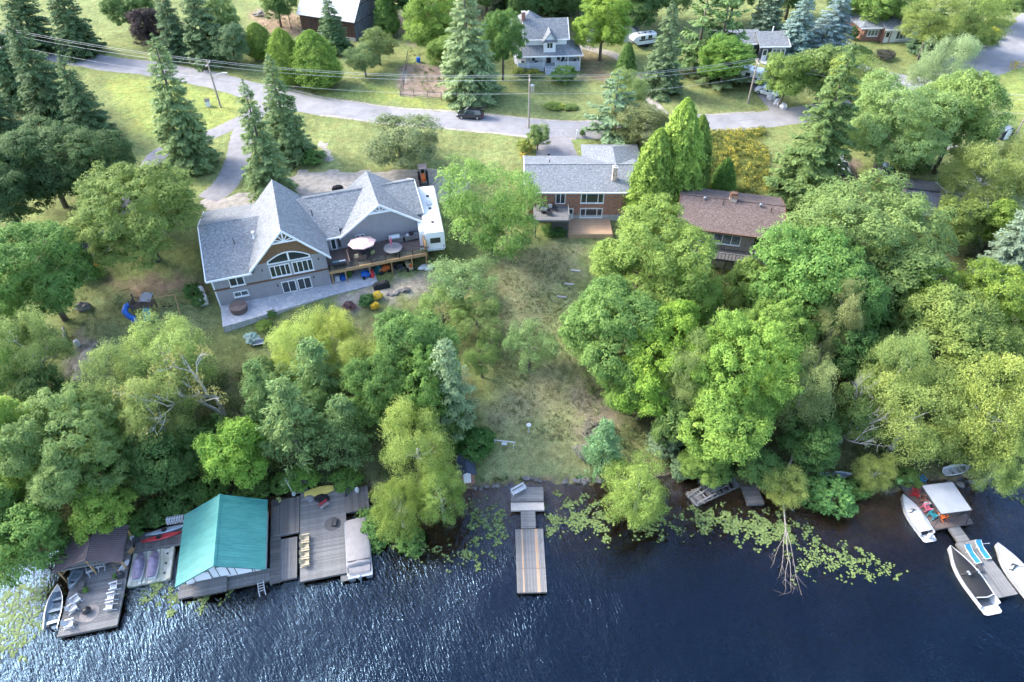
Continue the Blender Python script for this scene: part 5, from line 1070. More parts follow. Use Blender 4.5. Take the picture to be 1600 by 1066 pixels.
# ---- brick house
h2 = thing('brick_house', 'red brick walkout house with slate grey roof', 'house', (0, 88.12, 6.3), 0)
part('wall', MB().vprism(gable_poly(2.3, 18.2, .95, 4.95, 4.95)[:3] + [(2.3, 4.95)], 0, 9.6), m_brick, h2)
part('gable_wall', MB().xprism([(0, 4.95), (9.6, 4.95), (4.8, 6.35)], 2.32, 18.18), m_brick, h2)
part('foundation', MB().box(2.25, 18.25, -.06, 9.66, -1.5, .95), m_conc, h2)
part('garage_wall', MB().box(11.4, 19.4, 9.5, 13.2, .5, 4.95), m_brick, h2)
roof(h2, [[(1.8,-.55,5.08),(18.7,-.55,5.08),(18.7,4.8,6.6),(1.8,4.8,6.6)], [(1.8,4.8,6.6),(18.7,4.8,6.6),(18.7,10.1,5.08),(1.8,10.1,5.08)]], m_shgrey2)
roof(h2, [[(10.9,4.5,5.1),(15.4,4.5,6.75),(15.4,9.8,6.75),(10.9,13.8,5.05)], [(15.4,4.5,6.75),(19.9,4.5,5.1),(19.9,13.8,5.05),(15.4,9.8,6.75)], [(10.9,13.8,5.05),(15.4,9.8,6.75),(19.9,13.8,5.05)]], m_shgrey2)
trim(h2, [(1.8,-.58,5.06),(18.7,-.58,5.06)], dn=.2); trim(h2, [(1.78,-.55,5.08),(1.78,4.8,6.6),(1.78,10.1,5.08)], dn=.2)
part('ridge_cap', MB().box(1.8, 18.7, 4.68, 4.92, 6.58, 6.66), m_shgrey, h2)
window(h2, 10.0, 13.4, 2.97, 4.7, -.01, 3, fr=.14, widths=[1, 2, 1]); window(h2, 10.05, 13.4, .5, 2.12, -.01, 3, fr=.14, widths=[1, 2, 1])
window(h2, 6.34, 7.8, 2.87, 4.75, -.01, 2, fr=.12, name='sliding_door', sill=False); door(h2, 8.3, 9.1, .15, 2.12, -.07)
part('chimney', MB().box(14.55, 15.2, 1.5, 2.15, 5.4, 7.75), m_chim, h2); part('chimney_cap', MB().box(14.48, 15.27, 1.43, 2.22, 7.75, 7.87), m_conc, h2); part('chimney_flue', MB().cyl(14.87, 1.82, 7.87, 8.1, .14, 8), m_conc, h2)
vent_pipe(h2, 5.6, 5.8, 6.3, .5)
planks(h2, 3.2, 8.2, -3.85, -.05, 2.6, m_wood, 'u', .2, .05, name='deck_board')
part('deck_beam', MB().box(3.15, 8.25, -3.95, -3.85, 2.3, 2.62).box(8.2, 8.28, -3.9, -.05, 2.3, 2.6).box(3.12, 3.2, -3.9, -.05, 2.3, 2.6), m_wood, h2)
for u in (3.4, 5.8, 8.1): part('deck_post', MB().box(u - .07, u + .07, -3.84, -3.7, -1.2, 2.3), m_wooddk, h2)
for u in (3.3, 8.15): part('rail_post', MB().box(u - .05, u + .05, -3.85, -3.75, 2.62, 3.4), m_wood, h2)
part('top_rail', MB().box(8.1, 8.2, -3.85, -.1, 3.35, 3.42), m_wood, h2)
planks(h2, 8.3, 14.6, -3.95, -.1, .28, m_wooddeck, 'u', .2, .06, name='deck_board'); part('deck_skirt', MB().box(8.25, 14.65, -4.02, -3.96, -1.0, .25).box(8.22, 8.29, -4, -.1, -.8, .24), m_wooddeck, h2)
part('storage_panel', MB().box(5.9, 8.2, -3.0, -2.9, -.6, 2.2), m_wooddk, h2)
def on2(u, w, z): return (u, 88.12 + w, 6.3 + z)
round_table(on2(4.6, -2.0, 2.6), 'round glass table on the brick house deck', .55, m_glass2); patio_chair(on2(4.0, -1.4, 2.6), 2.2, 'grey patio chair left on the brick house deck', m_greyc); patio_chair(on2(5.6, -1.0, 2.6), 2.9, 'white patio chair by the sliding door', m_plw); patio_chair(on2(5.4, -2.6, 2.6), .6, 'grey patio chair at the brick house deck edge', m_dark); patio_chair(on2(6.3, -1.5, 2.6), 1.2, 'dark patio chair right of the glass table', m_dark)

# ---- brown roofed house
h3 = thing('brown_house', 'brown shingled house with pinkish brick walls and a balcony', 'house', (23.79, 85.29, 6.5), R(-12.8))
part('wall', MB().box(.5, 13.4, -5.6, 3.8, .9, 4.55).xprism([(-5.6, 4.55), (3.8, 4.55), (-.35, 5.95)], .5, 13.4), m_beige, h3); part('foundation', MB().box(.45, 13.45, -5.66, 3.86, -1.6, .9), m_conc, h3)
roof(h3, [[(-.1,-6.2,4.6),(14.0,-6.2,4.6),(14.0,-.35,6.25),(-.1,-.35,6.25)], [(-.1,-.35,6.25),(14.0,-.35,6.25),(14.0,4.4,4.75),(-.1,4.4,4.75)]], m_shbrown)
trim(h3, [(-.1,-6.24,4.6),(14.0,-6.24,4.6)], dn=.2, m=m_band); trim(h3, [(14.02,-6.2,4.6),(14.02,-.35,6.25),(14.02,4.4,4.75)], dn=.2, m=m_band); trim(h3, [(-.12,-6.2,4.6),(-.12,-.35,6.25),(-.12,4.4,4.75)], dn=.2, m=m_band)
part('ridge_cap', MB().box(-.1, 14, -.47, -.23, 6.23, 6.31), m_shbrown, h3)
window(h3, 5.0, 8.65, 2.45, 4.05, -5.6, 3, fr=.1, m=m_white, glass=m_glass2); window(h3, 10.4, 11.5, 3.1, 3.95, -5.6, 2, fr=.08, m=m_dark)
window(h3, 10.5, 11.8, .9, 1.75, -5.66, 2, fr=.08, m=m_white, glass=m_glass2); window(h3, 2.2, 3.6, 2.6, 3.9, -5.6, 2, fr=.1)
part('chimney', MB().box(6.5, 7.5, -.75, .25, 5.8, 6.9), m_chim, h3); part('chimney_cap', MB().box(6.4, 7.6, -.85, .35, 6.9, 7.0).box(6.6, 7.4, -.6, .1, 7.0, 7.35), m_band, h3)
for u, w in ((3.2, -.9), (10.7, -1.0)): part('roof_vent', MB().lathe([(.12, 5.9), (.12, 6.3), (.22, 6.3), (.22, 6.5), (.05, 6.6)], 10, u, w), m_metal, h3)
vent_pipe(h3, 5.7, -1.5, 5.95); vent_pipe(h3, 12.1, -1.7, 5.9)
planks(h3, 4.0, 10.1, -8.2, -5.7, 1.75, m_wooddk, 'u', .16, .05, name='balcony_board')
part('balcony_beam', MB().box(3.95, 10.15, -8.28, -8.2, 1.45, 1.76), m_wooddk, h3)
part('handrail', MB().box(4.0, 10.1, -8.3, -8.16, 2.75, 2.82).box(10.03, 10.15, -8.2, -5.75, 2.75, 2.82), m_wood, h3)
for k in range(14): u = 4.05 + k * .46; part('baluster', MB().box(u - .035, u + .035, -8.26, -8.2, 1.76, 2.75), m_wooddk, h3)
for u in (4.2, 7.1, 9.9): part('balcony_post', MB().box(u - .08, u + .08, -8.15, -8.0, -1.2, 1.5), m_wooddk, h3)

# ---- white farmhouse
h4 = thing('farmhouse', 'white two storey farmhouse with wraparound porch', 'house', (1.3, 132.3, 10.45), R(4.5))
part('wall', MB().box(1.4, 9.2, 1.7, 8.0, -1, 5.6).xprism([(1.7, 5.6), (8.0, 5.6), (4.6, 8.0)], 1.4, 9.2), m_whitesh, h4); part('rear_wall', MB().box(-.4, 5.6, 6.5, 12.5, -1, 5.4), m_whitesh, h4)
roof(h4, [[(1.0,1.2,5.45),(9.6,1.2,5.45),(9.6,4.6,8.2),(1.0,4.6,8.2)], [(1.0,4.6,8.2),(9.6,4.6,8.2),(9.6,8.4,5.45),(1.0,8.4,5.45)]], m_shgrey2, .16)
roof(h4, [[(-.8,5.4,5.3),(2.7,8.4,8.2),(2.7,9.2,8.2),(-.8,13,5.3)], [(2.7,8.4,8.2),(6.1,5.4,5.3),(6.1,13,5.3),(2.7,9.2,8.2)], [(-.8,5.4,5.3),(6.1,5.4,5.3),(2.7,8.4,8.2)], [(6.1,13,5.3),(-.8,13,5.3),(2.7,9.2,8.2)]], m_shgrey2, .16)
trim(h4, [(9.62,1.2,5.45),(9.62,4.6,8.2),(9.62,8.4,5.45)], dn=.2); trim(h4, [(.98,1.2,5.45),(.98,4.6,8.2)], dn=.2); trim(h4, [(1,1.17,5.45),(9.6,1.17,5.45)], dn=.15)
part('bay_wall', MB().vprism(gable_poly(4.75, 6.95, 2.9, 5.6, 6.9), .35, 3.2), m_whitesh, h4)
roof(h4, [[(4.45,.05,5.4),(5.85,.05,7.15),(5.85,3.2,7.15),(4.45,3.2,5.4)], [(5.85,.05,7.15),(7.25,.05,5.4),(7.25,3.2,5.4),(5.85,3.2,7.15)]], m_shgrey2, .12, 'bay_roof'); roof(h4, [[(4.5,.0,5.45),(7.2,.0,5.45),(7.2,.36,5.75),(4.5,.36,5.75)]], m_shgrey2, .1, 'bay_roof')
window(h4, 5.25, 6.45, 4.1, 5.25, .35, 2, fr=.1); window(h4, 7.2, 9.0, -1, -.2, 8.0, 1, face='b')
roof(h4, [[(-.6,-.35,2.95),(12.2,-.35,2.95),(9.3,1.7,4.3),(1.3,1.7,4.3)], [(-.6,-.35,2.95),(1.35,1.7,4.3),(1.35,7,4.3),(-1.7,7,3.05)], [(9.25,1.7,4.3),(12.2,-.35,2.95),(12.0,6.2,2.95),(9.25,6.2,4.3)]], m_shgrey2, .12, 'porch_roof')
trim(h4, [(-.6,-.38,2.95),(12.2,-.38,2.95),(12.05,6.2,2.95)], dn=.18); trim(h4, [(-.62,-.35,2.95),(-1.72,7,3.05)], dn=.18)
part('porch_floor', MB().box(-.2, 11.8, 0, 1.7, .75, .9).box(9.2, 11.8, 1.7, 6, .75, .9).box(-.6, 1.4, 1.7, 6.8, .75, .9), m_lat, h4)
part('porch_skirt', MB().box(-.2, 4.85, -.03, .03, -1, .75).box(6.95, 11.8, -.03, .03, -1, .75).box(11.75, 11.83, 0, 6, -1, .75), m_lat, h4)
for u in (-.15, 1.75, 4.8, 7.0, 9.4, 11.7): part('porch_post', MB().box(u - .08, u + .08, -.02, .14, .75, 2.9), m_white, h4)
for u0, u1 in ((-.1, 1.7), (1.85, 4.75), (7.1, 9.3), (9.5, 11.65)):
    part('porch_rail', MB().box(u0, u1, 0, .07, 1.62, 1.72).box(u0, u1, .02, .05, .92, 1.6), m_lat, h4)
for k in range(6): part('step', MB().box(5.0, 6.85, -.3 * (k + 1), -.3 * k, -1, .72 - .17 * k), m_lat, h4)
for s in (4.95, 6.9): part('stair_rail', MB().tube([(s, 0, 1.7), (s, -1.7, .8)], .04, 5), m_white, h4)
door(h4, 5.45, 6.35, .9, 2.8, 1.7, m=m_dark); 
for u0 in (.9, 2.6, 7.4, 8.3, 10.0):
    if u0 < 9: window(h4, max(u0, 1.55), max(u0, 1.55) + .75, 1.3, 2.6, 1.7, 1, fr=.1)
window(h4, 8.2, 9.4, 3.5, 4.9, -.4, 1, face='l', fr=.12)
part('chimney', MB().box(.85, 1.55, 4.2, 4.9, 6.5, 9.4), m_brickred, h4); part('chimney_cap', MB().box(.8, 1.6, 4.15, 4.95, 9.4, 9.5), m_conc, h4)
def on4(u, w, z): return frame_world(h4, u, w, z)
for i, (u, lb) in enumerate(((.8, 'leftmost dark chair on the farmhouse porch'), (3.3, 'dark chair left of the farmhouse steps'), (8.2, 'dark chair right of the farmhouse steps'), (10.6, 'rightmost dark chair on the farmhouse porch'))): patio_chair(on4(u, .7, .9), R(180 + 15 * i), lb, m_dark)

# ---- charcoal house, brick bungalow, barn, far cottage, sheds
p = G(1184, 95); h5 = thing('charcoal_house', 'dark charcoal house with grey roof and white bow window', 'house', p, R(2))
part('wall', MB().box(0, 5.2, 0, 7, -1, 2.9).xprism([(0, 2.9), (7, 2.9), (3.5, 4.2)], 0, 5.2).box(-6.5, 0, 1.6, 8, -1, 2.9).xprism([(1.6, 2.9), (8, 2.9), (4.8, 4.1)], -7.5, 0), m_darksid, h5)
roof(h5, [[(-.4,-.5,2.85),(5.6,-.5,2.85),(5.6,3.5,4.4),(-.4,3.5,4.4)], [(-.4,3.5,4.4),(5.6,3.5,4.4),(5.6,7.5,2.85),(-.4,7.5,2.85)], [(-8,1.1,2.85),(.5,1.1,2.85),(.5,4.8,4.3),(-8,4.8,4.3)], [(-8,4.8,4.3),(.5,4.8,4.3),(.5,8.5,2.85),(-8,8.5,2.85)]], m_shgrey, .16)
trim(h5, [(-.4,-.53,2.85),(5.6,-.53,2.85)], dn=.2); trim(h5, [(5.62,-.5,2.85),(5.62,3.5,4.4)], dn=.2); trim(h5, [(-8,1.07,2.85),(-.4,1.07,2.85)], dn=.2)
window(h5, 2.2, 4.9, .7, 2.4, -.02, 3, fr=.14, glass=m_glass2, dep=.3); door(h5, .5, 1.5, 0, 2.2, 0, m=m_white); window(h5, -2.0, -.9, 1.3, 2.5, 1.6, 1, fr=.14); window(h5, -1.8, -.8, -.6, .2, 1.6, 1, fr=.14)
part('front_porch', MB().prism([(.2, -.05), (3.6, -.05), (3.8, -1.6), (2, -2.2), (.4, -1.7)], -1, .1), m_conc, h5); part('chimney', MB().cyl(3.2, 4.2, 4.0, 5.0, .12, 8), m_white, h5)
p = G(1346, 64); h6 = thing('brick_bungalow', 'low brick bungalow with grey hip roof at upper right', 'house', p, R(4))
part('wall', MB().box(0, 3.6, 0, 9, -1, 2.8).box(3.6, 9.4, -1.2, 9, -1, 2.8), m_brickred, h6); part('panel_wall', MB().box(5.2, 9.42, -1.24, -1.18, 0, 2.8), m_whitesh, h6)
roof(h6, [[(-1.2,-.7,2.75),(3.6,-.7,2.75),(3.6,4.3,4.9),(2.5,4.3,4.9)], [(3.3,-1.9,2.75),(10.2,-1.9,2.75),(6.5,4.3,5.0),(3.3,4.3,4.95)], [(10.2,-1.9,2.75),(10.2,9.8,2.75),(6.5,4.3,5.0)], [(10.2,9.8,2.75),(-1.2,9.8,2.75),(2.5,4.3,4.9),(6.5,4.3,5.0)], [(-1.2,9.8,2.75),(-1.2,-.7,2.75),(2.5,4.3,4.9)]], m_shgrey2, .16)
trim(h6, [(-1.2,-.72,2.75),(3.4,-.72,2.75)], dn=.2); trim(h6, [(3.3,-1.93,2.75),(10.2,-1.93,2.75),(10.22,9.8,2.75)], dn=.2)
window(h6, .7, 3.0, .9, 2.2, -.01, 3, fr=.12, glass=m_glass2); door(h6, 3.9, 4.9, 0, 2.2, -1.22, m=m_white); window(h6, 6.2, 8.6, .6, 2.3, -1.25, 3, fr=.12, glass=m_glass2)
part('chimney', MB().box(.6, 1.3, 5.4, 6.1, 3.6, 5.4), m_brickred, h6); part('porch_slab', MB().box(9.5, 13.5, -1.0, 4, -.8, .25), m_wood, h6); part('porch_rail', MB().box(9.5, 13.5, -1.05, -.98, .25, 1.0), m_white, h6)
bp = np.array([-32.2, 147.3]); byaw = atan2(10.3, 4.0) ; bz = gz(*bp); h7 = thing('old_barn', 'weathered wooden barn with pale tin roof at the top', 'barn', (bp[0], bp[1], bz), byaw)
for i, (z0, z1) in enumerate(((0, 3.2), (3.35, 6.1), (6.25, 10.0))):
    def lim(z): return 0 if z <= 4.5 else (z - 4.5) / 5.5 * 5.5
    mb = MB(); n = 30
    for k in range(n):
        u0 = 11.0 * k / n; u1 = u0 + 11.0 / n - .03; um = (u0 + u1) / 2; zt = 4.5 + (5.5 - abs(um - 5.5)) * 1.0; a = z0 + random.uniform(0, .05); b2 = min(z1 + random.uniform(-.12, .06), zt)
        if b2 > a + .1: part('board', MB().box(u0, u1, -.06 - random.uniform(0, .03), 0, a - (1 if i == 0 else 0), b2), m_barnw, h7)
part('gable_core', MB().vprism([(0, -1), (11, -1), (11, 4.4), (5.5, 9.9), (0, 4.4)], .02, 12.6), m_barnd, h7)
for k in range(34): part('board', MB().box(-.07, 0, .38 * k, .38 * k + .35, -1, 4.4), m_barnd, h7)
part('stone_footing', MB().box(-.15, 0, 0, 12.8, -1.5, .7), m_conc, h7)
roof(h7, [[(-.6,-.6,4.0),(5.5,-.6,10.2),(5.5,13.2,10.2),(-.6,13.2,4.0)], [(5.5,-.6,10.2),(11.6,-.6,4.0),(11.6,13.2,4.0),(5.5,13.2,10.2)]], m_tin, .12)
p = G(1480, 362); h8 = thing('grey_cottage', 'small grey roofed cottage with white fascia behind the oak', 'house', p, R(-14))
part('wall', MB().box(-6, 4, 0, 7, -1.5, 2.7).xprism([(0, 2.7), (7, 2.7), (3.5, 3.9)], -6, 4), m_siding, h8)
roof(h8, [[(-6.5,-.5,2.65),(4.4,-.5,2.65),(4.4,3.5,4.1),(-6.5,3.5,4.1)], [(-6.5,3.5,4.1),(4.4,3.5,4.1),(4.4,7.5,2.65),(-6.5,7.5,2.65)], [(-6,4,4.2),(-1,4,4.2),(-1,9.5,2.7),(-6,9.5,2.7)]], M('worn_purple_grey_shingles', (.20, .19, .22), (.14, .135, .16), 3, lines=(1, .18, .15)), .16)
trim(h8, [(4.42,-.5,2.65),(4.42,3.5,4.1),(4.42,7.5,2.65)], dn=.25); trim(h8, [(-6.5,-.53,2.65),(4.4,-.53,2.65)], dn=.22); trim(h8, [(-.98,4,4.2),(-.98,9.5,2.7)], dn=.22); window(h8, 1, 3, .8, 2.0, -.01, 2)
def shed(loc, rz, sx, sy, hz, label, mw, mr):
    e = thing('garden_shed', label, 'shed', loc, rz); part('wall', MB().vprism(gable_poly(-sx/2, sx/2, -.6, hz, hz + sx*.3), -sy/2, sy/2), mw, e)
    roof(e, [[(-sx/2-.2,-sy/2-.2,hz-.1),(0,-sy/2-.2,hz+sx*.3+.06),(0,sy/2+.2,hz+sx*.3+.06),(-sx/2-.2,sy/2+.2,hz-.1)], [(0,-sy/2-.2,hz+sx*.3+.06),(sx/2+.2,-sy/2-.2,hz-.1),(sx/2+.2,sy/2+.2,hz-.1),(0,sy/2+.2,hz+sx*.3+.06)]], mr, .08); door(e, -.4, .4, 0, 1.8, -sy/2, m=m_white, glass=False); return e
shed(G(729, 740), R(8), 1.6, 2.4, 1.6, 'small shed with blue tarp roof beside the lower lawn', m_brickred, M('blue_grey_tarp', (.055, .07, .11), (.03, .038, .06), 3))
shed(G(985, 62), R(-10), 2.6, 3.0, 2.3, 'pale blue shed behind the farm driveway', M('pale_blue_siding', (.42, .5, .55), None, 2), m_shgrey2)
shed(G(925, 60), R(5), 2.6, 3.0, 2.2, 'white shed half hidden by the lime topped maple', m_whitesh, m_shgrey2)
shed(G(1566, 214), R(5), 2.0, 1.8, 1.5, 'dark little shed at the edge of the right lawn', m_dark, M('dull_blue_roof', (.12, .16, .22), None, 3))
# ================================================================ vehicles
def car(name, label, loc, rz, m, L=4.5, W=1.85, kind='suv', hatch=False, cat='car'):
    e = thing(name, label, cat, loc, rz); hz = {'suv': 1.65, 'sedan': 1.42, 'pickup': 1.8}[kind]; sh = {'suv': 1.0, 'sedan': .88, 'pickup': 1.12}[kind]
    def ring(x, k, zt, zb=.3): w = W/2*k; return [(x, -w*.96, zb), (x, -w, zb + .25), (x, -w*.98, zt - .1), (x, -w*.86, zt), (x, w*.86, zt), (x, w*.98, zt - .1), (x, w, zb + .25), (x, w*.96, zb)]
    hoodx = L*.26; secs = [(-L/2, .86, sh*.92), (-L/2 + .15, .97, sh), (-L*.2, 1, sh), (0, 1, sh), (hoodx, 1, sh*.98), (L/2 - .35, .95, sh*.86), (L/2, .82, sh*.7)]
    part('body', MB().loft([ring(*s) for s in secs]), m, e, True)
    c0, c1 = {'suv': (-L*.46, L*.24), 'sedan': (-L*.34, L*.22), 'pickup': (-L*.06, L*.27)}[kind]
    def cab(x, k, z): w = W/2*k; return [(x, -w, z), (x, w, z)]
    rk = {'suv': .1, 'sedan': .6, 'pickup': .15}[kind]; b = [(c0, -W*.47, sh - .03), (c1, -W*.47, sh - .03), (c1, W*.47, sh - .03), (c0, W*.47, sh - .03)]; t = [(c0 + rk + .1, -W*.37, hz - .05), (c1 - .75, -W*.37, hz - .05), (c1 - .75, W*.37, hz - .05), (c0 + rk + .1, W*.37, hz - .05)]
    part('windows', MB().add(b + t, [(0,1,5,4),(1,2,6,5),(2,3,7,6),(3,0,4,7),(4,5,6,7)]), m_glass, e)
    part('roof', MB().loft([[(x, -W*.36*k, hz - .05), (x, -W*.33*k, hz), (x, W*.33*k, hz), (x, W*.36*k, hz - .05)] for x, k in ((t[0][0] - .03, .95), (t[0][0] + .2, 1.03), (t[1][0] - .2, 1.03), (t[1][0] + .04, .95))]), m, e, True)
    for s in (-1, 1):
        for x0, x1 in ((c1, c1 - .75), ((c0 + c1)/2 - .1, (c0 + c1)/2 - .15), (c0, c0 + rk + .1)): part('pillar', MB().tube([(x0, s*W*.472, sh - .03), (x1, s*W*.372, hz - .05)], .045, 4), m, e)
        part('headlight', MB().cbox(L/2 - .12, s*W*.34, sh*.68, .22, .34, .14), m_plw, e); part('taillight', MB().cbox(-L/2 + .06, s*W*.38, sh*.8, .14, .25, .3), m_lampred, e)
        part('mirror', MB().cbox(c1 - .25, s*(W*.5 + .08), sh + .08, .12, .2, .14), m, e)
        for x in (-L*.3, L*.31):
            w = part('wheel', MB().tube([(x, s*(W/2 - .2), .33), (x, s*(W/2 + .02), .33)], .34, 16), m_rubber, e); part('rim', MB().tube([(x, s*(W/2 + .01), .33), (x, s*(W/2 + .035), .33)], .2, 12), m_metal, w)
    part('bumper', MB().box(L/2 - .1, L/2 + .05, -W*.42, W*.42, .32, .5).box(-L/2 - .05, -L/2 + .1, -W*.44, W*.44, .32, .52), m_dark, e)
    if kind == 'pickup': part('cargo_bed', MB().box(-L/2 + .1, c0 - .1, -W*.4, W*.4, sh - .02, sh + .012), m_dark, e)
    if hatch: part('tailgate', MB().slab([(c0 + .25, -W*.36, hz + .02), (c0 + .25, W*.36, hz + .02), (c0 - .75, W*.34, hz + .55), (c0 - .75, -W*.34, hz + .55)][::-1], .06), m, e); part('cargo_opening', MB().box(c0 - .06, c0 + .1, -W*.36, W*.36, .7, hz - .1), m_black, e)
    return e
p = G(735, 184); car('parked_car', 'black hatchback with raised tailgate parked on the road', (p[0], p[1], p[2] + .04), R(180 - 6), m_carblack, 4.5, 1.85, 'suv', True)
p = G(116, 408); car('parked_car', 'white car on the black asphalt pad at left', p, R(-55), m_carwhite, 4.6, 1.85, 'suv')
p = G(98, 392); car('parked_car', 'pale car half hidden behind the left maple', p, R(-60), m_carsilver, 4.5, 1.8, 'sedan')
p = G(1286, 250); car('parked_car', 'white car with blue hood on the dirt parking', p, R(-85), m_carwhite, 4.6, 1.85, 'sedan')
p = G(1272, 270); car('parked_truck', 'pale grey pickup truck under the tall pine', p, R(200), m_carsilver, 5.4, 1.95, 'pickup', cat='truck')
p = G(1312, 266); car('parked_car', 'grey car parked right of the white car', p, R(-88), m_carsilver, 4.4, 1.8, 'suv')
p = G(1384, 276); car('parked_car', 'blue grey car peeping out above the huge oak', p, R(-80), M('blue_grey_car_paint', (.13, .16, .20), None, 2, rough=.25, coat=.6), 4.3, 1.8, 'suv')
p = G(1190, 132); car('parked_truck', 'dark blue truck in front of the travel trailer', p, R(-80), m_carblue, 4.8, 1.9, 'pickup', cat='truck')
p = G(1198, 148); car('parked_car', 'white car on the trailer driveway', p, R(-40), m_carwhite, 4.4, 1.8, 'sedan')
def trailer(label, loc, rz, L, W, Hh, slide=True):
    e = thing('travel_trailer', label, 'trailer', loc, rz); z0 = .75
    part('body', MB().xprism([(-W/2, z0), (W/2, z0), (W/2, Hh - .15), (W/2 - .15, Hh), (-W/2 + .15, Hh), (-W/2, Hh - .15)], -L/2, L/2 - .6), m_rv, e)
    part('front_cap', MB().loft([[(x, -W/2*k, zb), (x, W/2*k, zb), (x, W/2*k, zt - .15), (x, (W/2 - .15)*k, zt), (x, -(W/2 - .15)*k, zt), (x, -W/2*k, zt - .15)] for x, k, zb, zt in ((L/2 - .6, 1, z0, Hh), (L/2 - .1, .98, z0 + .5, Hh - .1), (L/2 + .5, .9, z0 + .9, Hh - .6))]), m_rv, e, True)
    part('stripe', MB().box(-L/2 + .2, L/2 - .8, -W/2 - .012, W/2 + .012, z0 + .7, z0 + .95), m_dark, e)
    for x in (-L*.3, -.2, L*.25): part('roof_vent', MB().box(x - .18, x + .18, -.2, .2, Hh, Hh + .12), m_dark if x else m_plw, e)
    part('air_conditioner', MB().loft([[(x, -.35, Hh), (x, .35, Hh), (x, .28, Hh + h), (x, -.28, Hh + h)] for x, h in ((L*.05, .15), (L*.05 + .3, .32), (L*.05 + .8, .32))]), m_plw, e)
    if slide: part('slide_out', MB().box(-L*.42, -L*.08, W/2 - .02, W/2 + .75, z0 + .1, Hh - .25), m_rv, e)
    part('window', MB().box(-L/2 - .03, -L/2, -.7, .7, 1.75, 2.6), m_glass, e); part('window_frame', MB().box(-L/2 - .02, -L/2 + .001, -.8, .8, 1.66, 2.69), m_trimw, e)
    for s in (-1, 1):
        for x in (-L*.2, L*.15): part('window', MB().box(x - .45, x + .45, s*(W/2 + .01) - .012, s*(W/2 + .01) + .012, 1.75, 2.4), m_glass, e)
        for x in (-L*.12, -L*.02): part('wheel', MB().tube([(x, s*(W/2 - .28), .36), (x, s*(W/2 - .02), .36)], .36, 14), m_rubber, e)
        part('taillight', MB().box(-L/2 - .03, -L/2 + .01, s*W*.42 - .06, s*W*.42 + .06, 1.0, 1.3), m_lampred, e)
    part('bumper', MB().box(-L/2 - .15, -L/2 - .02, -W*.45, W*.45, .6, .8), m_plw, e); part('hitch', MB().tube([(L/2 - .3, 0, z0), (L/2 + .9, 0, .6)], .08, 6), m_black, e); part('chassis', MB().box(-L/2 + .1, L/2 - .7, -W/2 + .2, W/2 - .2, .5, z0), m_black, e)
    return e
p = P(678, 340, 8.2); z = gz(p[0], p[1] - 1); trailer('long white fifth wheel trailer parked beside the lodge house', (-11.6, 84.3, max(z, 7.4)), R(101), 12.2, 2.6, 3.5)
p = G(1158, 128); trailer('white travel trailer parked below the charcoal house', p, R(-30), 7.6, 2.4, 2.9, False)
p = G(1004, 72); trailer('small white camper beside the farm driveway', p, R(200), 4.6, 2.1, 2.6, False)
e = thing('tractor', 'orange tractor with pale red canopy in the gravel yard', 'tractor', G(662, 284), R(-80)); part('hood', MB().loft([[(x, -.32*k, .7), (x, .32*k, .7), (x, .28*k, h), (x, -.28*k, h)] for x, k, h in ((-.2, 1, 1.35), (.6, 1, 1.3), (1.3, .85, 1.2))]), m_orange, e, True); part('canopy', MB().box(-1.3, .1, -.65, .65, 2.25, 2.35), m_pink, e); part('seat', MB().box(-.9, -.4, -.25, .25, 1.0, 1.1).box(-.98, -.9, -.25, .25, 1.1, 1.55), m_black, e)
for x in (-1.2, .0):
    for s in (-.55, .55): part('canopy_post', MB().tube([(x, s, .9), (x, s, 2.25)], .035, 5), m_black, e)
for x, r, w in ((-.75, .65, .35), (.95, .42, .25)):
    for s in (-1, 1):
        o = part('wheel', MB().tube([(x, s*(.6 - w/2) , r), (x, s*(.6 + w/2), r)], r, 18), m_rubber, e); part('rim', MB().tube([(x, s*(.6 + w/2 - .02), r), (x, s*(.6 + w/2 + .02), r)], r*.55, 12), m_orange, o)
part('loader_bucket', MB().vprism([(1.7, .1), (2.2, .1), (2.25, .2), (1.9, .3), (1.8, .75), (1.7, .75)], -.75, .75), m_dark, e)
solo('covered_sled', MB().ell((0, 0, .35), (.9, .5, .5), 12, 6, -.7, .12, 3), m_canvas, 'dark covered machine beside the gravel yard', 'machine', G(528, 297), .3)

# ================================================================ utility poles and wires
POLES = []
def pole(name, label, base, top_y, lamp=False, arm=True, xf=False):
    p = G(*base); z = height_at(top_y, p); e = thing(name, label, 'pole', p); h = z - p[2]; part('post', MB().tube([(0, 0, -1), (0, 0, h)], .17, 10, .12), m_pole, e)
    if arm: part('crossarm', MB().box(-.08, .08, -1.1, 1.1, h - .7, h - .55), m_pole, e); [part('insulator', MB().lathe([(.06, h - .55), (.08, h - .45), (.05, h - .3)], 8, 0, y), m_plw, e) for y in (-1, 0.35, 1)]
    if lamp: part('lamp_arm', MB().tube([(.1, 0, h * .62), (1.2, -.3, h * .74), (2.4, -.6, h * .78)], .06, 6), m_plw, e); part('lamp_head', MB().cbox(2.7, -.68, h * .78, .9, .3, .16), m_plw, e)
    if xf: part('transformer', MB().lathe([(.3, h - 2.8), (.33, h - 2.7), (.33, h - 1.6), (.2, h - 1.5)], 12, .5, 0), m_metal, e, True)
    POLES.append(np.array([p[0], p[1], z])); return e
pole('utility_pole', 'wooden street lamp pole on the left roadside lawn', (345,168), 95, lamp=True)
pole('utility_pole', 'wooden utility pole with transformer beside the brick driveway', (826,200), 118, xf=True)
pole('utility_pole', 'pale utility pole in front of the travel trailer', (1168,162), 92)
pole('utility_pole', 'utility pole hidden among the left spruces', (40,118), 45)
pole('utility_pole', 'utility pole beside the right lawn', (1585,215), 150)
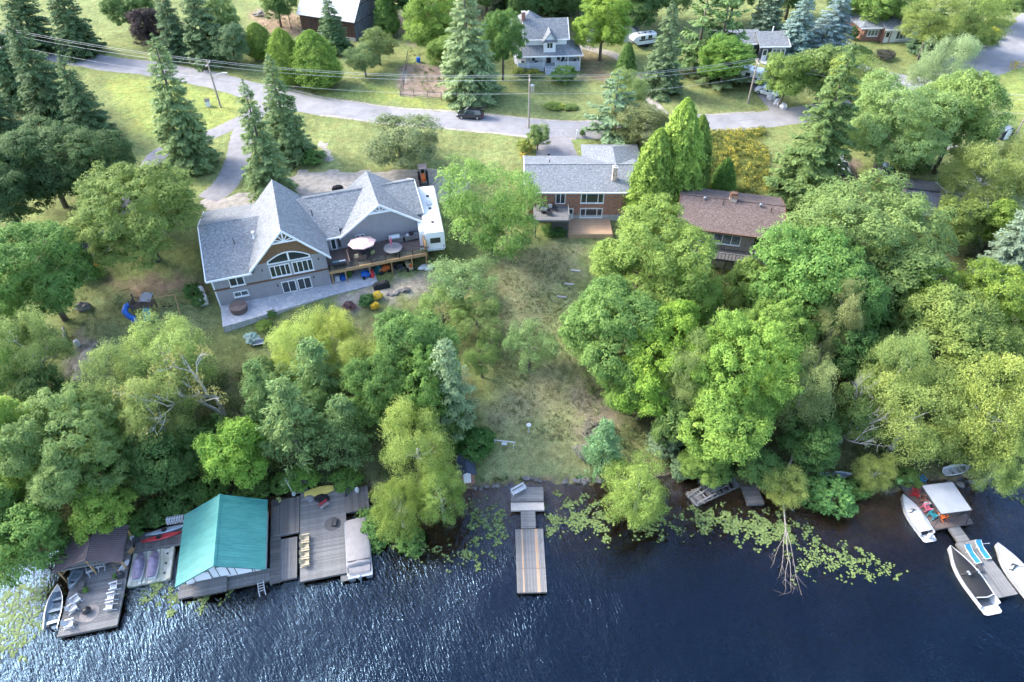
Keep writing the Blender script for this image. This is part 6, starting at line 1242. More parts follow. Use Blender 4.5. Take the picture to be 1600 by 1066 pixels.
def wire(a, b, da, db, sag, label, k):
    pts = [];
    for i in range(25):
        t = i / 24; q = a + da + (b + db - a - da) * t; pts.append((q[0], q[1], q[2] - sag * 4 * t * (1 - t)))
    solo('power_line', MB().tube(pts, .021, 4), m_wire, label, 'wire', group='overhead power lines')
span = ((3, 0, 'left end of the road'), (0, 1, 'lamp pole and transformer pole'), (1, 2, 'transformer pole and trailer pole'), (2, 4, 'trailer pole and right lawn'))
lev = (((0, -1, -.3), 'front upper'), ((0, .35, -.3), 'middle upper'), ((0, 1, -.3), 'rear upper'), ((.1, 0, -3.0), 'lowest'))
for i, j, s in span:
    for d, n in lev: wire(POLES[i], POLES[j], np.array(d, float), np.array(d, float), .5 if i == 3 else 1.0, n + ' power line ' + ('towards the ' if 'end' in s else 'between ') + s, 0)

# ================================================================ lake shore: docks
def dock(name, label, cat, o, yaw, L, W, z, m, along='u', pw=.16, posts=True, skip=(), jit=0, planklist=True, m_frame=None, pd=2.0):
    """L along u, W along w, deck top at z"""
    e = thing(name, label, cat, (o[0], o[1], 0), yaw); planks(e, 0, L, 0, W, z, m, along, pw, .05, jit=jit, skip=skip)
    mf = m_frame or m_wooddk
    part('frame', MB().box(0.02, L - .02, .02, .10, z - .32, z - .053).box(.02, L - .02, W - .10, W - .02, z - .32, z - .053).box(.02, .10, .1, W - .1, z - .32, z - .053).box(L - .10, L - .02, .1, W - .1, z - .32, z - .053).box(L*.5 - .04, L*.5 + .04, .1, W - .1, z - .3, z - .055), mf, e)
    if posts:
        for u in np.linspace(.3, L - .3, max(2, int(L / pd))):
            for w in np.linspace(.3, W - .3, max(2, int(W / pd))): part('pile', MB().tube([(u, w, -3.0), (u, w, z - .06)], .09, 7), mf, e)
    return e
Y12 = R(12.4)
d1 = dock('boat_deck', 'weathered grey deck with white chairs and fire bowl', 'deck', (-42.24, 28.11), Y12, 5.15, 9.6, .5, m_woodx, 'u', .16)
part('edge_board', MB().box(5.16, 5.24, 0, 9.6, .28, .53), m_wood, d1); part('edge_board', MB().box(0, 5.2, -.07, -.005, .2, .51), m_wooddk, d1)
def od(u, w, z=.5, r=d1): return frame_world(r, u, w, z)
# shelter on the deck
sh = thing('dock_shelter', 'open dock shelter with brown ribbed metal roof', 'shelter', od(0, 0, 0), Y12); RZ, EZ = 3.35, 2.35
roof(sh, [[(-.9,5.55,EZ),(2.25,5.75,RZ),(2.25,9.7,RZ),(-.9,9.7,EZ)], [(2.25,5.75,RZ),(5.35,5.5,EZ),(5.35,9.7,EZ),(2.25,9.7,RZ)]], m_brownmetal, .06)
rb = MB()
for k in range(17):
    w = 5.75 + k * .235; rb.tube([(-.9, w, EZ + .03), (2.25, w + .01, RZ + .03)], .028, 4); rb.tube([(2.25, w + .01, RZ + .03), (5.35, w, EZ + .03)], .028, 4)
tag(part('roof_ribs', rb, m_brownmetal, sh), kind='stuff'); part('ridge_cap', MB().box(2.1, 2.4, 5.72, 9.7, RZ - .02, RZ + .06), m_brownmetal, sh)
for u, w in ((-.6, 5.9), (2.25, 5.95), (5.1, 5.85), (-.6, 9.4), (5.1, 9.4)): part('post', MB().box(u - .07, u + .07, w - .07, w + .07, -.3 if u < 0 else .5, EZ + (.75 if u == 2.25 else 0)), m_woodtrim, sh)
part('front_beam', MB().box(-.7, 5.2, 5.82, 5.96, EZ - .18, EZ - .02), m_wood, sh); part('gable_panel', MB().vprism([(-.5, EZ + .02), (5.0, EZ + .02), (2.25, RZ - .12)], 5.98, 6.02), m_wood, sh)
for u in (-.5, 5.0): part('brace', MB().tube([(u, 5.9, EZ - .9), (u + (.8 if u < 0 else -.8), 5.9, EZ - .1)], .05, 4), m_woodtrim, sh)
part('counter', MB().box(.3, 2.0, 6.9, 7.6, .5, 1.4), m_woodbrn, sh)
def adirondack(loc, rz, label, m, name='adirondack_chair', group=None):
    e = thing(name, label, 'chair', loc, rz, group)
    for k in range(4): y = -.32 + k * .14; part('seat_slat', MB().box(-.27, .27, y, y + .12, .36 - .035*k, .39 - .035*k), m, e)
    for k in range(5): x = -.26 + k * .108; part('back_slat', MB().slab([(x, .22, .3), (x + .095, .22, .3), (x + .095, .52, .98 - .02*abs(k - 2)), (x, .52, .98 - .02*abs(k - 2))], .03), m, e)
    for s in (-1, 1):
        part('armrest', MB().box(s*.34 - .065, s*.34 + .065, -.4, .36, .55, .58), m, e); part('front_leg', MB().box(s*.31 - .025, s*.31 + .025, -.36, -.26, 0, .55), m, e)
        part('rear_leg', MB().slab([(s*.29 - .025, -.3, .36), (s*.29 + .025, -.3, .36), (s*.29 + .025, .6, .06), (s*.29 - .025, .6, .06)], .09), m, e); part('arm_post', MB().box(s*.33 - .025, s*.33 + .025, .24, .31, .1, .55), m, e)
    return e
base = None; AD = [((1.0, .85), 95, 'white deck chair nearest the corner of the left deck'), ((.95, 2.45), 120, 'white deck chair between the corner chair and the fire bowl'), ((1.05, 3.25), 125, 'white deck chair beside the moored aluminium boat bow'), ((1.8, 6.25), 200, 'white deck chair left under the shelter edge'), ((2.7, 6.6), 185, 'white deck chair right under the shelter edge'), ((4.35, 3.9), -80, 'white folding chair farthest up the right deck edge'), ((4.3, 2.85), -85, 'white folding chair in the middle of the right deck edge'), ((4.35, 1.85), -88, 'white folding chair lowest on the right deck edge')]
for (u, w), a, lb in AD:
    if base is None: base = adirondack(od(u, w), R(a) + Y12 - R(0), lb, m_plw)
    else: dup(base, od(u, w), R(a) + Y12, lb)
e = thing('fire_bowl', 'round dark fire bowl in the middle of the left deck', 'fire bowl', od(2.3, 1.85)); part('bowl', MB().lathe([(.2, .1), (.38, .3), (.43, .42), (.36, .40), (.2, .22)], 20), m_dark, e, True); part('spark_screen', MB().lathe([(.4, .42), (.32, .56), (.1, .66)], 16), m_black, e, True)
for k in range(3): a = 2.1*k; part('leg', MB().tube([(.25*cos(a), .25*sin(a), .2), (.36*cos(a), .36*sin(a), 0)], .025, 5), m_black, e)
solo('heat_mat', MB().lathe([(.88, .0), (.88, .02), (.80, .022)], 30), M('scorched_mat', (.27, .24, .225), (.19, .17, .16), 3), 'round scorched mat beneath the fire bowl', 'mat', od(2.45, 1.7, .503))
for (u, w), lb, r in (((1.75, 4.1), 'green potted plant beside the rack boat', .3), ((4.3, 5.0), 'green potted plant at the right deck edge', .3)):
    q = od(u, w); e = plant('shrub', q, r, .7, (.10, .17, .05), 'potted_plant', lb, 'plant'); 
e = thing('surf_board', 'white paddle board leaning at the shelter corner', 'board', od(4.7, 5.9)); part('board', MB().loft([[(x, -.3*k, .05), (x, .3*k, .05), (x, .3*k, .12), (x, -.3*k, .12)] for x, k in ((-1, .2), (-.7, .8), (0, 1), (.7, .85), (1, .3))]), m_plw, e, True); e.rotation_euler = (0, R(-18), R(60))
solo('towel_rack', MB().tube([(-.6, 0, 0), (-.6, 0, 1)], .03, 5).tube([(.6, 0, 0), (.6, 0, 1)], .03, 5).tube([(-.65, 0, 1), (.65, 0, 1)], .03, 5).tube([(-.65, 0, .6), (.65, 0, .6)], .03, 5), m_woodtrim, 'orange wooden rack beside the paddle board', 'rack', od(4.4, 5.6), R(-40))
crate('dark_bin', od(4.75, 5.1), (.5, .5, .6), .4, m_dark, 'dark bin beside the potted plant on the left deck', 'bin')
# ---- boats
def hull_rings(L, Bm, D, sheer=.15, th=.05, n=12, bow=2.2, transom=.85, flare=.8):
    rings = []
    for i in range(n):
        t = i / (n - 1); x = -L/2 + L * t; b = Bm/2 * (transom + (1 - transom) * min(1, t * 3)) * max(.02, (1 - max(0, (t - .4) / .6) ** bow)); s = D + sheer * t * t; k = .0 + .35 * D * max(0, (t - .7) / .3) ** 2
        i_b = max(.008, b - th); rings.append([(x, -b, s), (x, -b*flare, k + .3*(s - k)), (x, -b*.45, k), (x, b*.45, k), (x, b*flare, k + .3*(s - k)), (x, b, s), (x, i_b, s), (x, i_b*flare*.97, k + .34*(s - k)), (x, i_b*.45, k + .09), (x, -i_b*.45, k + .09), (x, -i_b*flare*.97, k + .34*(s - k)), (x, -i_b, s)])
    return rings
def outline(L, Bm, z, n=14, bow=2.2, transom=.85, x0=0.0, x1=1.0, inset=0.0, sheer=.15):
    pts = []
    for i in range(n):
        t = x0 + (x1 - x0) * i / (n - 1); b = max(.01, Bm/2 * (transom + (1 - transom) * min(1, t * 3)) * max(.02, (1 - max(0, (t - .4) / .6) ** bow)) - inset); pts.append((-L/2 + L*t, b, z + sheer*t*t))
    return pts
def motor(par, x, z, m=None):
    o = part('outboard_motor', MB().loft([[(x - .15*k, -.17*k, zz), (x + .2*k, -.14*k, zz), (x + .2*k, .14*k, zz), (x - .15*k, .17*k, zz)] for zz, k in ((z, .7), (z + .15, 1), (z + .42, 1), (z + .55, .6))]).box(x - .06, x + .06, -.06, .06, z - .9, z), m or m_dark, par, True); return o
def row_boat(label, loc, yaw, L, Bm, with_motor=True, m=None, mi=None):
    e = thing('aluminium_boat', label, 'boat', loc, yaw); part('hull', MB().loft(hull_rings(L, Bm, .55)), m or m_alu, e, True)
    for t, w in ((.14, .3), (.42, .3), (.68, .25)):
        x = -L/2 + L*t; b = outline(L, Bm, 0, x0=t, x1=t + .001, n=2)[0][1] - .07; part('bench_seat', MB().box(x - w/2, x + w/2, -b*.92, b*.92, .33, .37), mi or m_alu, e)
    part('bow_deck', MB().slab([(L*.33, -.33*Bm*.8, .62), (L/2 - .06, 0, .69), (L*.33, .33*Bm*.8, .62)], .03), m or m_alu, e)
    part('gunwale', MB().tube([(x, y, z) for x, y, z in outline(L, Bm, .56)], .03, 5).tube([(x, -y, z) for x, y, z in outline(L, Bm, .56)], .03, 5), m_metal, e)
    if with_motor: motor(e, -L/2 - .12, .55)
    return e
q = np.array([-44.53, 33.23]) - np.array([-43.32, 29.1]); row_boat('pale blue aluminium boat moored beside the left deck', (-43.95, 31.1, -.12), atan2(q[1], q[0]), 4.35, 1.5)
row_boat('grey aluminium boat stored beneath the dock shelter', (*od(.65, 6.0)[:2], .62), Y12 + R(-98), 3.5, 1.15, False)
crate('boat_rack', od(1.25, 4.6, .5), (.5, .9, .45), .2, m_wooddk, 'dark wooden crate behind the stored boat', 'crate')
# kayak walkway
wk = dock('kayak_walkway', 'dark plank walkway carrying the kayaks', 'walkway', (-38.55, 36.75), Y12, 4.9, 2.1, .5, m_wooddk, 'v', .15, pd=2.2)
part('edge_board', MB().box(0, 4.9, -.09, -.005, .25, .55), m_wood, wk)
def kayak(label, loc, yaw, L, m, group=None):
    e = thing('kayak', label, 'kayak', loc, yaw, group); part('hull', MB().loft([[(x, -.33*k, .16), (x, -.2*k, .02), (x, .2*k, .02), (x, .33*k, .16), (x, .2*k, .27), (x, -.2*k, .27)] for x, k in [(-L/2 + L*i/12, max(.04, 1 - abs(i/6 - 1) ** 2.2)) for i in range(13)]]), m, e, True); part('cockpit', MB().lathe([(.26, .27), (.28, .31), (.2, .28)], 14, -.2), m_black, e); return e
kayak('bright red kayak lying on the dark walkway', frame_world(wk, 2.6, 1.1, .5), Y12 + R(5), 4.0, m_red); kayak('pale grey kayak behind the red kayak', frame_world(wk, 3.0, 1.85, .5), Y12 + R(6), 4.2, m_alu)
e = thing('paddle_rack', 'white slatted rack beside the boathouse corner', 'rack', frame_world(wk, 3.9, 2.6, .6), Y12); [part('slat', MB().box(-.8 + .25*k, -.65 + .25*k, -.3, .3, .2, .8), m_plw, e) for k in range(7)]; part('rail', MB().box(-.85, .9, -.04, .04, .8, .86), m_plw, e)
crate('dark_crate', od(5.6, 8.8), (.5, .4, .5), .3, m_dark, 'dark crate between shelter and walkway', 'crate'); crate('white_bucket', od(5.2, 9.2), (.35, .35, .4), .3, m_plw, 'white bucket at the shelter corner', 'bucket'); crate('orange_box', od(5.3, 7.7), (.6, .3, .35), 1.2, m_woodtrim, 'orange wooden box right of the shelter', 'box')
# personal watercraft on floating dock
fd = thing('floating_dock', 'pale moulded plastic floating dock for watercraft', 'dock', (-37.9, 33.0, 0), Y12)
for k in range(3):
    u = .1 + 1.35*k; part('float_channel', MB().vprism([(u, -.2), (u + 1.28, -.2), (u + 1.28, .34), (u + 1.0, .36), (u + .82, .18), (u + .46, .18), (u + .28, .36), (u, .34)], .1, 3.7), M('algae_stained_plastic', (.52, .52, .45), (.36, .36, .28), 1.6), fd)
    for w in (.9, 2.0, 3.1): part('roller_slot', MB().box(u + .55, u + .73, w - .1, w + .1, .18, .215), m_black, fd)
def jetski(label, loc, yaw):
    e = thing('personal_watercraft', label, 'watercraft', loc, yaw); L = 3.1
    part('hull', MB().loft([[(x, -.55*k, .3), (x, -.3*k, .05), (x, .3*k, .05), (x, .55*k, .3), (x, .5*k, .45), (x, -.5*k, .45)] for x, k in ((-1.5, .85), (-1, 1), (.3, 1), (.9, .8), (1.4, .4), (1.55, .1))]), m_plw, e, True)
    part('cover', MB().loft([[(x, -.52*k, .42), (x, -.42*k, .42 + h*.6), (x, -.15*k, .42 + h), (x, .15*k, .42 + h), (x, .42*k, .42 + h*.6), (x, .52*k, .42)] for x, k, h in ((-1.5, .75, .2), (-1.1, .95, .38), (-.3, 1, .42), (.05, 1, .7), (.25, 1, .75), (.5, .95, .5), (1.0, .75, .3), (1.45, .35, .15), (1.55, .12, .05))]), m_purple, e, True)
    return e
jetski('left covered watercraft with faded purple cover', (-37.3, 35.1, .3), R(102)); jetski('right covered watercraft beside the empty float channel', (-35.95, 35.35, .3), R(102))

# ---- teal boathouse
m_bright = M('bright_white_paint', (.86, .86, .86), (.80, .80, .80), 4, rough=.5)
bh = thing('boathouse', 'white boathouse with bright teal metal roof', 'boathouse', (-32.1, 32.1, 0), R(12.8))
EZ, RZ, BW, BL_ = 2.3, 4.65, 8.35, 8.05
roof(bh, [[(0,0,EZ),(BW/2,0,RZ),(BW/2,BL_,RZ),(0,BL_,EZ)], [(BW/2,0,RZ),(BW,0,EZ),(BW,BL_,EZ),(BW/2,BL_,RZ)]], m_teal, .07)
rb = MB()
for k in range(27):
    w = .12 + k * .3; rb.tube([(.01, w, EZ + .012), (BW/2, w, RZ + .012)], .02, 4); rb.tube([(BW/2, w, RZ + .012), (BW - .01, w, EZ + .012)], .02, 4)
tag(part('roof_ribs', rb, m_teal, bh), kind='stuff')
part('ridge_cap', MB().slab([(BW/2 - .2, -.02, RZ - .07), (BW/2, -.02, RZ + .06), (BW/2, BL_ + .02, RZ + .06), (BW/2 - .2, BL_ + .02, RZ - .07)], .02).slab([(BW/2, -.02, RZ + .06), (BW/2 + .2, -.02, RZ - .07), (BW/2 + .2, BL_ + .02, RZ - .07), (BW/2, BL_ + .02, RZ + .06)], .02), m_teal, bh)
trim(bh, [(0,-.02,EZ),(BW/2,-.02,RZ),(BW,-.02,EZ)], dn=.14, m=m_teal)
part('gable_wall', MB().vprism([(.45, .3), (BW - .45, .3), (BW - .45, EZ + .15), (BW/2, RZ - .15), (.45, EZ + .15)], 1.05, 1.15), m_bright, bh)
part('side_wall', MB().box(.4, .5, 1.15, BL_ - .2, .1, EZ + .1).box(BW - .5, BW - .4, 1.15, BL_ - .2, .1, EZ + .1), m_white, bh); part('back_wall', MB().vprism([(.5, .1), (BW - .5, .1), (BW - .5, EZ + .1), (BW/2, RZ - .2), (.5, EZ + .1)], BL_ - .3, BL_ - .2), m_white, bh)
for u0, u1, z0, z1 in ((1.4, 2.9, .6, 2.2), (3.7, 4.6, .9, 2.6), (5.3, 6.7, .6, 2.2), (7.0, 7.7, .6, 2.0)): part('door_panel', MB().box(u0, u1, .98, 1.05, z0, z1), m_bright, bh); part('door_frame', MB().box(u0 - .06, u0, .95, 1.05, z0, z1 + .06).box(u1, u1 + .06, .95, 1.05, z0, z1 + .06).box(u0, u1, .95, 1.05, z1, z1 + .06), m_wooddk, bh)
bd = dock('boathouse_ledge', 'grey plank ledge along the boathouse front', 'deck', (-32.3, 31.75), R(12.8), 8.6, 1.4, .48, m_wood, 'u', .14, pd=1.9)
rp = thing('launch_ramp', 'raised grey plank ramp before the boathouse door', 'ramp', (-30.75, 31.75, 0), R(12.8)); planks(rp, 0, 3.1, 0, 1.6, .86, m_woodx, 'u', .2); part('support', MB().box(.1, 3.0, .1, .2, .45, .8).box(.1, 3.0, 1.4, 1.5, .45, .8), m_wooddk, rp)
sd_ = dock('boathouse_side_dock', 'narrow dark dock on the right of the boathouse', 'dock', (-23.85, 33.35), R(12.8), 1.0, 9.6, .5, m_wooddk, 'u', .16, pd=2.4)
lad = thing('dock_ladder', 'white swim ladder on the boathouse ledge', 'ladder', (-24.55, 32.95, .48), R(20))
for s in (-.28, .28): part('rail', MB().tube([(s, .55, .12), (s, -.45, .05), (s, -.75, -.35)], .035, 6), m_plw, lad)
for k in range(4): part('rung', MB().tube([(-.28, .4 - .27*k, .11 - .01*k), (.28, .4 - .27*k, .11 - .01*k)], .03, 5), m_plw, lad)
# ---- decks between boathouse and pontoon boat
Y11 = R(12.2)
d2 = dock('side_deck', 'dark plank deck between boathouse and big dock', 'deck', (-24.75, 38.55), Y11, 2.65, 4.35, .58, m_wooddk, 'v', .16); part('edge_board', MB().box(0, 2.65, -.12, -.005, .3, .6), m_wood, d2)
d3 = dock('swim_raft', 'small grey floating raft in the slip', 'raft', (-23.0, 33.7), Y11, 1.7, 4.65, .38, m_wood, 'v', .17, posts=False); part('float', MB().box(.15, 1.55, .2, 4.4, -.15, .05), m_dark, d3)
d4 = dock('main_dock', 'large pale grey plank dock with tan chairs', 'dock', (-20.85, 33.45), Y11, 4.65, 10.6, .62, m_woodx, 'u', .155, pd=2.6); part('edge_board', MB().box(4.66, 4.75, 0, 10.6, .35, .64), m_wood, d4); part('end_step', MB().box(3.9, 4.65, -.7, -.02, .25, .4), m_wood, d4)
d5 = dock('shore_deck', 'dark plank deck behind the pontoon boat', 'deck', (-18.0, 41.2), Y11, 2.8, 3.0, .6, m_wooddk, 'v', .16); 
st = thing('boardwalk_stairs', 'wooden boardwalk steps climbing into the pines', 'stairs', (-23.3, 43.7, 0), R(12))
for k in range(16): o = part('step', MB().box(-.1, 1.05, .22*k, .22*k + .19, .62 + .06*k, .68 + .06*k), m_wood, st)
for s in (-.12, 1.05): part('stringer', MB().xprism([(0, .35), (3.6, 1.3), (3.6, 1.62), (0, .66)], s - .04 + .02, s + .04 - .02), m_wooddk, st)
def o4(u, w, z=.62): return frame_world(d4, u, w, z)
tb = None
for k, lb in enumerate(('tan lounge chair farthest from the water on the big dock', 'second tan lounge chair from the shore on the big dock', 'third tan lounge chair from the shore on the big dock', 'tan lounge chair nearest the open water on the big dock')):
    if tb is None: tb = adirondack(o4(.62, 4.55), Y11 + R(90), lb, m_tan, 'lounge_chair')
    else: dup(tb, o4(.62, 4.55 - .92*k), Y11 + R(90), lb)
solo('fire_ring_mat', MB().lathe([(.82, 0), (.84, .03), (.72, .035), (.7, .02)], 28), m_wooddk, 'round dark fire ring on the big dock', 'fire ring', o4(3.3, 5.9), 0); crate('fire_box', o4(3.55, 5.95), (.45, .85, .35), 0, m_dark, 'dark metal box on the fire ring', 'box')
solo('yellow_float', MB().loft([[(x, -.55*k, .02), (x, -.55*k, .2), (x, .1, .28*h), (x, .6*k, .2), (x, .6*k, .02)] for x, k, h in ((-1.55, .7, 1), (-.7, .95, 1.3), (.2, 1, .9), (.9, .9, 1.2), (1.6, .5, .8))]), m_yellow, 'deflated yellow water float at the back of the dock', 'float', o4(2.0, 10.2), Y11 + R(6), smooth=True)
solo('tarp_heap', MB().ell((0, 0, .2), (.75, .5, .35), 11, 6, -.6, .3, 5), m_canvas, 'dark heap of cloth in front of the yellow float', 'tarpaulin', o4(2.3, 9.2), 0); solo('cloth_heap', MB().ell((0, 0, .15), (.5, .4, .3), 11, 6, -.6, .3, 8), m_greyc, 'grey heap of cloth at the dock corner', 'tarpaulin', o4(1.0, 9.5), 0)
e = thing('folding_bench', 'red and grey folding bench on the big dock', 'bench', o4(2.6, 8.2), Y11 + R(30)); part('seat', MB().box(-.5, .5, -.2, .2, .35, .4), m_metal, e); part('backrest', MB().box(-.5, .5, .2, .24, .45, .8), m_red, e); [part('leg', MB().tube([(x, -.2, 0), (x, .2, .38)], .02, 5), m_metal, e) for x in (-.45, .45)]
e = thing('water_pipe', 'curved black hose arch on the shore deck', 'hose', (-18.1, 43.3, .6)); part('hose', MB().tube([(0, 0, .05), (.05, .5, .25), (.3, .95, .3), (.7, 1.25, .25), (1.1, 1.35, .1)], .13, 8), m_dark, e, True)
e = thing('flag_pole', 'short pole with red and white flag by the dock', 'flag', (-23.75, 43.6, .6)); part('pole', MB().tube([(0, 0, 0), (-.5, .3, 2.6)], .035, 6), m_plw, e); part('flag', MB().add([(-.5, .3, 2.6), (-.62, .5, 2.55), (-.52, .45, 2.0), (-.4, .25, 2.1)], [(0, 1, 2, 3)]), m_red, e); part('base', MB().cyl(0, 0, 0, .2, .22), m_plw, e)
solo('gnome_bin', MB().lathe([(.2, 0), (.25, .3), (.18, .55)], 10), m_plw, 'white and red bin on the shore deck', 'bin', (-16.9, 44.0, .62)); crate('folded_tarp', (-25.4, 42.4, .58), (.6, .5, .5), .4, m_dark, 'black folded bundle at the boathouse corner', 'bundle')
plant('shrub', (-25.2, 42.7, .58), .35, .6, (.35, .32, .12), 'potted_plant', 'yellow potted plant at the boathouse corner', 'plant')
# pontoon boat
pb = thing('pontoon_boat', 'pontoon boat under a grey fitted cover', 'boat', (-15.75, 37.35, 0), R(12.6) + R(90)); 
for s in (-.85, .85): part('pontoon', MB().tube([(-3.4, s, .12), (2.6, s, .12), (3.3, s, .3)], .33, 12), m_alu, pb)
part('deck', MB().box(-3.45, 3.1, -1.2, 1.2, .46, .54), m_metal, pb); part('cover', MB().loft([[(x, -1.18*k, .5), (x, -1.18*k, .98*h), (x, -.95*k, 1.12*h), (x, 0, 1.22*h), (x, .95*k, 1.12*h), (x, 1.18*k, .98*h), (x, 1.18*k, .5)] for x, k, h in ((-2.35, .97, .85), (-2.2, 1, 1.0), (-1.0, 1, 1.06), (0, 1.01, 1.0), (1.2, 1, 1.06), (2.7, .98, .98), (3.05, .93, .85))]), m_greyc, pb, True)
part('stern_cover', MB().loft([[(x, -1.1*k, .55), (x, -1.05*k, .7 + h), (x, 1.05*k, .7 + h), (x, 1.1*k, .55)] for x, k, h in ((-3.1, .9, .0), (-2.9, 1, .12), (-2.35, 1, .16))]), m_greyc, pb, True); part('cover_strap', MB().box(-1.95, -1.88, -1.1, 1.1, 1.18, 1.235), m_dark, pb)
part('rail', MB().tube([(-3.2, -1.22, .75), (3.0, -1.22, .75), (3.2, -.9, .75)], .035, 6).tube([(-3.2, 1.22, .75), (3.0, 1.22, .75)], .035, 6).tube([(-3.25, -1.2, .8), (-3.25, 1.2, .8)], .035, 6), m_metal, pb); motor(pb, -3.75, .75, m_alu)
# ---- centre dock
cd = dock('centre_dock', 'long grey plank dock with rust stained boards', 'dock', (.5, 32.4), R(1.4), 2.92, 7.0, .45, m_wood, 'v', .15, pd=2.4)
for o in [c for c in cd.children if c.name.startswith('plank')]:
    if any(abs(o.location.x - x) < .08 for x in (.75, 2.15, 2.3)): o.data = o.data.copy(); o.data.materials[0] = m_woodrust
part('joint_board', MB().box(.02, 2.9, 2.5, 2.56, .452, .462), m_wooddk, cd)
cb = dock('dock_bridge', 'short grey plank bridge of the centre dock', 'walkway', (.95, 39.45), R(.8), 1.55, 2.2, .55, m_woodx, 'u', .15, posts=False)
cp = dock('shore_platform', 'grey shore platform carrying the wooden bench', 'platform', (-.12, 42.62), R(.8), 3.55, 1.75, .8, m_woodx, 'u', .15); part('front_step', MB().box(0, 3.56, -1.0, -.02, .3, .55), M('pale_step_board', (.48, .43, .38), (.38, .34, .30), 2, stretch=(1, 10, 4)), cp)
e = thing('garden_bench', 'white slatted bench angled on the shore platform', 'bench', (.72, 43.75, .8), R(33)); [part('seat_slat', MB().box(-.85, .85, -.25 + .12*k, -.15 + .12*k, .42, .45), m_plw, e) for k in range(4)]; [part('back_slat', MB().box(-.85, .85, .27, .3, .55 + .14*k, .65 + .14*k), m_plw, e) for k in range(3)]
for s in (-.8, .8): part('leg', MB().box(s - .03, s + .03, -.24, -.18, 0, .42).box(s - .03, s + .03, .25, .31, 0, .95), m_plw, e); part('armrest', MB().box(s - .04, s + .04, -.26, .28, .62, .66), m_plw, e)
g = np.random.default_rng(90)
ORD = 'first second third fourth fifth sixth seventh eighth ninth tenth eleventh twelfth'.split()
def rocks(name, label, px, n, s0, s1, z=None, group=None):
    for i in range(n):
        x, y = px[0] + (px[2] - px[0]) * (i + g.uniform(0, .9)) / n, px[1] + (px[3] - px[1]) * (i + g.uniform(0, .9)) / n; p = G(x, y + g.uniform(-2, 2)); s = g.uniform(s0, s1)
        o = solo('rock', MB().ell((0, 0, s*.15), (s, s*g.uniform(.6, .95), s*.5), 9, 6, -.9, .2, int(g.integers(1, 999))), m_rock, ORD[i] + ' ' + label, 'rock', p, g.uniform(0, 6), group)
rocks('rock', 'boulder from the left along the shore right of the platform', (880, 753, 1000, 750), 12, .25, .6, group='boulders along the centre shore'); rocks('rock', 'flat stone from the left behind the shore platform', (815, 748, 845, 752), 6, .2, .4, group='stones behind the platform'); rocks('rock', 'boulder from the left along the right shore under the birches', (1480, 760, 1580, 742), 9, .3, .65, group='boulders along the right shore'); rocks('rock', 'boulder from the left in the bed below the lodge deck', (605, 462, 640, 452), 7, .3, .55, group='boulders of the flower bed'); rocks('rock', 'boulder from the left at the lawn edge left of the platform', (735, 765, 795, 758), 6, .2, .45, group='boulders left of the platform')
for k, (x, y) in enumerate(((899,423),(889,444),(878,464))): p = G(x, y); solo('stone_slab', MB().box(-.65, .65, -.16, .16, -.2, .07), m_conc, ('highest', 'middle', 'lowest')[k] + ' of three pale slabs set in the lawn', 'slab', p, R(-10))
e = thing('lawn_swing', 'white wooden rail with a small seat on the lower lawn', 'swing', G(788, 697), R(-8)); part('beam', MB().tube([(-1.3, 0, .9), (1.3, 0, .9)], .06, 6), m_plw, e); part('seat', MB().box(-.3, .3, -.2, .2, .4, .46), m_plw, e); [part('leg', MB().tube([(s, -.3, 0), (s, 0, .9), (s, .3, 0)], .035, 5), m_plw, e) for s in (-1.1, 1.1)]
e = thing('lawn_post', 'white ornamental post standing on the middle lawn', 'post', G(826, 675)); part('post', MB().lathe([(.12, 0), (.07, .2), (.06, 1.0), (.12, 1.1)], 8), m_plw, e); part('bowl', MB().lathe([(.1, 1.1), (.3, 1.25), (.28, 1.3)], 12), m_plw, e)
# ---- collapsed dock
wd = thing('collapsed_dock', 'collapsed rotten dock with sagging loose boards', 'dock', (19.8, 42.2, 0), R(26))
part('frame', MB().box(0, 6.2, 0, .14, .2, .4).box(0, 5.6, 1.75, 1.89, .15, .35).box(.0, .12, 0, 1.9, .15, .4).box(3, 3.12, 0, 1.9, .12, .35).box(5.9, 6.05, 0, 1.7, .2, .42), m_wooddk, wd)
for k in range(26):
    if k in (7, 11, 15, 18, 21): continue
    o = part('board', MB().cbox(0, 0, 0, .17, 1.85 + random.uniform(-.25, .25), .04), m_wooddk if k % 3 else m_wood, wd); o.location = (.15 + k*.235, .95 + random.uniform(-.1, .1), .42 + random.uniform(-.03, .04)); o.rotation_euler = (random.uniform(-.1, .1), random.uniform(-.06, .06), random.uniform(-.08, .08))
for u, w, L, a in ((1.6, .3, 2.6, .05), (2.2, 1.2, 3.0, .12), (3.6, .7, 2.4, -.06), (.9, 1.5, 2.2, .2)): o = part('loose_board', MB().cbox(0, 0, 0, L, .17, .05), m_wood, wd); o.location = (u, w, .5); o.rotation_euler = (.04, -.03, a)
w2 = thing('broken_platform', 'broken tilted platform above the collapsed dock', 'platform', (20.6, 45.4, .35), R(-42))
for k in range(9): o = part('board', MB().cbox(0, 0, 0, 2.3 + random.uniform(-.3, .2), .17, .05), m_wood if k % 2 else m_wooddk, w2); o.location = (1.1, .2*k, .1 + .04*k + random.uniform(-.02, .02)); o.rotation_euler = (.15, 0, random.uniform(-.05, .05))
part('frame', MB().box(.1, .2, -.1, 1.7, -.2, .02).box(2.0, 2.1, -.1, 1.7, -.2, .02), m_wooddk, w2)
w3 = dock('rotten_raft', 'small rotten raft tilted beside the collapsed dock', 'raft', (25.4, 42.4), R(3), 1.85, 2.4, .42, m_wooddk, 'u', .2, posts=False, jit=.02)
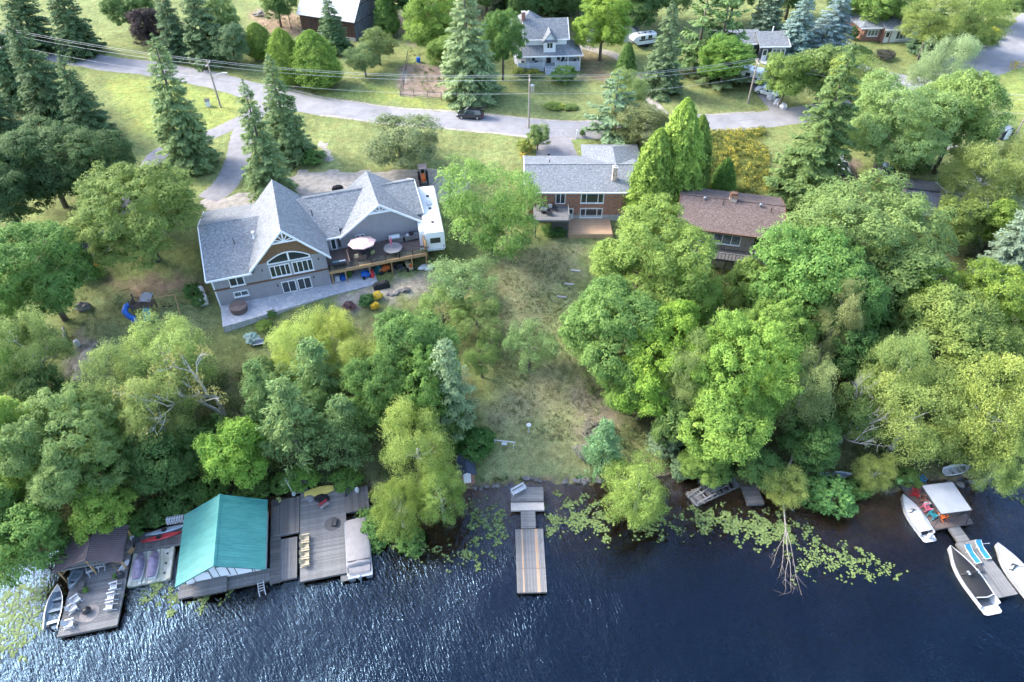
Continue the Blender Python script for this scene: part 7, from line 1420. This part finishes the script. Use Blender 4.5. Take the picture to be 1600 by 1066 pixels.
# ---- canoe, stranded boats
row_boat('pale overturned looking canoe under the shore trees', G(1303, 748) + np.array([0, 0, .05]), R(4), 3.6, .95, False, m_alu); row_boat('white rowing boat stranded on the right shore', G(1493, 738) + np.array([0, 0, .05]), R(12), 3.0, 1.2, False, m_plw, m_plw)
# ---- right dock
rd = dock('canopy_dock', 'brown plank dock with white canopy and bright chairs', 'dock', (43.9, 39.25), R(10.5), 4.8, 4.9, .5, m_woodbrn, 'u', .17)
rr = dock('shore_ramp', 'short grey ramp from shore to the canopy dock', 'ramp', (43.0, 44.0), R(14), 1.5, 2.0, .62, m_wood, 'u', .16, posts=False)
cn = thing('dock_canopy', 'white fabric canopy on slim posts over the dock', 'canopy', (44.3, 39.95, 0), R(8)); rows = [[(3.45*i/8, .0 + 3.5*j/8, 2.55 + .12*sin(pi*i/8)*sin(pi*j/8) - .1*(1 - j/8)) for i in range(9)] for j in range(9)]
m_canw = M('white_canopy_fabric', (.27, .285, .31), (.23, .245, .27), 1.2, rough=.8)
part('fabric', MB().grid(rows).grid([[(x, y, z - .035) for x, y, z in r] for r in rows[::-1]]), m_canw, cn, True); part('frame', MB().box(-.04, 3.49, -.05, .02, 2.36, 2.46).box(-.04, 3.49, 3.48, 3.55, 2.46, 2.56).box(-.06, .0, 0, 3.5, 2.4, 2.5).box(3.45, 3.51, 0, 3.5, 2.4, 2.5), m_dark, cn)
for u, w, du, dw in ((.05, .05, -.3, -.5), (3.4, .05, .1, -.5), (.05, 3.45, 0, 0), (3.4, 3.45, 0, 0)): part('post', MB().tube([(u + du, w + dw, .5), (u, w, 2.45)], .045, 6), m_dark, cn)
def orr(u, w, z=.5): return frame_world(rd, u, w, z)
adirondack(orr(.95, 1.5), R(120), 'turquoise deck chair at the canopy dock edge', m_turq, 'deck_chair'); adirondack(orr(.85, 2.4), R(100), 'dark red deck chair beside the turquoise chair', m_hotpink, 'deck_chair'); adirondack(orr(1.1, 3.5), R(80), 'brown red deck chair behind the canopy post', m_brickred, 'deck_chair'); adirondack(orr(.75, 4.3), R(60), 'bright red deck chair nearest the shore', m_red, 'deck_chair'); adirondack(orr(1.9, 1.2), R(-160), 'orange deck chair under the canopy front', m_orange, 'deck_chair'); adirondack((45.2, 45.3, max(.6, gz(45.2, 45.3))), R(200), 'blue plastic chair on the bank beside the foam mat', m_cyan, 'deck_chair')
crate('cooler_box', orr(1.25, 2.9), (.55, .4, .4), .4, m_plw, 'white cooler between the dock chairs', 'cooler'); solo('grill_stand', MB().tube([(0, 0, 0), (0, 0, .8)], .04, 6).lathe([(.3, .75), (.32, .9), (.1, 1.0)], 12).tube([(-.3, 0, 0), (.3, 0, .05)], .03, 5), m_black, 'small black grill at the right of the canopy dock', 'grill', orr(4.0, 1.1))
solo('foam_mat', MB().tube([(-1.15, 0, .34), (1.15, 0, .34)], .34, 18).tube([(-1.17, 0, .34), (1.17, 0, .34)], .12, 12), m_lime, 'rolled lime green foam mat lying on the bank', 'mat', (43.5, 45.3, max(.45, gz(43.5, 45.3))), R(8))
br = dock('gangway', 'narrow slatted gangway to the outer dock', 'walkway', (46.05, 37.85), R(10.5), 1.3, 1.75, .46, m_wood, 'u', .16, posts=False)
fo_ = dock('outer_dock', 'grey floating dock between the two covered boats', 'dock', (46.85, 31.85), R(10.8), 2.45, 6.05, .42, m_wood, 'v', .15, posts=False); part('float', MB().box(.2, 2.25, .3, 5.8, -.2, .1), m_dark, fo_)
def lounger(label, loc, rz):
    e = thing('sun_lounger', label, 'lounger', loc, rz); part('frame', MB().tube([(-.32, -1, .28), (-.32, .35, .28), (-.32, .95, .6)], .035, 6).tube([(.32, -1, .28), (.32, .35, .28), (.32, .95, .6)], .035, 6).box(-.34, .34, -1.02, -.96, .25, .31), m_plw, e)
    part('sling', MB().grid([[(-.3, y, z), (.3, y, z)] for y, z in ((-1, .3), (-.5, .26), (0, .27), (.35, .3), (.65, .46), (.95, .63))]), m_cyan, e); [part('leg', MB().tube([(x, y, 0), (x, y, .28)], .03, 5), m_plw, e) for x in (-.32, .32) for y in (-.8, .4)]; part('armrest', MB().box(-.42, -.36, .0, .5, .45, .5), m_plw, e)
    return e
lounger('blue sun lounger beside the black covered boat', frame_world(fo_, .62, 4.5, .42), R(12)); lounger('blue sun lounger beside the white covered boat', frame_world(fo_, 1.95, 4.75, .42), R(8))
crate('dock_gear', frame_world(fo_, .4, 3.0, .42), (.35, .7, .3), .2, m_dark, 'dark gear bag on the outer dock', 'bag')
def speed_boat(label, loc, yaw, L, Bm, m_cov, cover='full', m_h=None):
    e = thing('speed_boat', label, 'boat', loc, yaw); m_h = m_h or m_gel; D = .75; kw = dict(bow=2.0, transom=.9)
    part('hull', MB().loft(hull_rings(L, Bm, D, .3, .12, 16, 2.0, .9, .9)), m_h, e, True)
    top = outline(L, Bm, D, 14, x0=.0, x1=1, inset=.02, sheer=.3, **kw)
    if cover == 'full':
        o = outline(L, Bm, D + .03, 14, x0=.12, x1=.985, inset=.14, sheer=.3, **kw); rings = [[(x, -b, z), (x, -b*.6, z + .16*hh), (x, 0, z + .26*hh), (x, b*.6, z + .16*hh), (x, b, z)] for (x, b, z), hh in zip(o, (.5, .8, 1, 1, 1.3, 1.7, 1.9, 1.5, 1.1, 1, .9, .7, .5, .2))]
        part('cover', MB().loft(rings), m_cov, e, True); part('tower', MB().tube([(L*.02, -Bm*.42, D + .2), (-.1, -Bm*.3, D + .85), (-.1, Bm*.3, D + .85), (L*.02, Bm*.42, D + .2)], .04, 6), m_dark, e)
        for s in (-1, 1): part('tower_speaker', MB().tube([(-.3, s*Bm*.22, D + .78), (.1, s*Bm*.22, D + .78)], .12, 8), m_metal, e)
        part('stern_rail', MB().tube([(-L*.36, -Bm*.4, D + .15), (-L*.39, 0, D + .22), (-L*.36, Bm*.4, D + .15)], .06, 6), m_h, e)
    else:
        o = outline(L, Bm, D + .02, 10, x0=.55, x1=.99, inset=.05, sheer=.3, **kw); part('bow_deck', MB().add([(x, b, z) for x, b, z in o] + [(x, -b, z) for x, b, z in o], [(k, k + 1, 10 + k + 1, 10 + k) for k in range(9)]), m_h, e)
        part('windshield', MB().add([(L*.06, -Bm*.42, D + .1), (L*.14, 0, D + .12), (L*.06, Bm*.42, D + .1), (-.05, Bm*.38, D + .5), (L*.06, 0, D + .52), (-.05, -Bm*.38, D + .5)], [(0, 1, 4, 5), (1, 2, 3, 4)]), m_glass, e)
        part('cover', MB().loft([[(x, -Bm*.44*k, D + .02), (x, -Bm*.3*k, D + h), (x, Bm*.3*k, D + h), (x, Bm*.44*k, D + .02)] for x, k, h in ((-L*.44, .9, .14), (-L*.2, 1, .25), (L*.0, 1, .42), (L*.08, .95, .36))]), m_cov, e, True)
    part('rub_rail', MB().tube([(x, b + .02, z) for x, b, z in top], .035, 5).tube([(x, -b - .02, z) for x, b, z in top], .035, 5), m_h if cover == 'full' else m_metal, e)
    part('swim_platform', MB().prism([(-L/2 - .75, -Bm*.3), (-L/2 - .6, -Bm*.4), (-L/2 + .1, -Bm*.42), (-L/2 + .1, Bm*.42), (-L/2 - .6, Bm*.4), (-L/2 - .75, Bm*.3)], .3, .38), m_h, e)
    part('cleat', MB().cbox(L*.4, 0, D + .32, .2, .05, .06), m_metal, e)
    return e
hd = atan2(5.9, -1.15); speed_boat('long boat under a fitted black cover at the outer dock', (45.35, 34.2, -.2), hd, 6.3, 2.35, m_canvas, 'full'); speed_boat('white covered boat right of the outer dock', (50.35, 34.6, -.2), hd, 6.2, 2.35, m_plw, 'half')
e = speed_boat('small white motor boat moored beside the canopy dock', (42.85, 41.15, -.2), atan2(4.1, -.75), 4.7, 1.85, m_plw, 'half'); motor(e, -2.65, .6, m_plw); part('stern_seat', MB().box(-2.1, -1.85, -.6, -.35, .6, .85).box(-2.1, -1.85, .35, .6, .6, .85), m_dark, e)
solo('mooring_line', MB().tube([(49.0, 37.6, .75), (48.4, 37.65, .55), (47.9, 37.7, .45)], .02, 4), m_plw, 'white rope tying the right boat to the dock', 'rope')

# ================================================================ play set and garden things
ps = thing('play_set', 'wooden play set with blue slide on the left lawn', 'play set', G(228, 488), R(8))
for x in (-1.1, .35, 1.3):
    for y in (-.7, .7): part('post', MB().box(x - .06, x + .06, y - .06, y + .06, -.3, 2.6), m_woodbrn, ps)
part('platform', MB().box(-1.15, 1.35, -.75, .75, 1.2, 1.3), m_woodbrn, ps); part('roof', MB().slab([(.2, -.9, 2.55), (1.5, -.9, 2.4), (1.5, .9, 2.4), (.2, .9, 2.55)], .06), m_siding, ps)
part('rail', MB().box(-1.18, .3, -.78, -.72, 1.9, 2.0).box(-1.18, .3, .72, .78, 1.9, 2.0).box(-1.2, -1.14, -.75, .75, 1.9, 2.0), m_woodbrn, ps); part('picket_wall', MB().box(-1.19, -1.15, -.72, .72, 1.3, 1.88), m_woodbrn, ps)
part('tube_slide', MB().tube([(-1.2, -.3, 1.75), (-1.7, -.5, 1.65), (-1.9, -1.1, 1.3), (-1.4, -1.6, .9), (-.9, -1.7, .5), (-.8, -2.1, .3)], .36, 12), m_blue, ps, True)
for s in (-.1, .35): part('climbing_panel', MB().slab([(.3 + s, -.75, 1.3), (.65 + s, -.75, 1.3), (.65 + s, -1.8, .1), (.3 + s, -1.8, .1)][::-1], .06), m_turq, ps)
part('swing_beam', MB().tube([(1.3, 0, 2.2), (4.2, .3, 2.2)], .07, 6), m_woodtrim, ps); [part('swing_leg', MB().tube([(4.2, .3, 2.2), (4.3, y, -.2)], .06, 6), m_woodtrim, ps) for y in (-.8, 1.3)]; [part('swing_rope', MB().tube([(x, .1, 2.2), (x, .1, .6)], .015, 4), m_black, ps) for x in (2.2, 2.6, 3.1, 3.5)]; [part('swing_seat', MB().box(x, x + .4, 0, .2, .55, .6), m_black, ps) for x in (2.2, 3.1)]
p = G(405, 540); solo('garden_bench', MB().box(-.7, .7, -.25, .25, .35, .42).box(-.7, .7, .22, .28, .42, .8).box(-.65, -.55, -.2, .2, 0, .35).box(.55, .65, -.2, .2, 0, .35), m_metal, 'pale grey bench in the terrace bed', 'bench', p, R(15))
p = G(101, 525); solo('log', MB().tube([(-1.6, 0, .15), (1.6, 0, .15)], .16, 10), m_wood, 'grey log lying at the left track', 'log', p, R(-60)); p = G(122, 540); solo('barrel', MB().lathe([(.28, 0), (.32, .4), (.28, .8), (.1, .85)], 12), m_plw, 'white barrel beside the left track', 'barrel', p); p = G(131, 482); solo('boulder', MB().ell((0, 0, .3), (1.0, .7, .7), 10, 6, -.8, .18, 4), m_rock, 'grey boulder by the dense green maple', 'boulder', p)
p = G(326, 166); e = thing('utility_box', 'white utility box on the roadside lawn', 'box', p, R(20)); part('cabinet', MB().box(-.4, .4, -.35, .35, 0, 1.1), m_white, e); part('lid', MB().slab([(-.45, -.4, 1.1), (.45, -.4, 1.1), (.45, .4, 1.25), (-.45, .4, 1.25)], .08), m_dark, e); p = G(330, 180); solo('marker_post', MB().box(-.05, .05, -.03, .03, 0, 1.4), m_yellow, 'thin yellow marker post on the roadside lawn', 'post', p)
p = G(901, 216); solo('white_post', MB().box(-.09, .09, -.09, .09, 0, 1.4).box(-.12, .12, -.12, .12, 1.4, 1.46), m_white, 'white post at the brick house driveway', 'post', p); p = G(857, 254); solo('basketball_stake', MB().tube([(0, 0, 0), (0, 0, 1.4)], .05, 6).cbox(0, 0, 1.4, .4, .08, .2), m_black, 'thin dark stake on the brick house driveway', 'stake', p)
p = G(455, 45); solo('tall_post', MB().tube([(0, 0, 0), (0, 0, 4.4)], .09, 8), m_wood, 'bare pale post behind the egg shaped cedars', 'post', p)
# vegetable garden fence
gf = thing('garden_fence', 'low post and wire fence round the vegetable garden', 'fence', (0, 0, 0)); cs = [G(*q) for q in ((638,92),(626,150),(690,156))]
for a, b in zip(cs[:-1], cs[1:]):
    n = max(2, int(np.linalg.norm(b - a) / 2.2))
    for k in range(n + 1): q = a + (b - a) * k / n; q[2] = gz(q[0], q[1]); part('post', MB().tube([tuple(q), (q[0], q[1], q[2] + 1.5)], .06, 6), m_wooddk, gf)
    part('rail', MB().tube([(a[0], a[1], gz(a[0], a[1]) + 1.3), (b[0], b[1], gz(b[0], b[1]) + 1.3)], .035, 5).tube([(a[0], a[1], gz(a[0], a[1]) + .3), (b[0], b[1], gz(b[0], b[1]) + .3)], .05, 5), m_wooddk, gf)
p = G(654, 97); solo('rain_barrel', MB().lathe([(.35, 0), (.42, .45), (.36, .9)], 14), m_blue, 'blue barrel at the top of the vegetable garden', 'barrel', p)
p = G(632, 118); solo('garden_path', MB().box(-.5, .5, -3.5, 3.5, -.1, .04), m_gravel, 'pale path along the vegetable garden', 'path', p, R(4)) 
p = G(1540, 265); solo('turquoise_float', MB().ell((0, 0, .6), (.9, .7, .8), 12, 7, -.9, .05, 2), m_turq, 'turquoise inflatable behind the white forked birch', 'float', p)
p = G(1205, 160); 
for k, (x, y, s) in enumerate(((1205,155,.9),(1214,162,.8),(1222,168,1.0))): p = G(x, y); solo('firewood_pile', MB().ell((0, 0, .3), (s, s*.7, .6), 10, 6, -.7, .25, k + 20), m_plw, ('upper', 'middle', 'lower')[k] + ' pale tarped pile on the trailer driveway', 'pile', p, k)
p = G(402, 25); e = thing('junk_pile', 'grey pile of boards and stones left of the barn', 'pile', p); [part('board', MB().cbox(0, 0, 0, 2.4, .25, .12, .3*k).mesh('board', m_wood), None, e).__setattr__('location', (random.uniform(-1, 1), random.uniform(-.6, .6), .15 + .12*k)) for k in range(7)]
